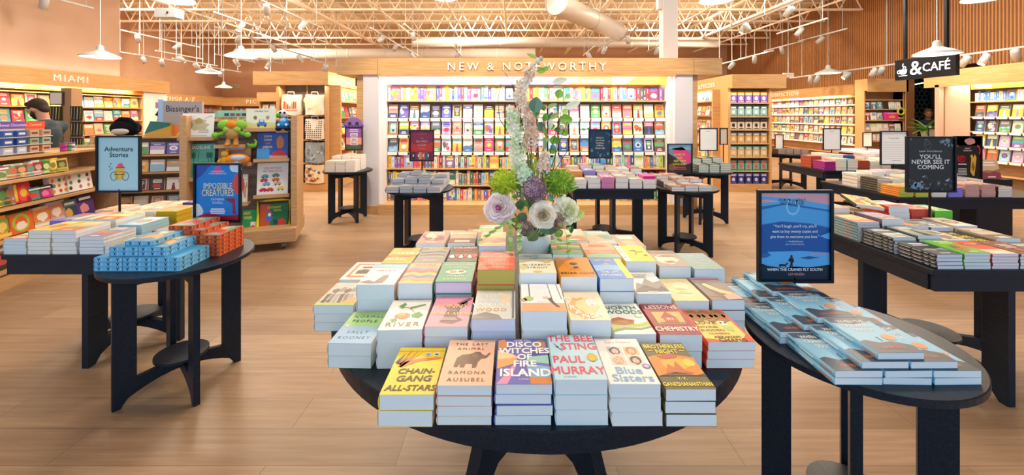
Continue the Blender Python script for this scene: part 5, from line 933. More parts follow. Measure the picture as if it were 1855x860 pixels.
def s_dare(g):
    g.rect(0, .55, 1, 1, '#8c5cb0', ZA); g.rect(0, .2, 1, .55, '#e0a08c', ZA); g.rect(0, 0, 1, .22, '#4c5a54', ZA); bars(g, .5, .9, .7, 2, .04, '#e8d8f0', ZB)
    for i, s in enumerate(('Dare', 'you', 'Read')): g.rect(.26, .6 - .2 * i, .74, .76 - .2 * i, '#d8d0d8', ZB); T(g, s, .5, .63 - .2 * i, .09, '#3c2c4c', ZC, bold=.02, asp=AS)
def s_ya(g):
    T(g, 'Young Adult', .5, .78, .06, '#9a9894', ZB, sx=.8, asp=AS)
    for i in range(8): g.rect(.1, .66 - .07 * i, .9, .668 - .07 * i, '#b4b6b8', ZB)
    bars(g, .6, .1, .5, 1, .02, '#b8b6b4')
def s_list(n, c='#a4a6aa'):
    def f(g):
        bars(g, .5, .86, .4, 1, .02, c)
        for i in range(n): g.rect(.1, .78 - .6 / n * i, .9, .786 - .6 / n * i, '#cdd2d8', ZB)
    return f
def s_fund(g):
    g.rect(0, 0, 1, 1, '#241c1c', ZA); g.poly([(0, .8), (1, .8), (1, 1), (0, 1)], '#8c6c6c', ZA); g.blob(.6, .9, .2, '#c88c84', ZB, 12, 3, .08)
    for (a0, a1, x) in ((100, 220, .16), (-40, 80, .84)):
        g.line([(x + .14 * math.cos(R(a0 + 20 * k)), .68 + .12 * math.sin(R(a0 + 20 * k))) for k in range(7)], .04, '#e83440', ZB)
    T(g, 'FINALIST', .5, .72, .03, '#f0e8e8', asp=AS); T(g, 'READER PICK', .5, .67, .03, '#f0e8e8', asp=AS); T(g, 'RED', .26, .42, .15, '#c81c24', ZC, bold=.03, sx=.62, asp=AS); bars(g, .3, .36, .44, 1, .02, '#e8e0dc'); bars(g, .3, .26, .42, 5, .018, '#c8c0bc', ZB, 2.0)
    g.poly([(.6, .2), (.64, .5), (.6, .56), (.68, .6), (.72, .52), (.78, .6), (.84, .52), (.8, .3), (.76, .1), (.7, .1)], '#d8a83c', ZB); g.poly([(.64, .3), (.7, .44), (.78, .3), (.72, .2)], '#8c5c1c', ZC)
def px_sign(name, label, x0, x1, y0, y1, Y, zbase, art, back, rz=0, group=None):
    c = PW((x0 + x1) / 2, (y0 + y1) / 2, Y); return sign(name, label, c.x, Y, c.z, (x1 - x0) / FPX * Y, (y1 - y0) / FPX * Y, art, zbase, rz, back=back)
px_sign('poster_stand', 'pale blue framed sign with a yellow cyclist and red cap', 175.5, 256, 245.5, 348, 2.755, TH, s_adv, '#b4e0ee')
px_sign('poster_stand', 'bright blue framed poster with ornate gold lettering', 352, 437.5, 295, 402, 2.535, TH, s_imp, '#1c84dc')
px_sign('poster_stand', 'blue framed poster of a man and dog beneath the hills', 1371.5, 1507, 343.5, 511, 1.725, TH, s_crane, '#2c6cb4')
px_sign('poster_stand', 'black framed poster with white capitals among shards', 1640.5, 1730, 247, 348, 2.726, TH, s_myst, '#2c2a2c')
px_sign('poster_stand', 'dark red framed poster with a row of books below', 742, 786.5, 235, 292, 4.775, TH, s_vinci, '#8c3050')
px_sign('poster_stand', 'navy framed poster with white centred lines behind the bouquet', 1066, 1107.5, 234, 287, 5.1, TH, s_blue, '#1c3854')
px_sign('poster_stand', 'small framed poster with hot pink splash and yellow words', 1208.5, 1254, 260, 316, 4.855, TH, s_pink, '#7c9cb8')
dare = px_sign('poster_stand', 'small purple framed poster with three white word strips', 625.5, 657, 230, 272, 6.12, TH, s_dare, '#8c68a8')
px_sign('poster_stand', 'black and red framed poster with a yellow figure', 1727, 1778, 246, 328, 4.66, TH, s_fund, '#241c1c')
px_sign('list_stand', 'white framed reading list in front of the stationery shelf', 1594, 1643.5, 237, 299, 4.66, TH, s_ya, '#f2f1ee')
px_sign('list_stand', 'white framed page before the nonfiction shelves', 1490.5, 1523, 232, 272, 6.34, TH, s_list(7), '#eef2f6')
px_sign('list_stand', 'small beige framed card near the stationery shelf', 1562.5, 1580, 239.5, 266, 8.55, .775, s_list(4), '#ecdccb')
px_sign('list_stand', 'narrow white framed card on the brownish book table', 1403.5, 1419, 243, 275, 8.62, TH, s_list(5), '#f4f0ea')
px_sign('list_stand', 'white framed page above the dark green books', 1266.5, 1299.5, 231.5, 273, 6.08, TH, s_list(6), '#f2f1f0')
px_sign('list_stand', 'narrow tan framed card beside the white page', 1303.5, 1318, 231.5, 262, 6.1, TH, s_list(5), '#e0cbb4')
# the purple domed topper fixed above the small purple poster
c = PW(641, 231, 6.12) - Vector(dare.location); g = G(); g.M = Matrix.Translation(c) @ Matrix.Rotation(R(90), 4, 'X')
g.prism([(.15 * math.cos(R(a)), .155 * math.sin(R(a))) for a in range(0, 181, 12)], -.005, .005, '#8c6cb4')
for x in (-.06, .05): g.disc(x, .06, .026, '#3c2c4c', .0062, 14)
for i in range(6): g.disc(-.12 + .048 * i, .022, .02, '#5c4484', .006, 12)
g.build('domed_topper', 'print', dare)
# ---------------------------------------------------------------- bookcases
def oriented(x, y, a): return Matrix.Translation((x, y, 0)) @ Matrix.Rotation(a, 4, 'Z')
def shelf_unit(name, label, x, y, a, w, shelves, dep=.32, ztop=2.12, hz=(2.12, 2.37), header=None, txt=None, tx=None, ts=.12, base=.14, back='oakpale', cheek='oak', strip=None, hdep=.1, group=None, cheeks=(True, True), space=1.35):
    """bookcase seen from the front: local x runs along it, y goes into the wall"""
    o = thing(name, label, 'bookcase', (x, y, 0), a, group)
    g = G(); g.box(0, w, dep - .02, dep, base, ztop); g.build('back_panel', back, o)
    for i, s in enumerate(cheeks):
        if s: g = G(); g.box(-.03 if i == 0 else w, 0 if i == 0 else w + .03, 0, dep, 0, ztop); g.build('side_panel', cheek, o)
    g = G(); g.box(0, w, .0, dep - .02, 0, base); g.build('plinth', 'oak', o)
    for z in shelves: g = G(); g.box(.001, w - .001, .0, dep - .021, z - .02, z); g.build('shelf_board', 'oak', o)
    if header is not False:
        h0, h1 = header or (-.03, w + .03); g = G(); g.box(h0, h1, -hdep, dep, hz[0], hz[1]); g.box(h0, h1, -hdep, -hdep + .012, hz[0] - .03, hz[0] + .001); g.build('header', 'oak', o)
        if txt:
            g = G(); g.M = Matrix.Translation((tx if tx is not None else w / 2, -hdep - .012, (hz[0] + hz[1]) / 2 - ts * .36)) @ Matrix.Rotation(R(90), 4, 'X')
            g.text(txt, 0, 0, ts, '#fff', 0, 'CENTER', 0, 0, 1.0, .06, space); g.build('header_lettering', 'letter', o)
    return o
def face_mesh(key, w, d, t, col, kind, c2, c3, seed):
    k = ('face', key, round(w, 3), round(d, 3))
    if k not in _bk:
        g = cover_geo(w, d, t, col, None, generic(kind, c2, c3, '#f8f4ea', seed)); n0 = len(g.v)
        p = pages_geo(w, d, t); g.add(p.v, p.f, '#efece4'); _bk[k] = g.mesh('face_out_book', 'print')
    return _bk[k]
CN = {'red': '#c8343c', 'pink': '#e86c94', 'hot pink': '#e0406c', 'salmon': '#ec8c74', 'orange': '#e88434', 'amber': '#eeac3c', 'yellow': '#f2d23c', 'lime': '#b8d04c', 'green': '#4c9c5c', 'dark green': '#2f5c44', 'mint': '#a8d8c4', 'teal': '#3c94a0', 'sky blue': '#8cc0e4', 'blue': '#3c74c0', 'navy': '#28407c', 'indigo': '#4c50b4', 'lilac': '#b4a0d4', 'purple': '#7c4c9c', 'white': '#f2f0ec', 'cream': '#f2e6c8', 'peach': '#f2c4a0', 'tan': '#c8a478', 'brown': '#8c5c44', 'grey': '#9c9ca0', 'slate': '#58646e', 'charcoal': '#3a3a40', 'pale green': '#cfe0c0', 'pale blue': '#d0e0f0', 'maroon': '#7c2438', 'rust': '#b85430'}
CN = {k: '#%02x%02x%02x' % tuple(int(int(v[i:i + 2], 16) * .86 + 245 * .14) for i in (1, 3, 5)) for k, v in CN.items()}
CL = list(CN)
def face_out(o_mat, x, y, z, w, h, t, cname, kind, c2, c3, seed, label, group, lean=10, name='face_out_book'):
    """a book standing cover outward on a ledge, leaning back against the panel"""
    me = face_mesh((cname, kind, c2, c3, seed), w, h, t, CN[cname], kind, CN[c2], CN[c3], seed)
    o = bpy.data.objects.new(name, me); COL.objects.link(o)
    o.matrix_world = o_mat @ Matrix.Translation((x, y, z)) @ Matrix.Rotation(R(90 - lean), 4, 'X') @ Matrix.Translation((0, h / 2, 0)) @ Matrix.Identity(4)
    tag(o, label, 'book', group); return o
_sp = {}
def spine_out(o_mat, x, y, z, w, h, d, cname, seed, label, group, name='shelved_book'):
    k = (cname, round(w, 3), round(h, 3), seed % 4)
    if k not in _sp:
        g = G(); c = CN[cname]; n = 4; pts = [(-w / 2, .004)] + [(-w / 2 + w * i / n, .004 - .004 * math.sin(math.pi * i / n)) for i in range(1, n)] + [(w / 2, .004)]
        q = pts + [(w / 2, d), (-w / 2, d)]; g.prism(q, 0, h, c); g.box(-w / 2 + .002, w / 2 - .002, .012, d - .003, h - .003, h - .0005, '#efe9dc')
        lt = '#f6f0e0' if sum(lin(c)[:3]) < 1.3 else '#4a4640'
        s = seed % 4
        def band(z0, z1, f, cc): g.add([(-w * f / 2, -.0008, h * z0), (w * f / 2, -.0008, h * z0), (w * f / 2, -.0008, h * z1), (-w * f / 2, -.0008, h * z1)], [(0, 1, 2, 3)], cc)
        band(.36 + .05 * s, .78, .16, lt); band(.06, .1, .5, lt)
        if s == 1: band(.84, .94, .9, CN[CL[(seed * 7) % len(CL)]])
        if s == 2: band(.14, .24, .95, CN[CL[(seed * 5) % len(CL)]])
        _sp[k] = g.mesh('shelved_book', 'print')
    o = bpy.data.objects.new(name, _sp[k]); COL.objects.link(o); o.matrix_world = o_mat @ Matrix.Translation((x, y, z)); tag(o, label, 'book', group); return o
class Count:
    spines = 0; faces = 0
def spine_row(o_mat, x0, x1, y, z, hmax, where, rnd, wmin=.02, wmax=.045, faces=(), group=None, cols=CL, dep=.15, skip=(), stuff=False):
    """fills a shelf with spine-out books, with face-out ones at the given places"""
    x = x0; i = 0; f = 0; rr = rnd; fc = sorted(faces); G_ = G() if stuff else None
    while x < x1 - wmin:
        if f < len(fc) and x >= fc[f]:
            c = rr.choice(cols); c2, c3 = rr.choice(CL), rr.choice(CL); hh = min(hmax * .96, .225)
            if x + .165 > x1: break
            face_out(o_mat, x + .0775, y + .02, z, .145, hh, .02, c, rr.choice(KINDS), c2, c3, rr.randrange(4), '%s book facing out among spines, %s on %s' % (c, nth(f), where), group, 4); x += .16; f += 1; continue
        w = rr.uniform(wmin, wmax); h = min(hmax, rr.uniform(.78, .98) * hmax); c = rr.choice(cols)
        w = round(w * 250) / 250; h = round(h * 100) / 100
        if x + w > x1: break
        if any(a < x < b for a, b in skip): x += w; continue
        if stuff:
            cc = CN[c]; G_.M = o_mat @ Matrix.Translation((x + w / 2, y, z)); G_.box(-w / 2 + .0008, w / 2 - .0008, 0, dep, 0, h, cc); lt = '#f6f0e0' if sum(lin(cc)[:3]) < 1.3 else '#4a4640'
            G_.add([(-w * .1, -.0008, h * .3), (w * .1, -.0008, h * .3), (w * .1, -.0008, h * .8), (-w * .1, -.0008, h * .8)], [(0, 1, 2, 3)], lt)
        else: spine_out(o_mat, x + w / 2, y, z, w - .0015, h, dep, c, rr.randrange(8), '%s spine-out book, %s along %s' % (c, nth(i), where), group); Count.spines += 1
        x += w; i += 1
    return G_
# ---- the big lit bookcase
YN = 6.42; XL, XR = -1.975, 2.43
RN2 = random.Random(11)
nn = thing('display_bookcase', 'wide brightly lit bookcase of new books with white header lettering', 'bookcase', (0, YN, 0))
g = G(); g.box(XL - .06, XR + .06, .34, .38, .0, 2.12); g.build('back_panel', 'oakpale', nn)
for (a, b) in ((XL - .3, XL - .06), (XR + .06, XR + .33)): g = G(); g.box(a, b, -.18, .5, 0, 2.12); g.build('pilaster', 'greypaint', nn)
for (a, b) in ((XL - .06, XL - .005), (XR + .005, XR + .06)): g = G(); g.box(a, b, -.1, .34, 0, 2.12); g.build('side_panel', 'white', nn)
for (a, b) in ((XL - .42, XL - .3), (XR + .33, XR + .43)): g = G(); g.box(a, b, -.12, .8, 0, 2.12); g.build('cheek', 'oak', nn)
[(lambda g: (g.box(a, b, -.19, -.18, 0, .12), g.build('pilaster_skirting', 'oak', nn)))(G()) for a, b in ((XL - .3, XL - .06), (XR + .06, XR + .33))]
g = G(); g.box(XL - .06, XR + .06, -.24, .34, 0, .145); g.build('plinth', 'oak', nn)
g = G(); g.box(XL - .06, XR + .33, -.22, .0, 2.12, 2.37); g.box(XL - .06, XR + .06, -.22, -.205, 2.09, 2.121); g.build('header', 'oak', nn)
for (a, b) in ((XL - .68, XL - .065), (XR + .335, XR + .76)): g = G(); g.box(a, b, -.22, .9, 2.12, 2.37); g.build('header_return', 'oak', nn)
g = G(); g.M = Matrix.Translation((.222, -.235, 2.185)) @ Matrix.Rotation(R(90), 4, 'X'); g.text('NEW & NOTEWORTHY', 0, 0, .172, '#fff', 0, 'CENTER', -.004, 0, 1.04, .06, 1.38); g.build('header_lettering', 'letter', nn)
for i, (a, b, c, c2) in enumerate(((XL, -1.09, '#8c90d0', '#b0b4e4'), (-1.085, -.2, '#d0e09c', '#f2e8b0'), (-.195, .68, '#7c8cd4', '#a8b4e8'), (.685, 1.56, '#ee9454', '#f6b484'), (1.565, XR, '#f2c844', '#f6de84'))):
    g = G(); g.M = Matrix.Translation((a, -.0, 1.985)) @ Matrix.Rotation(R(90), 4, 'X'); W_ = b - a; g.rect(0, 0, W_, .13, c, 0); g.poly([(0, .13), (W_ * .45, .13), (W_ * .25, 0), (0, 0)], c2, .0008)
    if i == 3: g.text('New & Noteworthy', W_ * .5, .035, .075, '#fff6ea', .0016, 'CENTER', .01, 0, 1, 0)
    elif i in (0, 1):
        g.text('New & Noteworthy', W_ * .62, .05, .06, '#f6f6ff', .0016, 'CENTER', .01, 0, 1, 0); g.blob(W_ * .16, .06, .06, '#f2d8b8', .0014, 12, i, .05)
    else: g.blob(W_ * .14, .06, .07, '#a8b8e0', .0014, 12, i, .05); g.text('New & Noteworthy', W_ * .6, .05, .055, '#f8f8ff' if i == 2 else '#a4842c', .0016, 'CENTER', .006, 0, 1, 0)
    g.build('promo_card', 'print', nn)
shz = [.155, .40, .665, .925, 1.195, 1.46, 1.735]   # bottoms of the seven rows, lowest first
for z in shz: g = G(); g.box(XL - .004, XR + .004, (.02 if z in shz[:3] + shz[6:] else .08), .339, z - .018, z); g.build('shelf_board', 'oak', nn)
IN = Matrix.Translation((0, YN, 0)); GRPN = 'face-out books on the big lit bookcase'
PIT = (XR - XL) / 26
PALS = {1.46: 'salmon indigo mint pale-blue charcoal indigo grey cream white yellow tan pink sky-blue cream peach teal white pink pale-blue green tan salmon orange peach white amber'.split(),
        1.195: 'orange lime hot-pink peach slate lilac salmon pale-blue cream grey yellow green mint pink white tan dark-green cream mint lilac amber blue pink pale-green charcoal rust'.split(),
        .925: 'charcoal amber red tan rust pale-blue amber cream grey hot-pink green teal white pink pale-blue sky-blue navy orange blue navy cream amber slate blue lilac green'.split()}
for z, pal in PALS.items():
    for i in range(26):
        c = pal[i % len(pal)].replace('-', ' '); rr = RN2; c2, c3 = rr.choice(CL), rr.choice(CL)
        row = {1.46: 'upper', 1.195: 'middle', .925: 'lower'}[z]
        face_out(IN, XL + PIT * (i + .5), .085, z + .001, .142, .213, .02, c, KINDS[(i * 3 + int(z * 10)) % 7], c2, c3, i % 4, '%s cover, %s along the %s row, lit bookcase' % (c, nth(i), row), GRPN, 9)
        g = G(); g.box(XL + PIT * i + .012, XL + PIT * (i + 1) - .012, .03, .036, z - .05, z - .001); g.build('label_holder', 'acrylic', nn)
for z, nm, hm in ((1.735, 'the top shelf of the lit bookcase', .235), (.665, 'the fifth shelf of the lit bookcase', .215), (.40, 'the sixth shelf of the lit bookcase', .225), (.155, 'the bottom shelf of the lit bookcase', .205)):
    spine_row(IN, XL + .01, XR - .01, .06, z + .001, hm, nm, RN2, .034, .062, [XL + v for v in ((.02, .6, 1.3, 1.85, 2.6, 3.2, 3.75, 4.15) if z > 1 else (.25, .9, 1.6, 2.1, 2.75, 3.3, 3.9))], 'spine-out books on the big lit bookcase')
area_lamp('header_strip_lamp', (.22, YN - .15, 2.117), (R(8), 0, 0), 4.3, .05, 72, (1, .92, .8))
# wall carrying the back of the unit
slab('partition_wall', XL - .42, XR + .43, YN + .5, YN + .62, 0, 2.3, 'tan')

# ---- left wall: local gifts bookcase
ml = shelf_unit('wall_bookcase', 'long oak bookcase with white five letter header by the man', -9.23, 6.7, R(90), 3.5, [.14, .46, .78, 1.08, 1.38, 1.68, 1.96], .31, 2.12, (2.12, 2.40), (-.4, 4.2), 'MIAMI', 1.75, .2)
for (a, b) in ((3.53, 4.2),): g = G(); g.box(a, b, -.02, .31, 0, 2.12); g.build('pilaster', 'white', ml)
IM = oriented(-9.23, 6.7, R(90))
for i, (a, b, c) in enumerate(((0, 1.0, '#a8cc5c'), (1.0, 2.1, '#f0b83c'), (2.1, 3.5, '#ee8044'))):
    g = G(); g.M = Matrix.Translation((a, -.01, 2.0)) @ Matrix.Rotation(R(90), 4, 'X'); g.rect(0, 0, b - a, .11, c, 0); g.text('New & Noteworthy', (b - a) * .5, .035, .055, '#fffbe8', .001, 'CENTER', .008, 0, 1, 0); g.build('promo_card', 'print', ml)
RM = random.Random(21)
WARMC = ['orange', 'amber', 'yellow', 'lime', 'peach', 'cream', 'green', 'sky blue', 'red', 'teal', 'pink', 'white', 'tan']
for zi, z in enumerate([1.68, 1.38, 1.08, .78]):
    for i in range(16):
        c = RM.choice(WARMC); wd = .185
        face_out(IM, .11 + .215 * i, .06, z + .001, wd, .22 + .02 * (i % 2), .03, c, RM.choice(KINDS), RM.choice(WARMC), RM.choice(CL), i % 4, '%s gift book facing out, %s along the %s shelf of the wall bookcase' % (c, nth(i), ONES[zi]), 'gift books on the left wall bookcase', 8, 'gift_book')
area_lamp('header_strip_lamp', (-9.17, 8.3, 2.117), (R(8), 0, R(90)), 3.2, .05, 60, (1, .82, .55))
area_lamp('cove_lamp', (-9.42, 8.4, 2.42), (R(180), 0, R(90)), 3.4, .05, 9, (1, .88, .72))
# ---- far alcove
ac = shelf_unit('wall_bookcase', 'long far bookcase lettered by author in the alcove', -13.1, 10.2, R(90), 8.2, [.14, .5, .86, 1.22, 1.58], .29, 1.98, (1.98, 2.32), (-.1, 8.3), 'AUTHOR A-Z', 5.6, .24)
for j, z in enumerate([.86, 1.22, 1.58]):
    gg = spine_row(oriented(-13.1, 10.2, R(90)), .05, 8.1, .05, z + .001, .27, 'x', RM, .04, .08, (), None, ['white', 'red', 'slate', 'navy', 'cream', 'teal', 'charcoal', 'brown'], .16, (), True)
    o = gg.build('shelved_book_row', 'print'); tag(o, 'distant spine-out books on the %s shelf of the alcove bookcase' % ('third', 'fourth', 'fifth')[j], 'books', 'alcove books'); o['kind'] = 'stuff'
bc = shelf_unit('wall_bookcase', 'bookcase across the far end wall behind the picture book stand', -12.6, 18.45, 0, 9.0, [.14, .5, .86, 1.22, 1.58], .3, 1.95, (1.95, 2.30), (-.5, 9.0), 'PICTURE BOOKS', 1.9, .26)
for j, z in enumerate([.86, 1.22, 1.58]):
    gg = spine_row(oriented(-12.6, 18.45, 0), .05, 8.9, .05, z + .001, .27, 'x', RM, .04, .08, (), None, ['white', 'red', 'slate', 'navy', 'cream', 'teal', 'charcoal', 'brown'], .16, (), True)
    o = gg.build('shelved_book_row', 'print'); tag(o, 'distant spine-out books on the %s shelf of the end wall bookcase' % ('third', 'fourth', 'fifth')[j], 'books', 'end wall books'); o['kind'] = 'stuff'
ab = shelf_unit('aisle_bookcase', 'small oak bookcase end seen over the picture book stand', -6.72, 10.9, 0, .78, [.14, .5, .86, 1.22, 1.58], .3, 1.9, (1.9, 2.11))
IA = Matrix.Translation((-6.72, 10.9, 0))
for j, z in enumerate((1.22, 1.58)):
    for i in range(4): face_out(IA, .11 + .185 * i, .06, z + .001, .15, .21, .03, ('white', 'cream', 'pale blue', 'pale green')[(i + j) % 4], KINDS[(i + j) % 7], 'grey', 'sky blue', i % 4, 'pale cover, %s along the %s shelf of the small aisle bookcase' % (nth(i), ('lower', 'upper')[j]), 'covers on the aisle bookcase', 8, 'aisle_cover')
# ---- gift bookcase with tote bags (centre left, two faces)
YG = 8.05; XG = -3.62
gb = thing('gift_bookcase', 'oak corner bookcase with hanging tote bags on its front', 'bookcase', (XG, YG, 0))
g = G(); g.box(-1.0, 0, .25, .3, .12, 2.1); g.build('back_panel', 'greywood', gb)
for (a, b) in ((-1.03, -.97), (-.07, 0)): g = G(); g.box(a, b, 0, .25, 0, 2.1); g.build('side_panel', 'oak', gb)
g = G(); g.box(-.97, -.07, 0, .25, 0, .14); g.build('plinth', 'oak', gb)
g = G(); g.box(-1.45, .02, -.06, 2.0, 2.1, 2.36); g.build('header', 'oak', gb)
g = G(); g.box(-.05, 0, .25, 2.0, 0, 2.1); g.box(-1.0, -.05, 1.95, 2.0, 0, 2.1); g.build('side_carcass', 'oak', gb)
for z in (.16, .56, 1.02, 1.5): g = G(); g.box(-.97, -.07, .02, .25, z - .02, z); g.build('shelf_board', 'oak', gb)
g = G(); g.box(-.53, -.505, .2, .245, .14, 2.1); g.build('divider', 'oak', gb)
for z in (.5, .82, 1.14, 1.46, 1.78): g = G(); g.M = Matrix.Identity(4); g.box(0, .2, .1, 1.98, z - .02, z); g.build('shelf_board', 'oak', gb)
for y_ in (.05, 1.95): g = G(); g.box(0, .22, y_, y_ + .05, 0, 2.1); g.build('side_panel', 'oak', gb)
def tote(x, z, w, h, d, base, patt, label):
    o = thing('tote_bag', label, 'bag', (XG + x, YG + .02, z), 0, 'tote bags on the gift bookcase'); rr = random.Random(int(x * 100 + z * 10))
    n = 10; g = G(); vs = []; fs = []
    for i in range(n + 1):
        t_ = i / n
        for k in range(9): u_ = k / 8; vs.append((-w / 2 + w * u_ + .006 * math.sin(9 * t_), -.02 - d * math.sin(math.pi * u_) * (1 - .6 * t_) + .0, h * t_ + .006 * math.sin(7 * u_)))
    N = len(vs); vs += [(v[0], .06 + .02 * (1 - v[2] / h), v[2]) for v in vs]
    for i in range(n):
        for k in range(8): a = i * 9 + k; fs += [(a, a + 1, a + 10, a + 9), (N + a, N + a + 9, N + a + 10, N + a + 1)]
        fs += [(i * 9, i * 9 + 9, N + i * 9 + 9, N + i * 9), (i * 9 + 8, N + i * 9 + 8, N + i * 9 + 17, i * 9 + 17)]
    g.add(vs, fs, base); fs2 = [(k, N + k, N + k + 1, k + 1) for k in range(8)]; g.add(vs, fs2, base); g.build('bag_body', 'matte', o, True)
    q = G(); q.M = Matrix.Translation((0, -.024 - d, .0)) @ Matrix.Rotation(R(84), 4, 'X'); patt(q, w, h, rr); q.build('print_pattern', 'matte', o)
    q = G(); q.tube([(-w * .18, -.01, h), (-w * .16, -.02, h + .05), (w * .16, -.02, h + .05), (w * .18, -.01, h)], .008, base, 6, False); q.build('handle', 'matte', o)
def pt_bl(cols, n, s): 
    def f(q, w, h, rr):
        for i in range(n): q.blob(rr.uniform(-.42, .42) * w, rr.uniform(.1, .86) * h, s * rr.uniform(.6, 1.3), cols[i % len(cols)], .0005 + .00005 * i, 8, i)
    return f
def pt_dash(c):
    def f(q, w, h, rr):
        for i in range(8):
            for k in range(9): q.rect(-w * .44 + w * .112 * i, h * .06 + h * .1 * k, -w * .44 + w * .112 * i + w * .06, h * .06 + h * .1 * k + h * .05, c, .0006)
    return f
def pt_book(q, w, h, rr):
    for i in range(7): q.rect(-w * .34 + i * w * .1, h * .3, -w * .27 + i * w * .1, h * (.62 + .08 * rr.random()), ('#d0583c', '#e8a04c', '#b04838')[i % 3], .0006)
    q.rect(-w * .4, h * .2, w * .4, h * .24, '#c07058', .0006)
for (x, z, base, p_, lb) in ((-.74, 1.51, '#f3ece0', pt_book, 'white tote bag printed with a row of red books'), (-.27, 1.51, '#f4ecd8', pt_bl(['#efe0b8', '#e8d4a0'], 5, .07), 'plain cream tote bag on the top row'), (-.74, 1.03, '#e6e2c6', pt_bl(['#4c9c6c', '#8cb87c', '#e0a06c'], 16, .035), 'sage tote bag printed with green leaves'), (-.27, 1.03, '#f0ebe0', pt_dash('#3c3a38'), 'white tote bag with black dash pattern'),
                    (-.74, .57, '#eadfca', pt_bl(['#4a4038', '#6c5c4c'], 7, .045), 'natural canvas tote bag with dark drawing'), (-.27, .57, '#98a8b4', pt_bl(['#6c7c8c', '#b8c4cc'], 22, .022), 'grey blue speckled tote bag'), (-.74, .17, '#26304a', pt_bl(['#d8b48c', '#8c5c4c'], 8, .04), 'dark navy tote bag on the bottom row'), (-.27, .17, '#efe0c4', pt_bl(['#c87a4c', '#4c5a7c', '#d8a84c', '#8c4c44'], 22, .03), 'cream tote bag scattered with small motifs')):
    tote(x, z, .37, .40 if z > .3 else .36, .05, base, p_, lb)
IG = oriented(XG + .01, YG, R(90))
for j, z in enumerate((.5, .82, 1.14, 1.46, 1.78)):
    for i in range(9):
        c = RM.choice(['cream', 'tan', 'orange', 'hot pink', 'green', 'mint', 'white', 'brown', 'navy', 'red'])
        face_out(IG, .2 + .2 * i, -.12, z + .001, .165, .22, .02, c, RM.choice(KINDS), RM.choice(CL), RM.choice(CL), i % 4, '%s magazine, %s along the %s shelf of the gift bookcase side' % (c, nth(i), ONES[j]), 'magazines on the gift bookcase side', 14, 'magazine')
area_lamp('header_strip_lamp', (XG - .5, YG - .03, 2.09), (R(-20), 0, 0), .9, .05, 16, (1, .82, .55))
area_lamp('header_strip_lamp', (XG + .3, YG + 1.0, 2.3), (R(0), R(25), 0), .05, 1.6, 20, (1, .82, .55))
o = thing('loudspeaker', 'small black loudspeaker high beside the bookcase pilaster', 'speaker', (-2.55, 6.9, 1.99)); g = G(); g.box(-.07, .07, -.07, .07, 0, .13); g.build('cabinet', 'frame', o, False, .006); g = G(); g.M = Matrix.Translation((0, -.072, .065)) @ Matrix.Rotation(R(90), 4, 'X'); g.lathe([(.05, 0), (.046, .004), (.02, -.006), (.012, .002)], '#222', 20); g.build('driver_cone', 'frame', o)
# ---------------------------------------------------------------- right-hand side
XE, YE = 4.27, 8.02
es = thing('gift_bookcase', 'oak corner bookcase with tins and boxed sets on its front', 'bookcase', (XE, YE, 0))
g = G(); g.box(0, .80, .3, .34, .12, 2.0); g.build('back_panel', 'oakpale', es)
for (a, b) in ((-.03, .02), (.79, .83)): g = G(); g.box(a, b, 0, .34, 0, 2.05); g.build('side_panel', 'oak', es)
g = G(); g.box(.02, .79, 0, .3, 0, .13); g.build('plinth', 'oak', es)
g = G(); g.box(-.0, 1.05, -.1, 1.9, 2.03, 2.30); g.build('header', 'oak', es)
ESZ = [.15, .41, .68, .95, 1.22, 1.48, 1.75]
for z in ESZ: g = G(); g.box(.021, .789, .01, .3, z - .018, z); g.build('shelf_board', 'oak', es)
g = G(); g.box(.03, .83, .34, 1.9, 0, 2.03); g.build('side_carcass', 'oak', es)
for z in (.6, .9, 1.2, 1.5, 1.8): g = G(); g.box(-.16, .03, .36, 1.88, z - .02, z); g.build('shelf_board', 'oak', es)
for y_ in (.30, 1.88): g = G(); g.box(-.18, .03, y_, y_ + .05, 0, 2.03); g.build('side_panel', 'oak', es)
g = G(); g.M = Matrix.Translation((-.012, 1.2, 2.1)) @ Matrix.Rotation(R(-90), 4, 'Z') @ Matrix.Rotation(R(90), 4, 'X'); g.text('GAMES & PUZZLES', 0, 0, .13, '#fff', 0, 'CENTER', 0, 0, 1, .05, 1.2); g.build('header_lettering', 'letter', es)
_bx = {}
def boxed(o_mat, x, y, z, w, h, d, c1, c2, c3, label, group, name='boxed_set', shape='box'):
    k = (c1, c2, c3, w, h, shape)
    if k not in _bx:
        g = G()
        if shape == 'box':
            g.box(-w / 2, w / 2, 0, d, 0, h * .97, c1); g.box(-w / 2 - .002, w / 2 + .002, -.002, d + .002, h * .72, h, c2)
        else: g.lathe([(w / 2, 0), (w / 2, h * .86), (w / 2 + .003, h * .86), (w / 2 + .003, h), (0.001, h)], c1, 20, 0, w / 2)
        g.M = Matrix.Translation((0, -.0026, 0)) @ Matrix.Rotation(R(90), 4, 'X'); g.blob(0, h * .42, w * .26, c3, 0, 10, 3, h * .18); g.rect(-w * .36, h * .76, w * .36, h * .9, c3, .0004); g.rect(-w * .4, h * .06, w * .4, h * .14, c2, .0002)
        _bx[k] = g.mesh('boxed_set', 'print')
    o = bpy.data.objects.new(name, _bx[k]); COL.objects.link(o); o.matrix_world = o_mat @ Matrix.Translation((x, y, z)); tag(o, label, 'box', group); return o
IE = Matrix.Translation((XE, YE, 0))
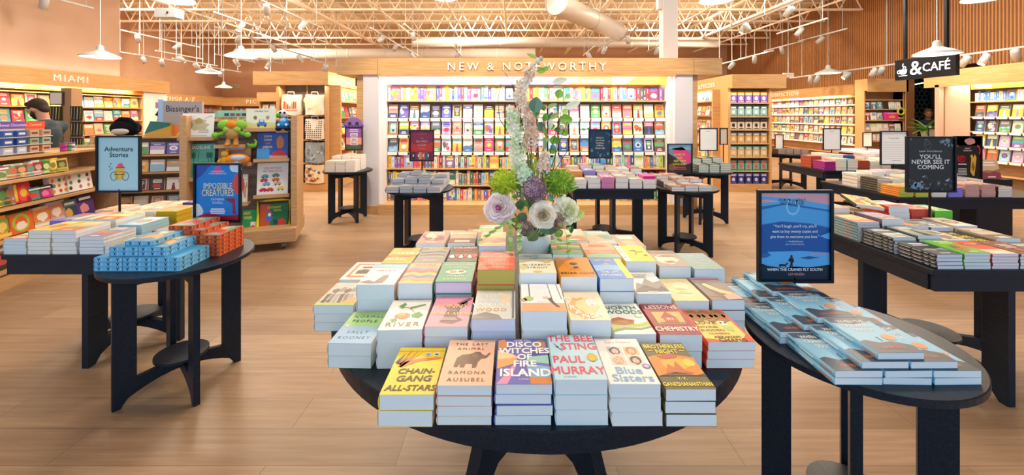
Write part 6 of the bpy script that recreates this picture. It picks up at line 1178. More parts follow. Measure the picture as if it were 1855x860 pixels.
for j, (z, c1, c2, c3, nm) in enumerate(zip(ESZ, ('#343c94', '#7cc4b0', '#f0d49c', '#f0c078', '#e8ddc8', '#9cc8cc', '#7c5cb8'), ('#5c64b8', '#4c6c74', '#74b4b0', '#8c9ca8', '#5c4c3c', '#5c8484', '#f0b440'), ('#d8dcf0', '#e85c5c', '#f6f2e0', '#fbf2d4', '#3c342c', '#e8f0e8', '#f4e4d0'), ('indigo', 'mint', 'sandy', 'golden', 'cream striped', 'aqua', 'violet'))):
    for i in range(5): boxed(IE, .10 + .150 * i, .04, z + .001, .125, .21, .16, c1, c2, c3, '%s boxed gift, %s along its shelf of the tin bookcase' % (nm, nth(i)), 'boxed gifts on the corner bookcase')
IS = oriented(XE - .0, YE + 1.9, R(-90))
for j, z in enumerate((.6, .9, 1.2, 1.5, 1.8)):
    for i in range(7):
        c = RM.choice(['cream', 'tan', 'white', 'peach', 'brown', 'grey', 'mint', 'amber'])
        face_out(IS, .16 + .2 * i, -.06, z + .001, .165, .2, .03, c, RM.choice(KINDS), RM.choice(CL), RM.choice(CL), i % 4, '%s game box facing the aisle, %s along the %s shelf beyond the pillar' % (c, nth(i), ONES[j]), 'games on the corner bookcase side', 12, 'game_box')
area_lamp('header_strip_lamp', (XE - .1, YE + 1.1, 2.0), (0, R(-25), 0), .05, 1.4, 14, (1, .82, .55))
area_lamp('header_strip_lamp', (XE + .4, YE - .12, 2.02), (R(-18), 0, 0), .8, .05, 10, (1, .85, .62))
# nonfiction wall
XNF = 9.5
nf = shelf_unit('wall_bookcase', 'long oak bookcase lettered for nonfiction under the slatted wall', XNF, 16.2, R(-90), 4.9, [.14, .42, .70, .98, 1.26, 1.54, 1.82], .3, 2.1, (2.1, 2.36), (-.1, 4.95), 'NEW NONFICTION', 1.7, .2)
INF = oriented(XNF, 16.2, R(-90))
for i, (a, b, c) in enumerate(((0, .9, '#5c68b4'), (.9, 2.2, '#ee8448'), (2.2, 3.3, '#5c60b8'), (3.3, 4.3, '#bcd068'), (4.3, 4.9, '#f0c83c'))):
    g = G(); g.M = Matrix.Translation((a, -.01, 2.0)) @ Matrix.Rotation(R(90), 4, 'X'); g.rect(0, 0, b - a, .1, c, 0); g.text('New & Noteworthy', (b - a) * .5, .03, .05, '#fff8ea', .001, 'CENTER', .008, 0, 1, 0); g.build('promo_card', 'print', nf)
for j, z in enumerate((1.82, 1.54, 1.26, .98, .70)):
    for i in range(22):
        c = RM.choice(['cream', 'red', 'amber', 'white', 'peach', 'orange', 'brown', 'slate', 'yellow', 'tan', 'sky blue', 'maroon', 'cream', 'peach'])
        face_out(INF, .12 + .217 * i, .05, z + .001, .165, .22, .025, c, RM.choice(KINDS), RM.choice(CL), RM.choice(CL), i % 4, '%s cover, %s from the far end on the %s shelf of nonfiction' % (c, nth(i), ONES[j]), 'covers on the nonfiction wall', 8, 'nonfiction_book')
    g = G(); g.box(.02, 4.88, -.004, .0, z - .045, z - .0); g.build('shelf_edge_strip', 'acrylic', nf)
area_lamp('header_strip_lamp', (XNF - .06, 13.7, 2.097), (R(8), 0, R(-90)), 4.4, .05, 60, (1, .82, .55))
g = G(); g.box(-.13, .13, -.13, .13, 0, 2.42); o = struct(g.build('column_2', 'white')); o.location = (9.62, 11.1, 0)
# stationery shelf facing the room
st = shelf_unit('stationery_bookcase', 'oak bookcase of notebooks and a pink box beside the cafe opening', 8.95, 10.35, 0, .95, [.14, .5, .85, 1.1, 1.38, 1.66, 1.9], .28, 2.12, (2.12, 2.42), (-.03, 1.0))
IST = Matrix.Translation((8.95, 10.35, 0))
for j, (z, its) in enumerate(((1.66, ('charcoal', 'slate', 'teal', None, 'white', 'cream')), (1.38, ('maroon', 'white', 'grey', None, None, None)), (1.10, ('tan', 'cream', 'white', 'peach', 'brown', 'white')), (.85, ('peach', 'tan', 'cream', 'pink', 'brown', 'white')))):
    for i, c in enumerate(its):
        if c: face_out(IST, .09 + .155 * i, .05, z + .001, .13, .19, .03, c, RM.choice(KINDS), RM.choice(CL), 'white', i % 4, '%s notebook facing out, %s along the %s shelf of the stationery bookcase' % (c, nth(i), ONES[j]), 'notebooks on the stationery bookcase', 8, 'notebook')
boxed(IST, .70, .02, 1.381, .34, .2, .14, '#e83ca8', '#f058bc', '#f8b84c', 'hot pink gift box on the stationery bookcase', None, 'gift_box')
o = thing('ring_ornament', 'lime yellow round ornament above the pink box', 'ornament', (9.83, 10.32, 1.52)); g = G(); n = 20
g.tube([(.08 * math.cos(6.2832 * i / n), 0, .08 + .08 * math.sin(6.2832 * i / n)) for i in range(n + 1)], .022, '#c8cc3c', 8); g.build('ring_body', 'plush', o, True)
g = G(); g.box(-.05, .05, -.03, .03, -.115, -.06, '#8c8c3c'); g.build('foot_block', 'plush', o)
# cafe: timber wall with an opening onto dark hexagon tiles
slab('wall_cafe_tile', 10.25, 12.6, 12.3, 12.4, 0, 3.2, 'hex')
g = G(); rr = random.Random(1); hx = .085
for r_ in range(24):
    for c in range(26):
        cx = 10.0 + .5 + c * hx * 1.732 + (hx * .866 if r_ % 2 else 0) ; cz = .5 + r_ * hx * 1.5
        if cx > 12.5 or cz > 3.1: continue
        g.ring(cx - 11.4, cz, hx * 1.0, .012, '#7c9aa2', 0, 6) if False else None
        pts = [(cx - 11.4 + hx * k_ * math.sin(R(60 * q)), cz + hx * k_ * math.cos(R(60 * q))) for k_ in (.96,) for q in range(6)]
        p2 = [(cx - 11.4 + hx * .84 * math.sin(R(60 * q)), cz + hx * .84 * math.cos(R(60 * q))) for q in range(6)]
        vs = [(p[0], 0, p[1]) for p in pts + p2]; g.add(vs, [(q, (q + 1) % 6, 6 + (q + 1) % 6, 6 + q) for q in range(6)], '#7d99a3')
o = g.build('wall_cafe_tile_joints', 'matte'); struct(o); o.location = (11.4, 12.295, 0)
slab('wall_cafe_left', 9.95, 10.3, 11.25, 11.35, 0, 3.1, 'oak')
# right shelves near the viewer
XR2 = 8.72
slab('wall_shelf_end', 8.62, 9.9, 8.25, 8.33, 0, 2.12, 'tan')
rs = shelf_unit('wall_bookcase', 'oak bookcase of picture covers at the edge of the photo, right of cafe opening'.replace(', right of cafe opening', ''), XR2, 8.2, R(-90), 3.2, [.14, .42, .68, .94, 1.2, 1.48, 1.76], .3, 2.1, (2.1, 2.40), (-.35, 3.2))
rs['label'] = 'oak bookcase with white ledges between cafe opening and slatted wall'
IR = oriented(XR2, 8.2, R(-90))
g = G(); g.M = Matrix.Translation((.45, -.01, 1.99)) @ Matrix.Rotation(R(90), 4, 'X'); g.rect(0, 0, 2.7, .11, '#f4cc30', 0); g.blob(.2, .06, .14, '#a8c0e0', .001, 12, 1, .05); g.build('promo_card', 'print', rs)
for (a, b) in ((0, .42),): g = G(); g.box(a, b, -.005, .01, 0, 2.1); g.build('end_panel', 'tan', rs)
spine_row(IR, .46, 3.1, .05, 1.761, .2, 'the top shelf of the white-ledged bookcase', RM, .03, .06, [.9, 1.5, 2.0], 'spines on the white-ledged bookcase', ['orange', 'peach', 'blue', 'amber', 'pink', 'white', 'teal', 'cream'])
for j, z in enumerate((1.48, 1.2, .94, .68)):
    for i in range(14):
        c = RM.choice(['pink', 'rust', 'white', 'sky blue', 'yellow', 'lilac', 'mint', 'orange', 'navy', 'charcoal', 'slate', 'cream', 'teal'])
        face_out(IR, .55 + .19 * i, .05, z + .001, .15, .21, .02, c, RM.choice(KINDS), RM.choice(CL), RM.choice(CL), i % 4, '%s cover, %s from the end panel on the %s ledge' % (c, nth(i), ONES[j]), 'covers on the white-ledged bookcase', 9, 'ledge_book')
        g = G(); g.box(.55 + .19 * i - .08, .55 + .19 * i + .08, -.006, -.001, z - .045, z - .002); g.build('label_holder', 'acrylic', rs)
area_lamp('header_strip_lamp', (XR2 - .06, 6.8, 2.097), (R(8), 0, R(-90)), 2.6, .05, 40, (1, .84, .6))
# low display of picture books in front of it
o = thing('display_step', 'low stepped black display behind the wide table holding picture books', 'display', (5.6, 5.3, 0))
g = G(); g.box(-.5, .65, -.2, .2, 0, .70); g.build('step_base', 'black', o); g = G(); g.box(-.5, .65, -.0, .2, .70, .86); g.build('step_top', 'black', o)
IP = Matrix.Translation((5.6, 5.3, 0))
for (x, z, y, w, h, c, k_, c2, c3, lb) in ((.02, .861, .02, .25, .33, 'yellow', 'circle', 'green', 'lime', 'yellow picture book with a green round dish, topmost'), (.05, .701, -.16, .3, .27, 'rust', 'lines', 'salmon', 'orange', 'brick red picture book below the yellow one'), (-.36, .701, -.16, .14, .2, 'purple', 'bands', 'lilac', 'purple', 'purple book beside the black and red poster'), (.42, .701, -.16, .24, .24, 'tan', 'land', 'maroon', 'brown', 'brown picture book at the end of the display')):
    face_out(IP, x, y, z, w, h, .02, c, k_, c2, c3, 3, lb, 'picture books on the low stepped display', 12, 'display_book')
# cafe sign
a_ = math.atan2(7.75 - 6.7, 7.3 - 7.28)
cs = thing('cafe_sign', 'black hanging sign with glowing white cup and cafe lettering', 'sign', (7.30, 7.22, 2.16), R(-90))
g = G(); g.box(-.53, .53, -.035, .035, 0, .38); g.build('sign_box', 'frame', cs, False, .004)
for x in (-.36, .36): g = G(); g.box(x - .022, x + .022, -.022, .022, .38, 2.35); g.build('hanger_pole', 'frame', cs)
g = G(); g.M = Matrix.Translation((0, -.037, 0)) @ Matrix.Rotation(R(90), 4, 'X')
g.text('&', -.13, .075, .36, '#fff', 0, 'CENTER', .0, 0, 1.0, .012); g.text('CAF\u00c9', .22, .115, .21, '#fff', 0, 'CENTER', .0, 0, .95, .012); g.build('lit_lettering', 'sign', cs)
g = G(); g.M = Matrix.Translation((0, -.038, 0)) @ Matrix.Rotation(R(90), 4, 'X')
g.M = g.M @ Matrix.Translation((-.02, 0, 0)); g.poly([(-.42, .19), (-.27, .19), (-.28, .13), (-.31, .1), (-.38, .1), (-.41, .13)], '#fff'); g.ring(-.43, .15, .035, .014, '#fff', 0, 16); g.poly([(-.44, .08), (-.26, .08), (-.28, .07), (-.42, .07)], '#fff'); g.line([(-.35, .2), (-.33, .235), (-.36, .26), (-.34, .3)], .014, '#fff'); g.line([(-.31, .2), (-.29, .225), (-.32, .25)], .012, '#fff'); g.build('cup_emblem', 'sign', cs)
# thin linear pendants over the cafe counter
for i, (px, py, Y, L) in enumerate(((1665, 152, 10.6, .5), (1683, 155, 10.2, .5), (1700, 148, 9.8, .5))):
    c = PW(px, py, Y); o = thing('linear_pendant', 'slim glowing cafe light bar, %s from the bookcase' % nth(i), 'pendant light', c, R(60), 'slim cafe light bars'); g = G(); g.box(-L / 2, L / 2, -.02, .02, .015, .04); g.build('housing', 'frame', o); g = G(); g.box(-L / 2, L / 2, -.018, .018, 0, .015); g.build('diffuser', 'lampglow', o); g = G(); g.tube([(0, 0, .04), (0, 0, 5.1 - c.z)], .004, '#222', 6); g.build('cord', 'frame', o)
# counter plant and the counter it stands on
o = thing('cafe_counter', 'oak cafe counter behind the tables carrying the plant', 'counter', (9.3, 9.2, 0)); g = G(); g.box(-.4, .5, -.25, .3, 0, .95); g.build('counter_body', 'oak', o); g = G(); g.box(-.45, .55, -.3, .35, .95, 1.0); g.build('counter_top', 'greypaint', o)
o = thing('potted_plant', 'bushy green plant with white blooms in front of the barista', 'plant', (9.25, 9.1, 1.0)); g = G(); g.lathe([(.08, 0), (.12, .16), (.105, .16), (.1, .12), (.001, .12)], '#c8b8a4', 20); g.build('pot', 'matte', o, True); rr = random.Random(7)
for i in range(34):
    g = G(); az = rr.random() * 6.283; el = rr.uniform(15, 75); L = rr.uniform(.25, .42); g.M = Matrix.Translation((rr.uniform(-.05, .05), rr.uniform(-.05, .05), .14)) @ Matrix.Rotation(az, 4, 'Z') @ Matrix.Rotation(R(el), 4, 'X'); leaf_geo(g, L, .075, ('#4c7a34', '#6c9440', '#3c6430', '#8cac54')[i % 4], .3, .45, 8); g.build('leaf', 'petal', o, True)
for i in range(5):
    g = G(); c = (rr.uniform(-.14, .2), rr.uniform(-.2, -.05), rr.uniform(.12, .25))
    for k in range(6): b = k * 1.047; g.poly([c, (c[0] + .03 * math.cos(b - .4), c[1] - .01, c[2] + .03 * math.sin(b - .4)), (c[0] + .045 * math.cos(b), c[1] - .02, c[2] + .045 * math.sin(b)), (c[0] + .03 * math.cos(b + .4), c[1] - .01, c[2] + .03 * math.sin(b + .4))], '#f4f0e6')
    g.build('white_bloom', 'petal', o)
px_sign('list_stand', 'small grey framed card in front of the plant', 1681, 1706, 232, 247.5, 8.85, 1.0, s_list(3, '#8c8a86'), '#cfc9be')

# ---------------------------------------------------------------- people
def remeshed(o, vox):
    r_ = o.modifiers.new('skin_surface', 'REMESH'); r_.mode = 'VOXEL'; r_.voxel_size = vox; r_.use_smooth_shade = True
    s_ = o.modifiers.new('soften', 'SMOOTH'); s_.factor = .5; s_.iterations = 3
def limb(g, pts, rs, col='#fff'): g.tube(pts, rs, col, 14); [g.ball(p, r_, col, 12, 8) for p, r_ in zip(pts, rs)]
def face_head(g, c, rot, s=1.0):
    """head about the point c (base of skull), looking along -y before rot"""
    g.M = Matrix.Translation(c) @ rot @ Matrix.Scale(s, 4)
    g.ball((0, .01, .105), .098, '#fff', 20, 14, (.80, 1.0, 1.05)); g.ball((0, -.035, .055), .07, '#fff', 16, 12, (.85, .85, 1.1)); g.ball((0, -.058, .012), .03, '#fff', 12, 8, (1.0, .9, .8))
    g.tube([(0, -.088, .115), (0, -.103, .09), (0, -.114, .068), (0, -.092, .06)], [.008, .011, .016, .01], '#fff', 8)
    for sx in (-1, 1): g.ball((sx * .08, .012, .085), .03, '#fff', 10, 8, (.3, .7, 1.1)); g.ball((sx * .03, -.082, .12), .018, '#fff', 8, 6, (1.2, .5, .5)); g.ball((sx * .045, -.06, .075), .022, '#fff', 8, 6)
    g.ball((0, -.09, .034), .016, '#fff', 10, 6, (1.6, .6, .5))
    g.M = Matrix.Identity(4)
def hand(g, wrist, direction, up, side):
    d = Vector(direction).normalized(); u_ = Vector(up); n_ = d.cross(u_).normalized() * side; w = Vector(wrist)
    g.ball(w + d * .045, .04, '#fff', 12, 8, (.8, .8, .8))
    for k in range(4):
        b = w + d * .075 + n_ * (.024 - .016 * k); L = (.07, .08, .075, .058)[k]; q = [b, b + d * L * .45, b + d * L * .75 - u_ * .014, b + d * L * .9 - u_ * .036]
        g.tube(q, [.0095, .009, .0085, .007], '#fff', 8); [g.ball(p, .0088, '#fff', 8, 6) for p in q]
    b = w + d * .03 + n_ * .03; q = [b, b + d * .028 + n_ * .022, b + d * .055 + n_ * .026 - u_ * .01]; g.tube(q, [.013, .011, .008], '#fff', 8); g.ball(q[-1], .009, '#fff', 8, 6)
def person(name, label, loc, rz, shirt, pants, hair, skin, headrot, beard=False, arm=((.0, -.2, 1.05), (.0, -.42, 1.18)), height=1.0):
    """built facing -y, standing on the ground; arm = elbow and wrist height/forward"""
    o = thing(name, label, 'person', loc, rz); ms = mat(name + '_skin', skin, .55); mh = mat(name + '_hair', hair, .8); mt = mat(name + '_top', shirt, .85); mp = mat(name + '_trousers', pants, .85); mf = mat(name + '_shoes', '#2a2624', .5)
    b = G(); hc = Vector((0, -.03, 1.50)); limb(b, [(0, .02, 1.36), (0, -.005, 1.44), hc + Vector((0, 0, .03))], [.062, .056, .058]); face_head(b, hc, headrot)
    limb(b, [(0, .01, .95), (0, .0, 1.1), (0, .015, 1.28), (0, .02, 1.36)], [.125, .13, .14, .1])
    for s in (-1, 1):
        sh = Vector((s * .185, .02, 1.36)); el = Vector((s * .25, arm[0][1], arm[0][2])); wr = Vector((s * (.16 if arm[1][1] < -.3 else .26), arm[1][1], arm[1][2]))
        limb(b, [(s * .08, .02, 1.35), sh, sh.lerp(el, .5), el, el.lerp(wr, .3), wr], [.07, .062, .05, .042, .041, .028]); hand(b, wr, wr - el, (0, 0, 1), -s)
        limb(b, [(s * .09, .01, .92), (s * .095, .0, .7), (s * .1, .0, .48), (s * .1, .02, .3), (s * .1, .03, .08)], [.095, .08, .056, .055, .04]); limb(b, [(s * .1, .03, .05), (s * .105, -.1, .035)], [.042, .034])
    q = b.build('body', ms, o); remeshed(q, .011)
    t_ = G(); limb(t_, [(0, .01, .90), (0, .0, 1.0), (0, .0, 1.12), (0, .012, 1.27), (0, .02, 1.35)], [.142, .142, .146, .152, .112])
    for s in (-1, 1):
        t_.ball((s * .06, .01, 1.2), .125, '#fff', 14, 10, (.9, .85, 1.1)); sh = Vector((s * .185, .02, 1.355)); el = Vector((s * .25, arm[0][1], arm[0][2])); limb(t_, [(s * .07, .02, 1.355), sh, sh.lerp(el, .62)], [.085, .078, .068])
    q = t_.build('t_shirt', mt, o); remeshed(q, .013)
    t_ = G(); limb(t_, [(-.06, .01, .93), (.06, .01, .93)], [.128, .128])
    for s in (-1, 1): limb(t_, [(s * .085, .01, .9), (s * .097, .0, .7), (s * .1, .0, .48), (s * .1, .02, .3), (s * .1, .03, .1)], [.112, .095, .074, .07, .062])
    q = t_.build('trousers', mp, o); remeshed(q, .014)
    t_ = G()
    for s in (-1, 1): limb(t_, [(s * .1, .05, .045), (s * .103, -.05, .042), (s * .108, -.15, .036)], [.046, .046, .036])
    q = t_.build('shoes', mf, o); remeshed(q, .01)
    h = G(); h.M = Matrix.Translation(hc) @ headrot
    h.ball((0, .028, .13), .104, '#fff', 22, 14, (.84, .98, .95)); h.ball((0, .07, .07), .072, '#fff', 14, 10, (.95, .6, 1.0)); h.ball((0, -.025, .195), .055, '#fff', 14, 8, (1.25, 1.0, .55))
    q = h.build('hair', mh, o); remeshed(q, .009)
    if beard:
        h = G(); h.M = Matrix.Translation(hc) @ headrot; h.ball((0, -.046, .014), .052, '#fff', 16, 10, (1.15, .85, .75))
        for s in (-1, 1): h.tube([(s * .07, .0, .08), (s * .072, -.02, .045), (s * .05, -.05, .02)], [.014, .02, .024], '#fff', 10)
        h.tube([(-.034, -.088, .046), (0, -.101, .052), (.034, -.088, .046)], [.009, .011, .009], '#fff', 8); q = h.build('beard', mh, o); remeshed(q, .008)
    e = G(); e.M = Matrix.Translation(hc) @ headrot
    for s in (-1, 1): e.ball((s * .031, -.089, .112), .011, '#fff', 10, 6, (1.3, .6, .6)); e.tube([(s * .016, -.095, .132), (s * .034, -.096, .136), (s * .05, -.085, .131)], .0045, '#fff', 6)
    e.build('eyes_and_brows', mh, o, True); o.scale = (height,) * 3; return o
person('person', 'bearded dark-haired man in charcoal t-shirt looking down behind the toys', (-5.95, 5.2, 0), R(-82), '#33414a', '#3c4048', '#2c1e18', '#c08a6c', Matrix.Rotation(R(-4), 4, 'Z') @ Matrix.Rotation(R(34), 4, 'X'), True, height=1.0)
person('person', 'barista in dark top with tied-back hair behind the plant', (10.95, 10.75, 0), R(-40), '#2c3440', '#2c3038', '#6c4c34', '#b87c54', Matrix.Rotation(R(10), 4, 'X'), False, ((0, -.1, 1.1), (0, -.3, 1.05)), .97)
# ---------------------------------------------------------------- picture book stand on castors
PH = R(20)
SX, SY = PZ(533, 447, .0).x, PZ(533, 447, .0).y
OW = 1.05
ST = Matrix.Translation((SX - OW * math.cos(PH), SY - OW * math.sin(PH), 0)) @ Matrix.Rotation(PH, 4, 'Z')
stand = thing('book_stand', 'rolling oak stand with slatted front showing large picture books', 'book stand', ST.translation, PH)
g = G(); g.box(-.03, OW + .03, -.1, .62, .09, .24); g.build('base_plinth', 'oakpale', stand, False, .004)
g = G(); g.box(0, OW, .22, .30, .24, 1.44); g.build('slatwall_panel', 'greywood', stand)
for i in range(11): g = G(); g.box(.035, OW - .035, .205, .22, .3 + .105 * i, .36 + .105 * i); g.build('slat', 'greywood', stand)
for (a, b) in ((-.03, .035), (OW - .035, OW + .03)): g = G(); g.box(a, b, -.0, .52, .24, 1.50); g.build('end_panel', 'oakpale', stand, False, .006)
for (x, y) in ((.08, .0), (OW - .1, .0), (.08, .52), (OW - .1, .52)):
    g = G(); g.M = Matrix.Translation((x, y, .04)) @ Matrix.Rotation(R(90), 4, 'Y'); g.lathe([(.02, -.02), (.04, -.016), (.04, .016), (.02, .02)], '#888', 18); w_ = g.build('castor', 'steel', stand); g = G(); g.box(x - .03, x + .03, y - .03, y + .03, .075, .089); g.build('castor_plate', 'steel', stand)
def ledge(x0, x1, z): g = G(); g.box(x0, x1, .06, .215, z - .02, z); g.box(x0, x1, .05, .06, z - .02, z + .02); g.build('ledge', 'oakpale', stand)
def loc_px(px, py, dy=.14):
    """point of the stand's ledge plane under a pixel"""
    n = Vector((-math.sin(PH), math.cos(PH))); o2 = Vector((ST.translation.x, ST.translation.y)) + n * dy; ray = Vector(((px - VX) / FPX, 1)); t_ = o2.dot(n) / ray.dot(n); p = ray * t_; q = p - o2
    return q.dot(Vector((math.cos(PH), math.sin(PH)))), EYE - (py - VY) / FPX * t_, t_
def big_book(x0, x1, y0, y1, label, col, art, spine=None):
    (a, zb, t_), (b, zt_, t2) = loc_px(x0, y1), loc_px(x1, y0)
    zt_ = loc_px((x0 + x1) / 2, y0)[1]; zb = loc_px((x0 + x1) / 2, y1)[1]; w = b - a; h = (zt_ - zb) / math.cos(R(8))
    gg = cover_geo(w, h, .014, col, spine, art, True); p = pages_geo(w, h, .014, '#f2f0ea', True)
    o = thing('large_picture_book', label, 'book', (0, 0, 0), 0, None); o.matrix_world = ST @ Matrix.Translation(((a + b) / 2, .12, zb)) @ Matrix.Rotation(R(82), 4, 'X') @ Matrix.Translation((0, h / 2, 0))
    c = gg.build('cover', 'print', o); d = p.build('page_block', 'pages', o); ledge(a - .02, b + .02, zb - .004); return a, b, zb
def p_desert(g):
    g.blob(.5, .55, .3, '#c2bc9c', ZA, 18, 2, .24, .5); g.blob(.52, .68, .14, '#a8a060', ZB, 12, 4, .12, .5); g.blob(.22, .55, .1, '#8c8c84', ZB, 12, 6, .2, .6); g.line([(.7, .78), (.9, .9), (.94, .84)], .02, '#8a9a8c', ZB); bars(g, .68, .34, .4, 3, .03, '#b0a894', ZC); bars(g, .5, .08, .8, 1, .03, '#c8c4b4', ZC)
def p_green(g):
    T(g, 'MADELINE', .5, .85, .1, '#f2f6ee', ZC, bold=.02, sx=.78, asp=1.05 * 1.3); g.poly([(0, 0), (1, 0), (1, .4), (.6, .5), (.3, .42), (0, .52)], '#3c9c80', ZA)
    for x in (.2, .3, .78, .88): g.line([(x, .1), (x + .02, .5), (x - .03, .7)], .02, '#1f5c50', ZB); g.blob(x, .66, .07, '#2c7a68', ZB, 10, int(x * 90), .1)
    g.line([(.46, .3), (.46, .8)], .02, '#2c7a94', ZB)
def p_truck(g):
    T(g, 'Little Blue Truck', .5, .84, .09, '#3c5ca8', ZC, bold=.012, sx=.75, asp=.75); g.rect(0, 0, 1, .14, '#e4d048', ZA); g.poly([(0, .14), (1, .14), (1, .3), (.6, .36), (.3, .28), (0, .34)], '#d8d49a', ZA)
    g.poly([(.36, .16), (.7, .16), (.7, .3), (.62, .32), (.6, .46), (.44, .46), (.42, .32), (.36, .3)], '#3c7cc8', ZB); g.rect(.46, .36, .58, .44, '#d8ecf6', ZC); g.disc(.42, .16, .04, '#2c3440', ZC, 12, .05); g.disc(.64, .16, .04, '#2c3440', ZC, 12, .05); g.blob(.3, .56, .06, '#8c6c54', ZB, 10, 3, .1); g.blob(.72, .56, .06, '#c08a74', ZB, 10, 5, .1)
def p_llama(g):
    for i, (s, c) in enumerate((('Llama', '#e8dc9c'), ('Llama', '#e8dc9c'), ('red', '#e85c7c'), ('pajama', '#f0e48c'))): T(g, s, .34, .82 - .13 * i, .1, c, ZC, bold=.015, sx=.85, asp=.95)
    g.poly([(.4, .0), (1, 0), (1, .12), (.6, .2), (.4, .14)], '#d8a08c', ZA); g.poly([(.46, .14), (.96, .12), (.9, .28), (.7, .34), (.54, .28)], '#c8342c', ZB); g.rect(0, .04, .4, .4, '#4c9cdc', ZA); g.blob(.74, .62, .13, '#d8803c', ZB, 12, 4, .24)
def p_cars(g):
    T(g, 'CARS AND TRUCKS', .5, .8, .06, '#c8545c', ZC, bold=.012, sx=.85, asp=.9); T(g, 'AND THINGS THAT GO', .5, .71, .06, '#c8545c', ZC, bold=.012, sx=.78, asp=.9)
    for i, (x, y, c) in enumerate(((.25, .58, '#4cacb8'), (.6, .6, '#5c9c6c'), (.22, .46, '#d8483c'), (.6, .46, '#e07a3c'), (.3, .34, '#7ca8d0'), (.66, .34, '#d8b08c'), (.2, .16, '#c8344c'), (.42, .16, '#d8483c'), (.76, .18, '#d8d04c'))): g.poly([(x - .12, y - .04), (x + .12, y - .04), (x + .12, y + .02), (x + .06, y + .06), (x - .04, y + .06), (x - .12, y + .02)], c, ZB); g.disc(x - .06, y - .04, .025, '#3c3c44', ZC, 8, .022); g.disc(x + .06, y - .04, .025, '#3c3c44', ZC, 8, .022)
def p_moon(yel):
    def f(g):
        g.rect(0, 0, .36, 1, '#c8583c', ZA); g.rect(.36, .2, 1, 1, '#2c7a4c', ZA); T(g, 'GOODNIGHT', .5, .8, .1, '#f0e048', ZC, bold=.015, sx=.75, asp=.75); T(g, 'MOON', .62, .66, .1, '#f0e048', ZC, bold=.015, sx=.85, asp=.75); g.rect(.24, .28, .44, .66, '#4c74c8', ZB); g.disc(.34, .54, .06, '#f6f4dc', ZC, 14, .08); g.blob(.78, .2, .16, '#d8402c', ZB, 12, 3, .14); g.poly([(.5, .1), (.66, .16), (.6, .32), (.46, .3)], '#2c4468', ZB)
    return f
def p_moon2(g): g.rect(0, 0, 1, 1, '#2c9454', ZA); T(g, 'NIGHT', .3, .78, .14, '#f0e048', ZC, bold=.015, sx=.6, asp=1.3); T(g, 'MOON', .36, .56, .14, '#f0e048', ZC, bold=.015, sx=.65, asp=1.3); g.rect(.54, .1, .9, .42, '#e0ddd4', ZB); g.blob(.7, .16, .18, '#d84c34', ZC, 12, 3, .1)
def p_bus(g): g.rect(0, 0, 1, .2, '#c8824c', ZA); bars(g, .5, .84, .7, 2, .05, '#d8dce8', ZC); g.rect(0, .2, 1, .3, '#e0b48c', ZB)
big_book(331, 388, 205.5, 250, 'large white picture book with grey and olive drawing', '#f0efea', p_desert)
big_book(334, 389, 261, 322, 'large green picture book with white capitals on the stand', '#5cb49c', p_green, '#3c8c78')
big_book(447, 500, 197, 234, 'cream and yellow picture book with a small blue truck', '#e4ead4', p_truck)
big_book(466, 522, 240, 288, 'blue picture book with red bedding and gold lettering', '#3c5cb8', p_llama, '#2c3c8c')
big_book(397, 455, 262, 296, 'brown picture book behind the toy bus', '#a87c5c', p_bus)
big_book(466, 522, 295, 352, 'white picture book covered in tiny coloured vehicles', '#f2f0ee', p_cars, '#c8342c')
big_book(440, 449, 316, 366, 'pale green edge of a picture book behind the blue poster', '#d8e4d4', generic('blob', '#e08c6c', '#6cac7c', seed=2))
big_book(440, 467, 380, 417, 'small green picture book with yellow words low on the stand', '#2c9454', p_moon2)
mb = big_book(471, 522, 369, 410, 'green and red picture book inside a yellow piped pouch', '#2c7a4c', p_moon(1))
# yellow pouch edging round the last book
(a, zb, _), (b, _, _) = loc_px(468, 414), loc_px(525, 362); zt_ = loc_px(496, 363)[1]
o = thing('book_pouch', 'clear pouch with bright yellow piping around the goodnight book'.replace('goodnight', 'green and red'), 'pouch', (0, 0, 0)); o.matrix_world = ST @ Matrix.Translation(((a + b) / 2, .098, zb)) @ Matrix.Rotation(R(-8), 4, 'X')
w, h = b - a, zt_ - zb; g = G(); g.tube([(-w / 2, 0, .01), (w / 2, 0, .01), (w / 2, 0, h), (w / 4, -.01, h + .01), (-w / 4, .01, h + .008), (-w / 2, 0, h), (-w / 2, 0, .01)], .014, '#e8dc2c', 8); g.build('piping', 'plush', o, True)
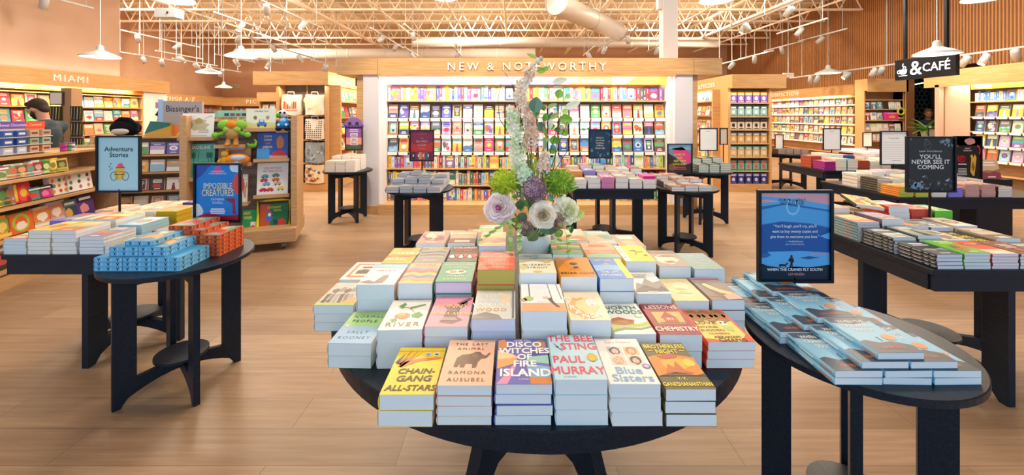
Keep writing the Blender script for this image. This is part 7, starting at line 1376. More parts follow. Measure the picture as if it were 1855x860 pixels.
# plush toys on the stand
def toy(name, label, px, py, dy=.06, rz=0):
    x, z, t_ = loc_px(px, py, dy); o = thing(name, label, 'soft toy'); o.matrix_world = ST @ Matrix.Translation((x, dy, z)) @ Matrix.Rotation(rz, 4, 'Z'); return o, t_ / FPX
def part(o, nm, fn, m='plush', smooth=True): g = G(); fn(g); return g.build(nm, m, o, smooth)
o, k = toy('plush_palm_tree', 'lime green plush palm tree with orange middle and tan legs', 421, 264)
ledge(loc_px(392, 0)[0], loc_px(448, 0)[0], loc_px(420, 262)[1] - .012)
part(o, 'trunk', lambda g: g.ball((0, 0, 24 * k), 11 * k, '#c89a64', 14, 10, (1, .8, 1.1)))
for s in (-1, 1):
    part(o, 'leg', lambda g: g.tube([(s * 5 * k, 0, 16 * k), (s * 6 * k, -.01, 8 * k), (s * 6.5 * k, -.02, 2 * k)], [4 * k, 4 * k, 4.5 * k], '#c08a54', 10)); part(o, 'foot', lambda g: g.ball((s * 7 * k, -.04, 2.5 * k), 4 * k, '#d88838', 10, 8, (1, 1.4, .7)))
    part(o, 'arm', lambda g: (g.tube([(s * 9 * k, 0, 26 * k), (s * 16 * k, -.02, 22 * k), (s * 23 * k, -.03, 20 * k)], [3 * k, 3.4 * k, 3.4 * k], '#6cb83c', 10), g.ball((s * 25 * k, -.03, 20 * k), 5 * k, '#84cc44', 10, 8, (1.1, .8, 1))))
    part(o, 'frond', lambda g: g.ball((s * 12 * k, 0, 38 * k), 10 * k, '#8cc84c', 12, 8, (1.1, .7, .9))); part(o, 'frond', lambda g: g.ball((s * 7 * k, -.02, 30 * k), 7 * k, '#a4c85c', 12, 8, (1, .8, .9)))
part(o, 'orange_crest', lambda g: g.ball((0, -.03, 39 * k), 8 * k, '#e8903c', 12, 8, (1.1, .7, .9)))
o, k = toy('plush_bus', 'orange plush bus with pale windows on the stand', 430, 300)
part(o, 'bus_body', lambda g: g.ball((0, 0, 11 * k), 20 * k, '#ee8c2c', 20, 12, (1, .5, .55))); part(o, 'window_panel', lambda g: g.ball((3 * k, -9 * k, 15 * k), 12 * k, '#c4d4e4', 14, 8, (1, .25, .42)))
for s in (-1, 1): part(o, 'wheel', lambda g: g.ball((s * 12 * k, -7 * k, 2.5 * k), 4.5 * k, '#6c6458', 12, 8, (1, .6, 1)))
o, k = toy('plush_figure', 'mustard plush toy leaning beside the orange bus', 407, 300)
part(o, 'body_stuffing', lambda g: (g.ball((0, 0, 9 * k), 8 * k, '#d8a23c', 12, 8, (.8, .7, 1.2)), g.ball((0, 0, 21 * k), 6 * k, '#e0ac44', 12, 8))); part(o, 'arm', lambda g: g.tube([(-5 * k, 0, 13 * k), (-9 * k, -.02, 7 * k)], 2.4 * k, '#d8a23c', 8)); part(o, 'ear', lambda g: g.ball((4 * k, 0, 27 * k), 2.6 * k, '#c8902c', 8, 6))
o, k = toy('plush_crab', 'small green and gold plush toy at the ledge end', 457, 268, .05)
part(o, 'body_stuffing', lambda g: g.ball((0, 0, 4 * k), 6 * k, '#6ca83c', 12, 8, (1.2, .8, .7))); part(o, 'claw', lambda g: g.tube([(5 * k, 0, 6 * k), (6 * k, 0, 12 * k), (3 * k, 0, 16 * k)], [2.4 * k, 2 * k, 1.2 * k], '#7cbc44', 8)); part(o, 'claw', lambda g: g.tube([(-5 * k, 0, 5 * k), (-8 * k, 0, 9 * k)], 2 * k, '#7cbc44', 8))
o, k = toy('plush_truck', 'bright blue plush truck with black tyres at the stand end', 513, 236)
part(o, 'truck_body', lambda g: (g.ball((0, 0, 10 * k), 11 * k, '#2c84d8', 16, 10, (1, .8, .62)), g.ball((1 * k, 0, 17 * k), 7.5 * k, '#3c94e0', 14, 9, (1, .8, .8)))); part(o, 'windscreen', lambda g: g.ball((0, -5 * k, 18 * k), 5 * k, '#a8d0ec', 12, 8, (1, .4, .7)))
for s in (-1, 1): part(o, 'headlight', lambda g: g.ball((s * 6 * k, -8.2 * k, 10 * k), 2.2 * k, '#f2f2e4', 10, 6)); part(o, 'tyre', lambda g: g.ball((s * 7 * k, -4 * k, 3 * k), 5 * k, '#20262c', 12, 8, (1, .7, .8)))
part(o, 'bumper', lambda g: g.tube([(-8 * k, -8 * k, 5 * k), (8 * k, -8 * k, 5 * k)], 1.6 * k, '#3c444c', 8))
ledge(loc_px(503, 0)[0], loc_px(524, 0)[0], loc_px(513, 236)[1] - .004)
o, k = toy('plush_monster', 'small white and green plush with big round eyes on top', 512, 212, .2)
part(o, 'body_stuffing', lambda g: g.ball((0, 0, 6 * k), 8 * k, '#e4dce0', 14, 9, (1.2, .8, .85))); part(o, 'green_patch', lambda g: g.ball((-6 * k, -3 * k, 3 * k), 4.5 * k, '#4cb03c', 10, 7)); part(o, 'eye', lambda g: g.ball((-3 * k, -6 * k, 8 * k), 2 * k, '#20242c', 10, 7)); part(o, 'eye', lambda g: g.ball((4 * k, -6 * k, 8 * k), 2 * k, '#20242c', 10, 7))
o, k = toy('teal_bus_box', 'mint green toy van box with dark windows on the top shelf', 423, 212, .3); o['category'] = 'toy'
part(o, 'box_body', lambda g: (g.box(-24 * k, 24 * k, 0, .1, 0, 12 * k, '#8cc8b8'), g.poly([(-24 * k, 0, 0), (-24 * k, 0, 12 * k), (-34 * k, .02, 5 * k), (-36 * k, .02, 0)], '#7cb8a8')), 'print', False)
for i in range(4): part(o, 'window_print', lambda g: g.box(-14 * k + 9 * k * i, -7 * k + 9 * k * i, -.003, 0, 2 * k, 7 * k, ('#3c4458', '#6c4c6c', '#8c4c44', '#3c3c44')[i]), 'print', False)
g = G(); g.box(.1, OW - .06, .18, .5, 1.43, 1.455); g.build('top_shelf', 'oakpale', stand)

# ---------------------------------------------------------------- toy gondola on the left
AG = math.atan2(.98, -.2)                      # runs away from the viewer
GM = Matrix.Translation((-4.16, 2.6, 0)) @ Matrix.Rotation(AG, 4, 'Z')   # local x along, local +y into the shelves (left)
GW = 2.18
gd = thing('toy_shelving', 'low oak shelving of boxed toys below the man', 'shelving', GM.translation, AG)
TZ = [.16, .42, .70, .93, 1.13]
g = G(); g.box(0, GW, .0, .40, 0, .12); g.build('plinth', 'oakpale', gd); g = G(); g.box(0, GW, .36, .40, .12, 1.15); g.build('back_panel', 'oakpale', gd)
for (a, b) in ((-.03, 0), (GW, GW + .04)): g = G(); g.box(a, b, -.02, .42, 0, 1.16); g.build('end_panel', 'oakpale', gd)
for i, z in enumerate(TZ): g = G(); g.box(.001, GW - .001, .0 if i < 4 else .06, .36, z - .022, z); g.build('shelf_board', 'oakpale', gd); g = G(); g.box(.0, GW, -.012, -.002, z - .03, z + .005); g.build('shelf_edge_strip', 'acrylic', gd) if i == 9 else None
def gloc(px, dy=.05):
    d = Vector((math.cos(AG), math.sin(AG))); n = Vector((-math.sin(AG), math.cos(AG))); o2 = Vector((GM.translation.x, GM.translation.y)) + n * dy; ray = Vector(((px - VX) / FPX, 1)); t_ = o2.dot(n) / ray.dot(n); return (ray * t_ - o2).dot(d)
rr = random.Random(31)
def toybox(x, z, w, h, d, c1, c2, c3, kind, label, cat='toy', lean=8, dy=.06, group='boxed toys on the low shelving'):
    g = G(); g.box(-w / 2, w / 2, 0, d, 0, h, c1); g.M = Matrix.Translation((0, -.0006, 0)) @ Matrix.Rotation(R(90), 4, 'X')
    if kind == 'dots':
        for i in range(9): g.disc(-w * .34 + w * .34 * (i % 3) + .01 * (i % 2), h * .2 + h * .28 * (i // 3), min(w, h) * .1, (c2, c3, '#d88838', '#4c8c74')[i % 4], 0, 14)
    elif kind == 'burst': g.blob(w * .06, h * .46, w * .34, c2, 0, 22, 3, h * .34, .5); g.disc(w * .06, h * .46, w * .2, c3, .0005, 18, h * .2); g.rect(-w * .46, h * .1, -w * .3, h * .9, c3, .0004)
    elif kind == 'ring': g.rect(-w * .46, h * .04, w * .46, h * .94, c2, 0); g.ring(0, h * .5, min(w, h) * .4, min(w, h) * .12, c3, .0005); g.blob(0, h * .36, w * .2, '#f2e8dc', .0008, 12, 2, h * .2)
    elif kind == 'win': g.rect(-w * .4, h * .3, w * .4, h * .86, c2, 0); g.blob(0, h * .5, w * .24, c3, .0005, 12, 5, h * .2, .5); g.rect(-w * .4, h * .06, w * .4, h * .2, c3, .0004)
    else: g.rect(-w * .5, h * .66, w * .5, h, c2, 0); g.blob(-w * .1, h * .36, w * .28, c3, .0005, 12, 4, h * .22, .5); g.rect(-w * .34, h * .76, w * .34, h * .88, '#f6f2e6', .0004)
    o = g.build('boxed_toy', 'print'); o.matrix_world = GM @ Matrix.Translation((x, dy, z + .009)) @ Matrix.Rotation(R(-lean), 4, 'X'); tag(o, label, cat, group)
names = {}
def uniq(s):
    names[s] = names.get(s, -1) + 1; return s if names[s] == 0 else s
TB = [ # z level, px centre, width, height, colours, kind, label
 (0, 10, .2, .2, '#3c3838', '#8c8884', '#c0504c', 'band', 'dark grey toy box at the photo edge, lowest shelf'), (0, 47, .27, .21, '#a8c4e4', '#f2efe8', '#e0a05c', 'burst', 'light blue toy box with a white burst'), (0, 92, .25, .22, '#4c4894', '#e8c43c', '#3c3474', 'ring', 'yellow and purple toy box with a dark ring'), (0, 118, .15, .2, '#c8a894', '#a88c84', '#7c5c6c', 'band', 'thin taupe toy box beside the ringed one'), (0, 134, .15, .22, '#3c94dc', '#7cc0ec', '#f2f6f8', 'band', 'sky blue toy box with pale block letters'), (0, 162, .24, .18, '#20282c', '#3c5448', '#d8e0d4', 'dots', 'black toy box with pale dots by the end panel'),
 (1, 8, .2, .2, '#e8a03c', '#8cac54', '#f0d070', 'win', 'orange toy pack with leafy print, second shelf'), (1, 44, .25, .2, '#3c5c34', '#e86c34', '#a4c84c', 'ring', 'green toy pack with a red flower'), (1, 82, .22, .2, '#d8b89c', '#e08844', '#f4ece0', 'win', 'tan toy pack with orange top'), (1, 108, .2, .22, '#c8bcc8', '#d8906c', '#f0e4d4', 'win', 'pinkish toy pack beside the tan one'), (1, 132, .17, .2, '#34486c', '#58707c', '#e0a83c', 'band', 'navy toy pack on the second shelf'), (1, 160, .22, .22, '#5c3c7c', '#3c2c54', '#d88c9c', 'band', 'purple toy pack near the end panel'),
 (2, 8, .18, .19, '#dcae3c', '#6c5448', '#5c8c4c', 'win', 'yellow framed toy pack, third shelf'), (2, 24, .15, .2, '#b8b4b8', '#8c8c9c', '#a86c54', 'win', 'grey toy pack beside the yellow one'), (2, 46, .16, .19, '#c8303c', '#e84c54', '#f0c43c', 'burst', 'bright red and yellow toy pack'), (2, 68, .17, .12, '#3c9c94', '#2c7c74', '#d8483c', 'band', 'teal slim toy pack'), (2, 88, .15, .12, '#cc3c8c', '#2c2428', '#f078b0', 'band', 'hot pink slim toy pack'), (2, 112, .2, .19, '#f4ece2', '#d88c4c', '#c8543c', 'dots', 'white toy box with red dots'), (2, 148, .33, .2, '#f3f1ee', '#3c4c44', '#b06c8c', 'dots', 'large white toy box with dark round motifs'),
 (3, 10, .16, .12, '#d8c8b0', '#9c5c74', '#6c8c4c', 'band', 'beige card pack, first of the top row'), (3, 28, .15, .13, '#cfd8c4', '#7c9c6c', '#c86c54', 'win', 'pale green card pack, second of the top row'), (3, 44, .14, .13, '#e4dccc', '#8c6c5c', '#d8a06c', 'win', 'cream card pack, third of the top row'), (3, 60, .14, .13, '#a8d0c8', '#d8544c', '#5c9c94', 'win', 'aqua card pack with red, fourth of the top row'), (3, 74, .13, .14, '#d8d0e0', '#8c3c34', '#c8a09c', 'win', 'lilac card pack, fifth of the top row'), (3, 88, .12, .14, '#5cae44', '#3c8434', '#c4e09c', 'win', 'leaf green card pack, sixth of the top row'), (3, 100, .12, .14, '#f0d058', '#e8e088', '#8c8440', 'win', 'yellow card pack, seventh of the top row'), (3, 116, .14, .13, '#d8b44c', '#5c4c44', '#8cb04c', 'win', 'brownish gold card pack, eighth of the top row')]
for (lv, px, w, h, c1, c2, c3, kd, lb) in TB: toybox(gloc(px), TZ[lv], w, h, .05, c1, c2, c3, kd, lb)
# cotton reels of small round tins on the top shelf
for i in range(6):
    o = thing('small_tin', '%s round tin of the little cluster on the toy shelving top' % ('%s %s' % (('magenta', 'green', 'white')[i % 3], ('upper', 'lower')[i // 3])), 'tin'); x = gloc(130 + 7 * (i % 3)); o.matrix_world = GM @ Matrix.Translation((x, .12, TZ[4] + .001 + (.044 if i < 3 else 0))); c = ('#c83c8c', '#4c9c5c', '#e4dce0')[i % 3]
    part(o, 'tin_body', lambda g: g.lathe([(.026, 0), (.027, .03), (.0, .03)], c, 16, cap=True), 'print'); part(o, 'tin_lid', lambda g: g.lathe([(.028, .03), (.028, .042), (.0, .042)], '#7c4c94', 16), 'print')
# card display rack at the top
o = thing('card_display', 'purple and orange topped display of small blue boxes', 'display rack'); x0, x1 = gloc(8, .1), gloc(100, .1); o.matrix_world = GM @ Matrix.Translation((0, .14, TZ[4] + .002))
part(o, 'backing_board', lambda g: (g.box(x0, x1, .05, .06, 0, .30, '#cfc0c4'), g.box(x0 + (x1 - x0) * .6, x1 + .0005, .048, .0605, 0, .30, '#d87c54')), 'print', False)
part(o, 'header_card', lambda g: (g.box(x0, x0 + (x1 - x0) * .6, .044, .05, .25, .31, '#6c54b4'), g.box(x0 + (x1 - x0) * .6, x1, .044, .05, .25, .31, '#e0583c')), 'print', False)
q = G(); q.M = Matrix.Translation((x0 + (x1 - x0) * .3, .0435, .268)) @ Matrix.Rotation(R(90), 4, 'X'); q.text('The Sweet Chocolate', 0, 0, .036, '#f4e4f0', 0, 'CENTER', .005); q.M = Matrix.Translation((x0 + (x1 - x0) * .8, .0435, .268)) @ Matrix.Rotation(R(90), 4, 'X'); q.text('Caramel', 0, 0, .036, '#f6d8a8', 0, 'CENTER', .005); q.build('header_lettering', 'print', o)
for r_ in range(3): part(o, 'rack_ledge', lambda g: g.box(x0, x1, -.02, .045, .015 + .075 * r_, .02 + .075 * r_, '#e4d8d8'), 'print', False)
for r_ in range(3):
    for c in range(4):
        cc = (('#2c5cac', '#2c5cac', '#b8a894', '#b8a894'), ('#2c58a4', '#2c58a4', '#8cae9c', '#9cb8a4'), ('#b0bcd0', '#b4c0d4', '#c8a488', '#c8a488'))[r_ if r_ else 0][c]
        b = thing('chocolate_box', '%s slim box, %s along the %s row of the purple-topped display' % (('blue', 'blue', 'tan', 'tan')[c] if r_ < 2 else ('silver', 'silver', 'tan', 'tan')[c], nth(c), ('top', 'middle', 'bottom')[r_]), 'box', (0, 0, 0), 0, 'slim boxes on the purple-topped display')
        b.matrix_world = GM @ Matrix.Translation((x0 + (x1 - x0) * (.13 + .25 * c), .125, TZ[4] + .023 + .075 * (2 - r_))); part(b, 'carton', lambda g: g.box(-.045, .045, 0, .03, 0, .058, cc), 'print', False); part(b, 'carton_label', lambda g: g.box(-.03, .03, -.001, 0, .02, .04, '#dfe4ee' if c < 2 else '#7c4c3c'), 'print', False)

# ---------------------------------------------------------------- second low shelving between toys and stand
G2 = Matrix.Translation((-5.06, 4.95, 0)) @ Matrix.Rotation(R(14), 4, 'Z'); G2W = 1.4
g2 = thing('gift_shelving', 'oak shelving of cards and games between toys and picture stand', 'shelving', G2.translation, R(14))
Z2 = [.12, .34, .56, .79, 1.01, 1.235]
g = G(); g.box(0, G2W, 0, .36, 0, .1); g.build('plinth', 'oakpale', g2); g = G(); g.box(0, G2W, .32, .36, .1, 1.24); g.build('back_panel', 'oakpale', g2)
for (a, b) in ((-.04, 0), (G2W, G2W + .04)): g = G(); g.box(a, b, -.01, .36, 0, 1.25); g.build('end_panel', 'oakpale', g2)
for z in Z2: g = G(); g.box(.001, G2W - .001, .0, .32, z - .02, z); g.build('shelf_board', 'oakpale', g2)
G2C = [('red', 'brown', 'orange', 'maroon'), ('tan', 'teal', 'rust', 'cream'), ('red', 'maroon', 'white', 'charcoal'), ('sky blue', 'amber', 'tan', 'grey'), ('indigo', 'lilac', 'green', 'white'), ('orange', 'brown', 'yellow', 'slate')]
for j, z in enumerate(Z2):
    for i in range(7 if j < 5 else 0):
        c = G2C[j][(i * 3 + j) % 4]; face_out(G2, .1 + .175 * i, .06, z + .001, .15, .15, .03, c, KINDS[(i + j) % 7], 'white', G2C[j][(i + 1) % 4], i % 4, '%s game box, %s along the %s shelf up of the gift shelving' % (c, nth(i), ONES[j]), 'small games on the gift shelving', 8, 'small_game')
# grey board on top with gothic lettering, lantern bag and black plush
o = thing('chocolate_sign', 'grey board with dark gothic-style lettering above the shelving', 'sign', PW(331, 240, 5.36), R(14)); o.location.z = 1.236; bw, bh = .44, .45
part(o, 'board', lambda g: g.box(-bw / 2, bw / 2, 0, .05, 0, bh, '#a8a0a0'), 'print', False); part(o, 'blue_edge', lambda g: g.box(-bw / 2 - .055, -bw / 2, -.0, .06, 0, bh + .02, '#9cc0ec'), 'print', False)
q = G(); q.M = Matrix.Translation((0, -.002, .315)) @ Matrix.Rotation(R(90), 4, 'X'); q.text("Bissinger's", .0, 0, .115, '#2c2830', 0, 'CENTER', .004, 0, .8); q.build('board_lettering', 'print', o)
q = G(); q.M = Matrix.Translation((0, -.0015, 0)) @ Matrix.Rotation(R(90), 4, 'X'); q.poly([(-.16, .0), (.02, 0), (.04, .14), (-.12, .14)], '#e08444', 0); q.poly([(-.08, 0), (.0, .1), (.03, 0)], '#d8c04c', .0005); q.build('board_print', 'print', o)
o = thing('gift_tent_box', 'teal and mustard gift box with slanted top beside the grey board', 'box', PW(289, 240, 5.26), R(14)); o.location.z = 1.236
part(o, 'box_body', lambda g: (g.prism([(-.17, 0), (.12, 0), (.12, .11), (-.17, .11)], 0, .001, '#d8a83c'), g.add([(-.17, 0, 0), (.12, 0, 0), (.12, 0, .17), (-.1, 0, .19), (-.17, .1, 0), (.12, .1, 0), (.12, .1, .17), (-.1, .1, .19)], [(0, 1, 2, 3), (5, 4, 7, 6), (3, 2, 6, 7), (0, 3, 7, 4), (1, 5, 6, 2)], '#c8a03c')), 'print', False)
part(o, 'teal_panel', lambda g: g.add([(-.165, -.002, .03), (.12, -.002, .13), (.12, -.002, .17), (-.1, -.002, .19)], [(0, 1, 2, 3)], '#2c7474'), 'print', False)
o = thing('table_lantern', 'dark topped small lantern behind the teal gift box', 'lantern', PW(289, 211, 5.45)); o.location.z = 1.437; part(o, 'lantern_body', lambda g: g.lathe([(.05, -.2), (.03, 0), (.02, .05)], '#e0b878', 12), 'matte'); part(o, 'lantern_cap', lambda g: g.lathe([(.02, .05), (.05, .07), (.03, .1), (.012, .14)], '#2c2c2c', 12), 'matte')
o = thing('gift_sticker_box', 'blue and pink small box on top of the grey board', 'box', PW(297, 196, 5.52)); part(o, 'box_body', lambda g: (g.box(-.09, .08, -.03, .03, 0, .08, '#6c8cd0'), g.box(-.09, -.03, -.031, -.03, 0, .08, '#d88c9c')), 'print', False)
part(o, 'support_block', lambda g: g.box(-.05, .05, -.02, .03, 1.236 - PW(297, 196, 5.52).z, 0, '#7c8cb0'), 'print', False)
o = thing('plush_penguin', 'black and white plush toy on top of the gift shelving', 'soft toy', PW(228, 246, 4.72))
part(o, 'body_stuffing', lambda g: g.ball((0, 0, .09), .16, '#16161a', 18, 12, (1, .7, .62))); part(o, 'hood', lambda g: g.tube([(-.09, -.02, .15), (-.02, -.03, .185), (.06, -.03, .18), (.13, -.02, .12), (.15, -.02, .05)], [.03, .035, .035, .03, .02], '#101014', 10)); part(o, 'muzzle', lambda g: g.ball((.02, -.09, .055), .075, '#c8c0bc', 14, 9, (1.3, .5, .5)))
# card spinner with dark ties behind the man
o = thing('card_spinner', 'tall brown card spinner stacked with dark striped cards', 'card rack', PW(130, 262, 6.3)); o.location.z = 0
part(o, 'spinner_post', lambda g: g.box(-.08, .08, -.08, .08, 0, 1.92, '#a88464'), 'matte', False); part(o, 'round_foot', lambda g: g.lathe([(.25, 0), (.25, .03), (.0, .03)], '#6c5444', 24), 'matte')
part(o, 'framed_notice', lambda g: (g.box(-.22, -.02, -.11, -.09, 1.66, 1.86, '#4c443c'), g.box(-.205, -.035, -.113, -.11, 1.675, 1.845, '#d8d4d4')), 'print', False)
for s in (-1, 1):
    for r_ in range(3):
        for k in range(4):
            x = s * (.13 + .0) + .045 * (k - 1.5) + (0 if s < 0 else .06); z = 1.42 - .24 * r_
            b = thing('striped_card', '%s dark striped card in the %s pocket row, %s side of the spinner' % (nth(k), ONES[r_], 'framed' if s < 0 else 'open'), 'card', (o.location.x + x, o.location.y - .1, z), 0, 'dark cards on the spinner'); part(b, 'card_body', lambda g: g.box(-.019, .019, -.02, .0, 0, .22, '#2c2e2c'), 'print', False); part(b, 'card_stripe', lambda g: g.add([(-.01, -.021, .02), (.0, -.021, .02), (.012, -.021, .2), (.002, -.021, .2)], [(0, 1, 2, 3)], ('#a8a83c', '#8c8c9c', '#c8c4a0')[k % 3]), 'print', False)
        part(o, 'card_pocket', lambda g: g.box(s * .13 + (0 if s < 0 else .06) - .1, s * .13 + (0 if s < 0 else .06) + .1, -.13, -.08, 1.40 - .24 * r_, 1.419 - .24 * r_, '#8c6c54'), 'matte', False)

# ---------------------------------------------------------------- lamps overhead
CZ = 5.08
def pendant(px, py, dia, Y, i, label):
    if Y > 15.5: dia *= 15.5 / Y; Y = 15.5
    c = PW(px, py, Y); o = thing('pendant_lamp', label, 'pendant light', c, 0, 'white dish pendants'); r_ = dia / 2
    part(o, 'lamp_shade', lambda g: g.lathe([(r_, 0), (r_ * .97, .025), (r_ * .62, .075), (r_ * .32, .11), (.055, .135), (.05, .2), (.025, .225), (.0, .226)], '#fff', 36, cap=False), 'whitemetal')
    part(o, 'diffuser', lambda g: g.lathe([(.0, .004), (r_ * .93, .004), (r_ * .9, .012), (.0, .012)], '#fff', 32, cap=False), 'lampglow'); part(o, 'cord', lambda g: g.tube([(0, 0, .22), (0, 0, CZ - c.z)], .006, '#fff', 6), 'whitemetal')
    part(o, 'canopy_cap', lambda g: g.lathe([(.05, CZ - c.z - .03), (.05, CZ - c.z), (0, CZ - c.z)], '#fff', 16), 'whitemetal')
    d = bpy.data.lights.new('pendant_bulb', 'SPOT'); d.energy = 55; d.color = WARM; d.spot_size = R(150); d.spot_blend = .6; d.shadow_soft_size = .12; l = bpy.data.objects.new('pendant_bulb', d); COL.objects.link(l); l.parent = o; l.location = (0, 0, -.02)
for i, (px, py, w, lb) in enumerate(((181.5, 104, 58, 'white dish pendant hanging above the five letter header'), (437, 103, 52, 'white dish pendant over the picture book stand'), (378, 132, 40, 'white dish pendant by the brown wall, third from the tan wall'), (405, 158.5, 27, 'small far white dish pendant above the alcove'), (490, 150, 18, 'tiny far white dish pendant beside the gift bookcase header'),
                        (1697, 99, 66, 'white dish pendant above the cafe sign'), (1500, 133, 40, 'white dish pendant above the nonfiction shelves'), (316, 2, 64, 'cropped white dish pendant at the top edge above the projector'), (1297, 2, 58, 'cropped white dish pendant beside the steel column'), (1782, -1, 60, 'cropped white dish pendant at the top edge over the right shelves'), (806, -2, 42, 'cropped white dish pendant at the top edge above the lit header'))):
    pendant(px, py, .58, .58 * FPX / w, i, lb.replace('right shelves', 'white-ledged shelves'))
ZT = 3.75
def track(x0, y0, y1, zt, label):
    o = thing('light_track', label, 'light track', (x0, y0, zt), 0, 'white lighting tracks'); L = y1 - y0
    part(o, 'rail', lambda g: g.box(-.017, .017, 0, L, -.015, .02), 'whitemetal', False)
    for t_ in (.08, .5, .92): part(o, 'suspension_rod', lambda g: g.tube([(0, L * t_, .02), (0, L * t_, CZ - zt)], .008, '#fff', 6), 'whitemetal')
def head(x, y, zt, az, label, lit=True, tilt=38):
    o = thing('track_spotlight', label, 'spotlight', (x, y, zt - .015), R(az), 'white track spotlights')
    part(o, 'stem_mount', lambda g: g.box(-.03, .03, -.02, .02, -.05, 0), 'whitemetal', False)
    Q = Matrix.Translation((0, 0, -.10)) @ Matrix.Rotation(R(tilt), 4, 'X')
    def body(g): g.M = Q; g.lathe([(.062, -.13), (.065, .0), (.06, .09), (.03, .11)], '#fff', 20)
    part(o, 'spot_body', body, 'whitemetal')
    def lens(g): g.M = Q; g.lathe([(.0, -.133), (.052, -.133), (.052, -.131)], '#fff', 18, cap=False)
    part(o, 'lens', lens, 'lampglow' if lit else 'whitemetal')
HD = [(165, 52, 0), (250, 69, 0), (324, 84, 0), (80, 4, 0), (260, 108, 1), (328, 107, 1), (293, 113, 0), (437, 48, 1), (436, 66, 0), (356, 120, 0), (428, 113, 1), (494, 16, 0), (541, 45, 1), (401, 132, 1), (492, 91, 1), (543, 105, 1), (585, 117, 1), (683, 69, 0), (724, 87, 1), (748, 65, 1), (746, 101, 0), (829, 100, 1), (487, 117, 1), (595, 128, 0),
      (1066, 100, 1), (1095, 90, 1), (1137, 71, 1), (1190, 92, 0), (1345, 51, 1), (1371, 49, 0), (1326, 118, 1), (1367, 107, 1), (1412, 20, 0), (1449, 57, 0), (1417, 91, 0), (1487, 72, 0), (1468, 140, 0), (1481, 138, 1), (1535, 131, 1), (1533, 143, 0), (1583, 139, 0), (1597, 122, 1), (1749, 104, 1), (1785, 115, 1), (1840, 103, 1)]
cnt = {}; HP = []
for (px, py, lit) in HD:
    Y = min(FPX * (ZT - .12 - EYE) / (VY - py), 12.6)
    lim = 8.9 if px > VX else (9.2 if Y < 10 else 12.5)
    if abs(px - VX) / FPX * Y > lim: Y = lim * FPX / abs(px - VX)
    c = PW(px, py, Y); HP.append([c.x, c.y, c.z + .12, px, lit])
used = set(); n_t = 0
for i, c in enumerate(HP):
    if i in used: continue
    grp = [j_ for j_ in range(len(HP)) if j_ not in used and abs(HP[j_][0] - c[0]) < .34 and abs(HP[j_][2] - c[2]) < .3]; used |= set(grp)
    ys = [HP[j_][1] for j_ in grp]; xm = sum(HP[j_][0] for j_ in grp) / len(grp); zm = sum(HP[j_][2] for j_ in grp) / len(grp)
    for j_ in grp:
        px, lit = HP[j_][3], HP[j_][4]; side = 'short of the steel column' if px < 1200 else 'on the cafe side of the steel column'; k_ = cnt.get(side, 0); cnt[side] = k_ + 1
        head(xm, HP[j_][1], zm, (-40, 20, 140, 60, -10)[j_ % 5] if px < 900 else (40, -25, 10, 75, -60)[j_ % 5], '%s white track spotlight, %s counted across %s' % ('glowing' if lit else 'unlit-looking', nth(k_), side), bool(lit), (38, 30, 48)[j_ % 3])
    track(xm, min(ys) - .9, max(ys) + .9, zm, 'slim white light track hung below the joists, %s of the series' % nth(n_t)); n_t += 1
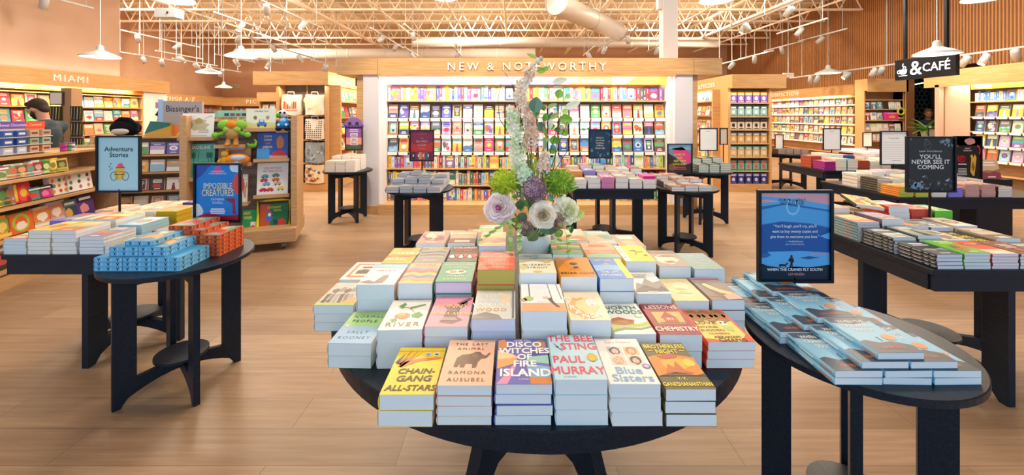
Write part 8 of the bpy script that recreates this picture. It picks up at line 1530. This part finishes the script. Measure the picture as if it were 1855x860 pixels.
# a few spot beams onto the shelves, set apart from the track heads
for (x, y, tx, ty, e) in ((-5.5, 8.6, -4.1, 8.05, 60), (7, 7.4, 8.8, 7.4, 60), (.2, 4.4, .2, 6.5, 120), (-1.4, 4.4, -1.4, 6.5, 110), (1.8, 4.4, 1.8, 6.5, 110), (7.2, 12, 9.5, 13, 90)):
    d = bpy.data.lights.new('track_beam', 'SPOT'); d.energy = e * 2.2; d.color = WARM; d.spot_size = R(62); d.spot_blend = .7; d.shadow_soft_size = .06; l = bpy.data.objects.new('track_beam', d); COL.objects.link(l); l.location = (x, y, ZT - .2)
    v = Vector((tx - x, ty - y, 1.3 - ZT + .2)); l.rotation_euler = v.to_track_quat('-Z', 'Y').to_euler()
for (x, y, e, col) in ((-.9, .5, 75, (1, .93, .84)), (1.2, .6, 60, (1, .93, .84))):  # spots added to brighten the flowers, no fixture hangs there
    d = bpy.data.lights.new('bouquet_fill', 'SPOT'); d.energy = e; d.color = col; d.spot_size = R(34); d.spot_blend = .9; d.shadow_soft_size = .07; l = bpy.data.objects.new('bouquet_fill', d); COL.objects.link(l); l.location = (x, y, 3.55)
    l.rotation_euler = Vector((.1 - x, 1.85 - y, 1.2 - 3.55)).to_track_quat('-Z', 'Y').to_euler()
# white projector box and small exit lights under the deck
o = thing('ceiling_speaker_box', 'white boxy unit hung under the cropped pendant', 'ceiling unit', PW(307, 25, 8.2)); part(o, 'unit_body', lambda g: g.box(-.2, .2, -.12, .12, -.09, .09), 'whitemetal', False); part(o, 'sensor_eye', lambda g: g.ball((.06, -.125, 0), .02, '#444', 10, 6), 'frame'); part(o, 'drop_rod', lambda g: g.tube([(0, 0, .09), (0, 0, CZ - PW(307, 25, 8.2).z)], .012, '#fff', 8), 'whitemetal')
for (px, py, Y, lb) in ((427, 156, 18.74, 'small green exit sign on the far wall'), ):
    o = thing('exit_sign', lb, 'sign', PW(px, py, Y)); part(o, 'sign_case', lambda g: g.box(-.16, .16, 0, .05, -.08, .08, '#c8d0bc'), 'print', False); q = G(); q.M = Matrix.Translation((0, -.003, -.045)) @ Matrix.Rotation(R(90), 4, 'X'); q.text('EXIT', 0, 0, .12, '#3c8c5c', 0, 'CENTER', .01); q.build('exit_lettering', 'print', o)
o = thing('exit_sign', 'white exit sign hung before the slatted wall', 'sign', PW(1429, 136, 12.0)); part(o, 'sign_case', lambda g: g.box(-.15, .15, 0, .05, -.065, .065, '#e4e0d8'), 'print', False); q = G(); q.M = Matrix.Translation((0, -.003, -.04)) @ Matrix.Rotation(R(90), 4, 'X'); q.text('EXIT', 0, 0, .1, '#c8b4a4', 0, 'CENTER', .008); q.build('exit_lettering', 'print', o); part(o, 'drop_rod', lambda g: g.tube([(0, .025, .065), (0, .025, CZ - PW(1429, 136, 12.0).z)], .01, '#fff', 6), 'whitemetal')
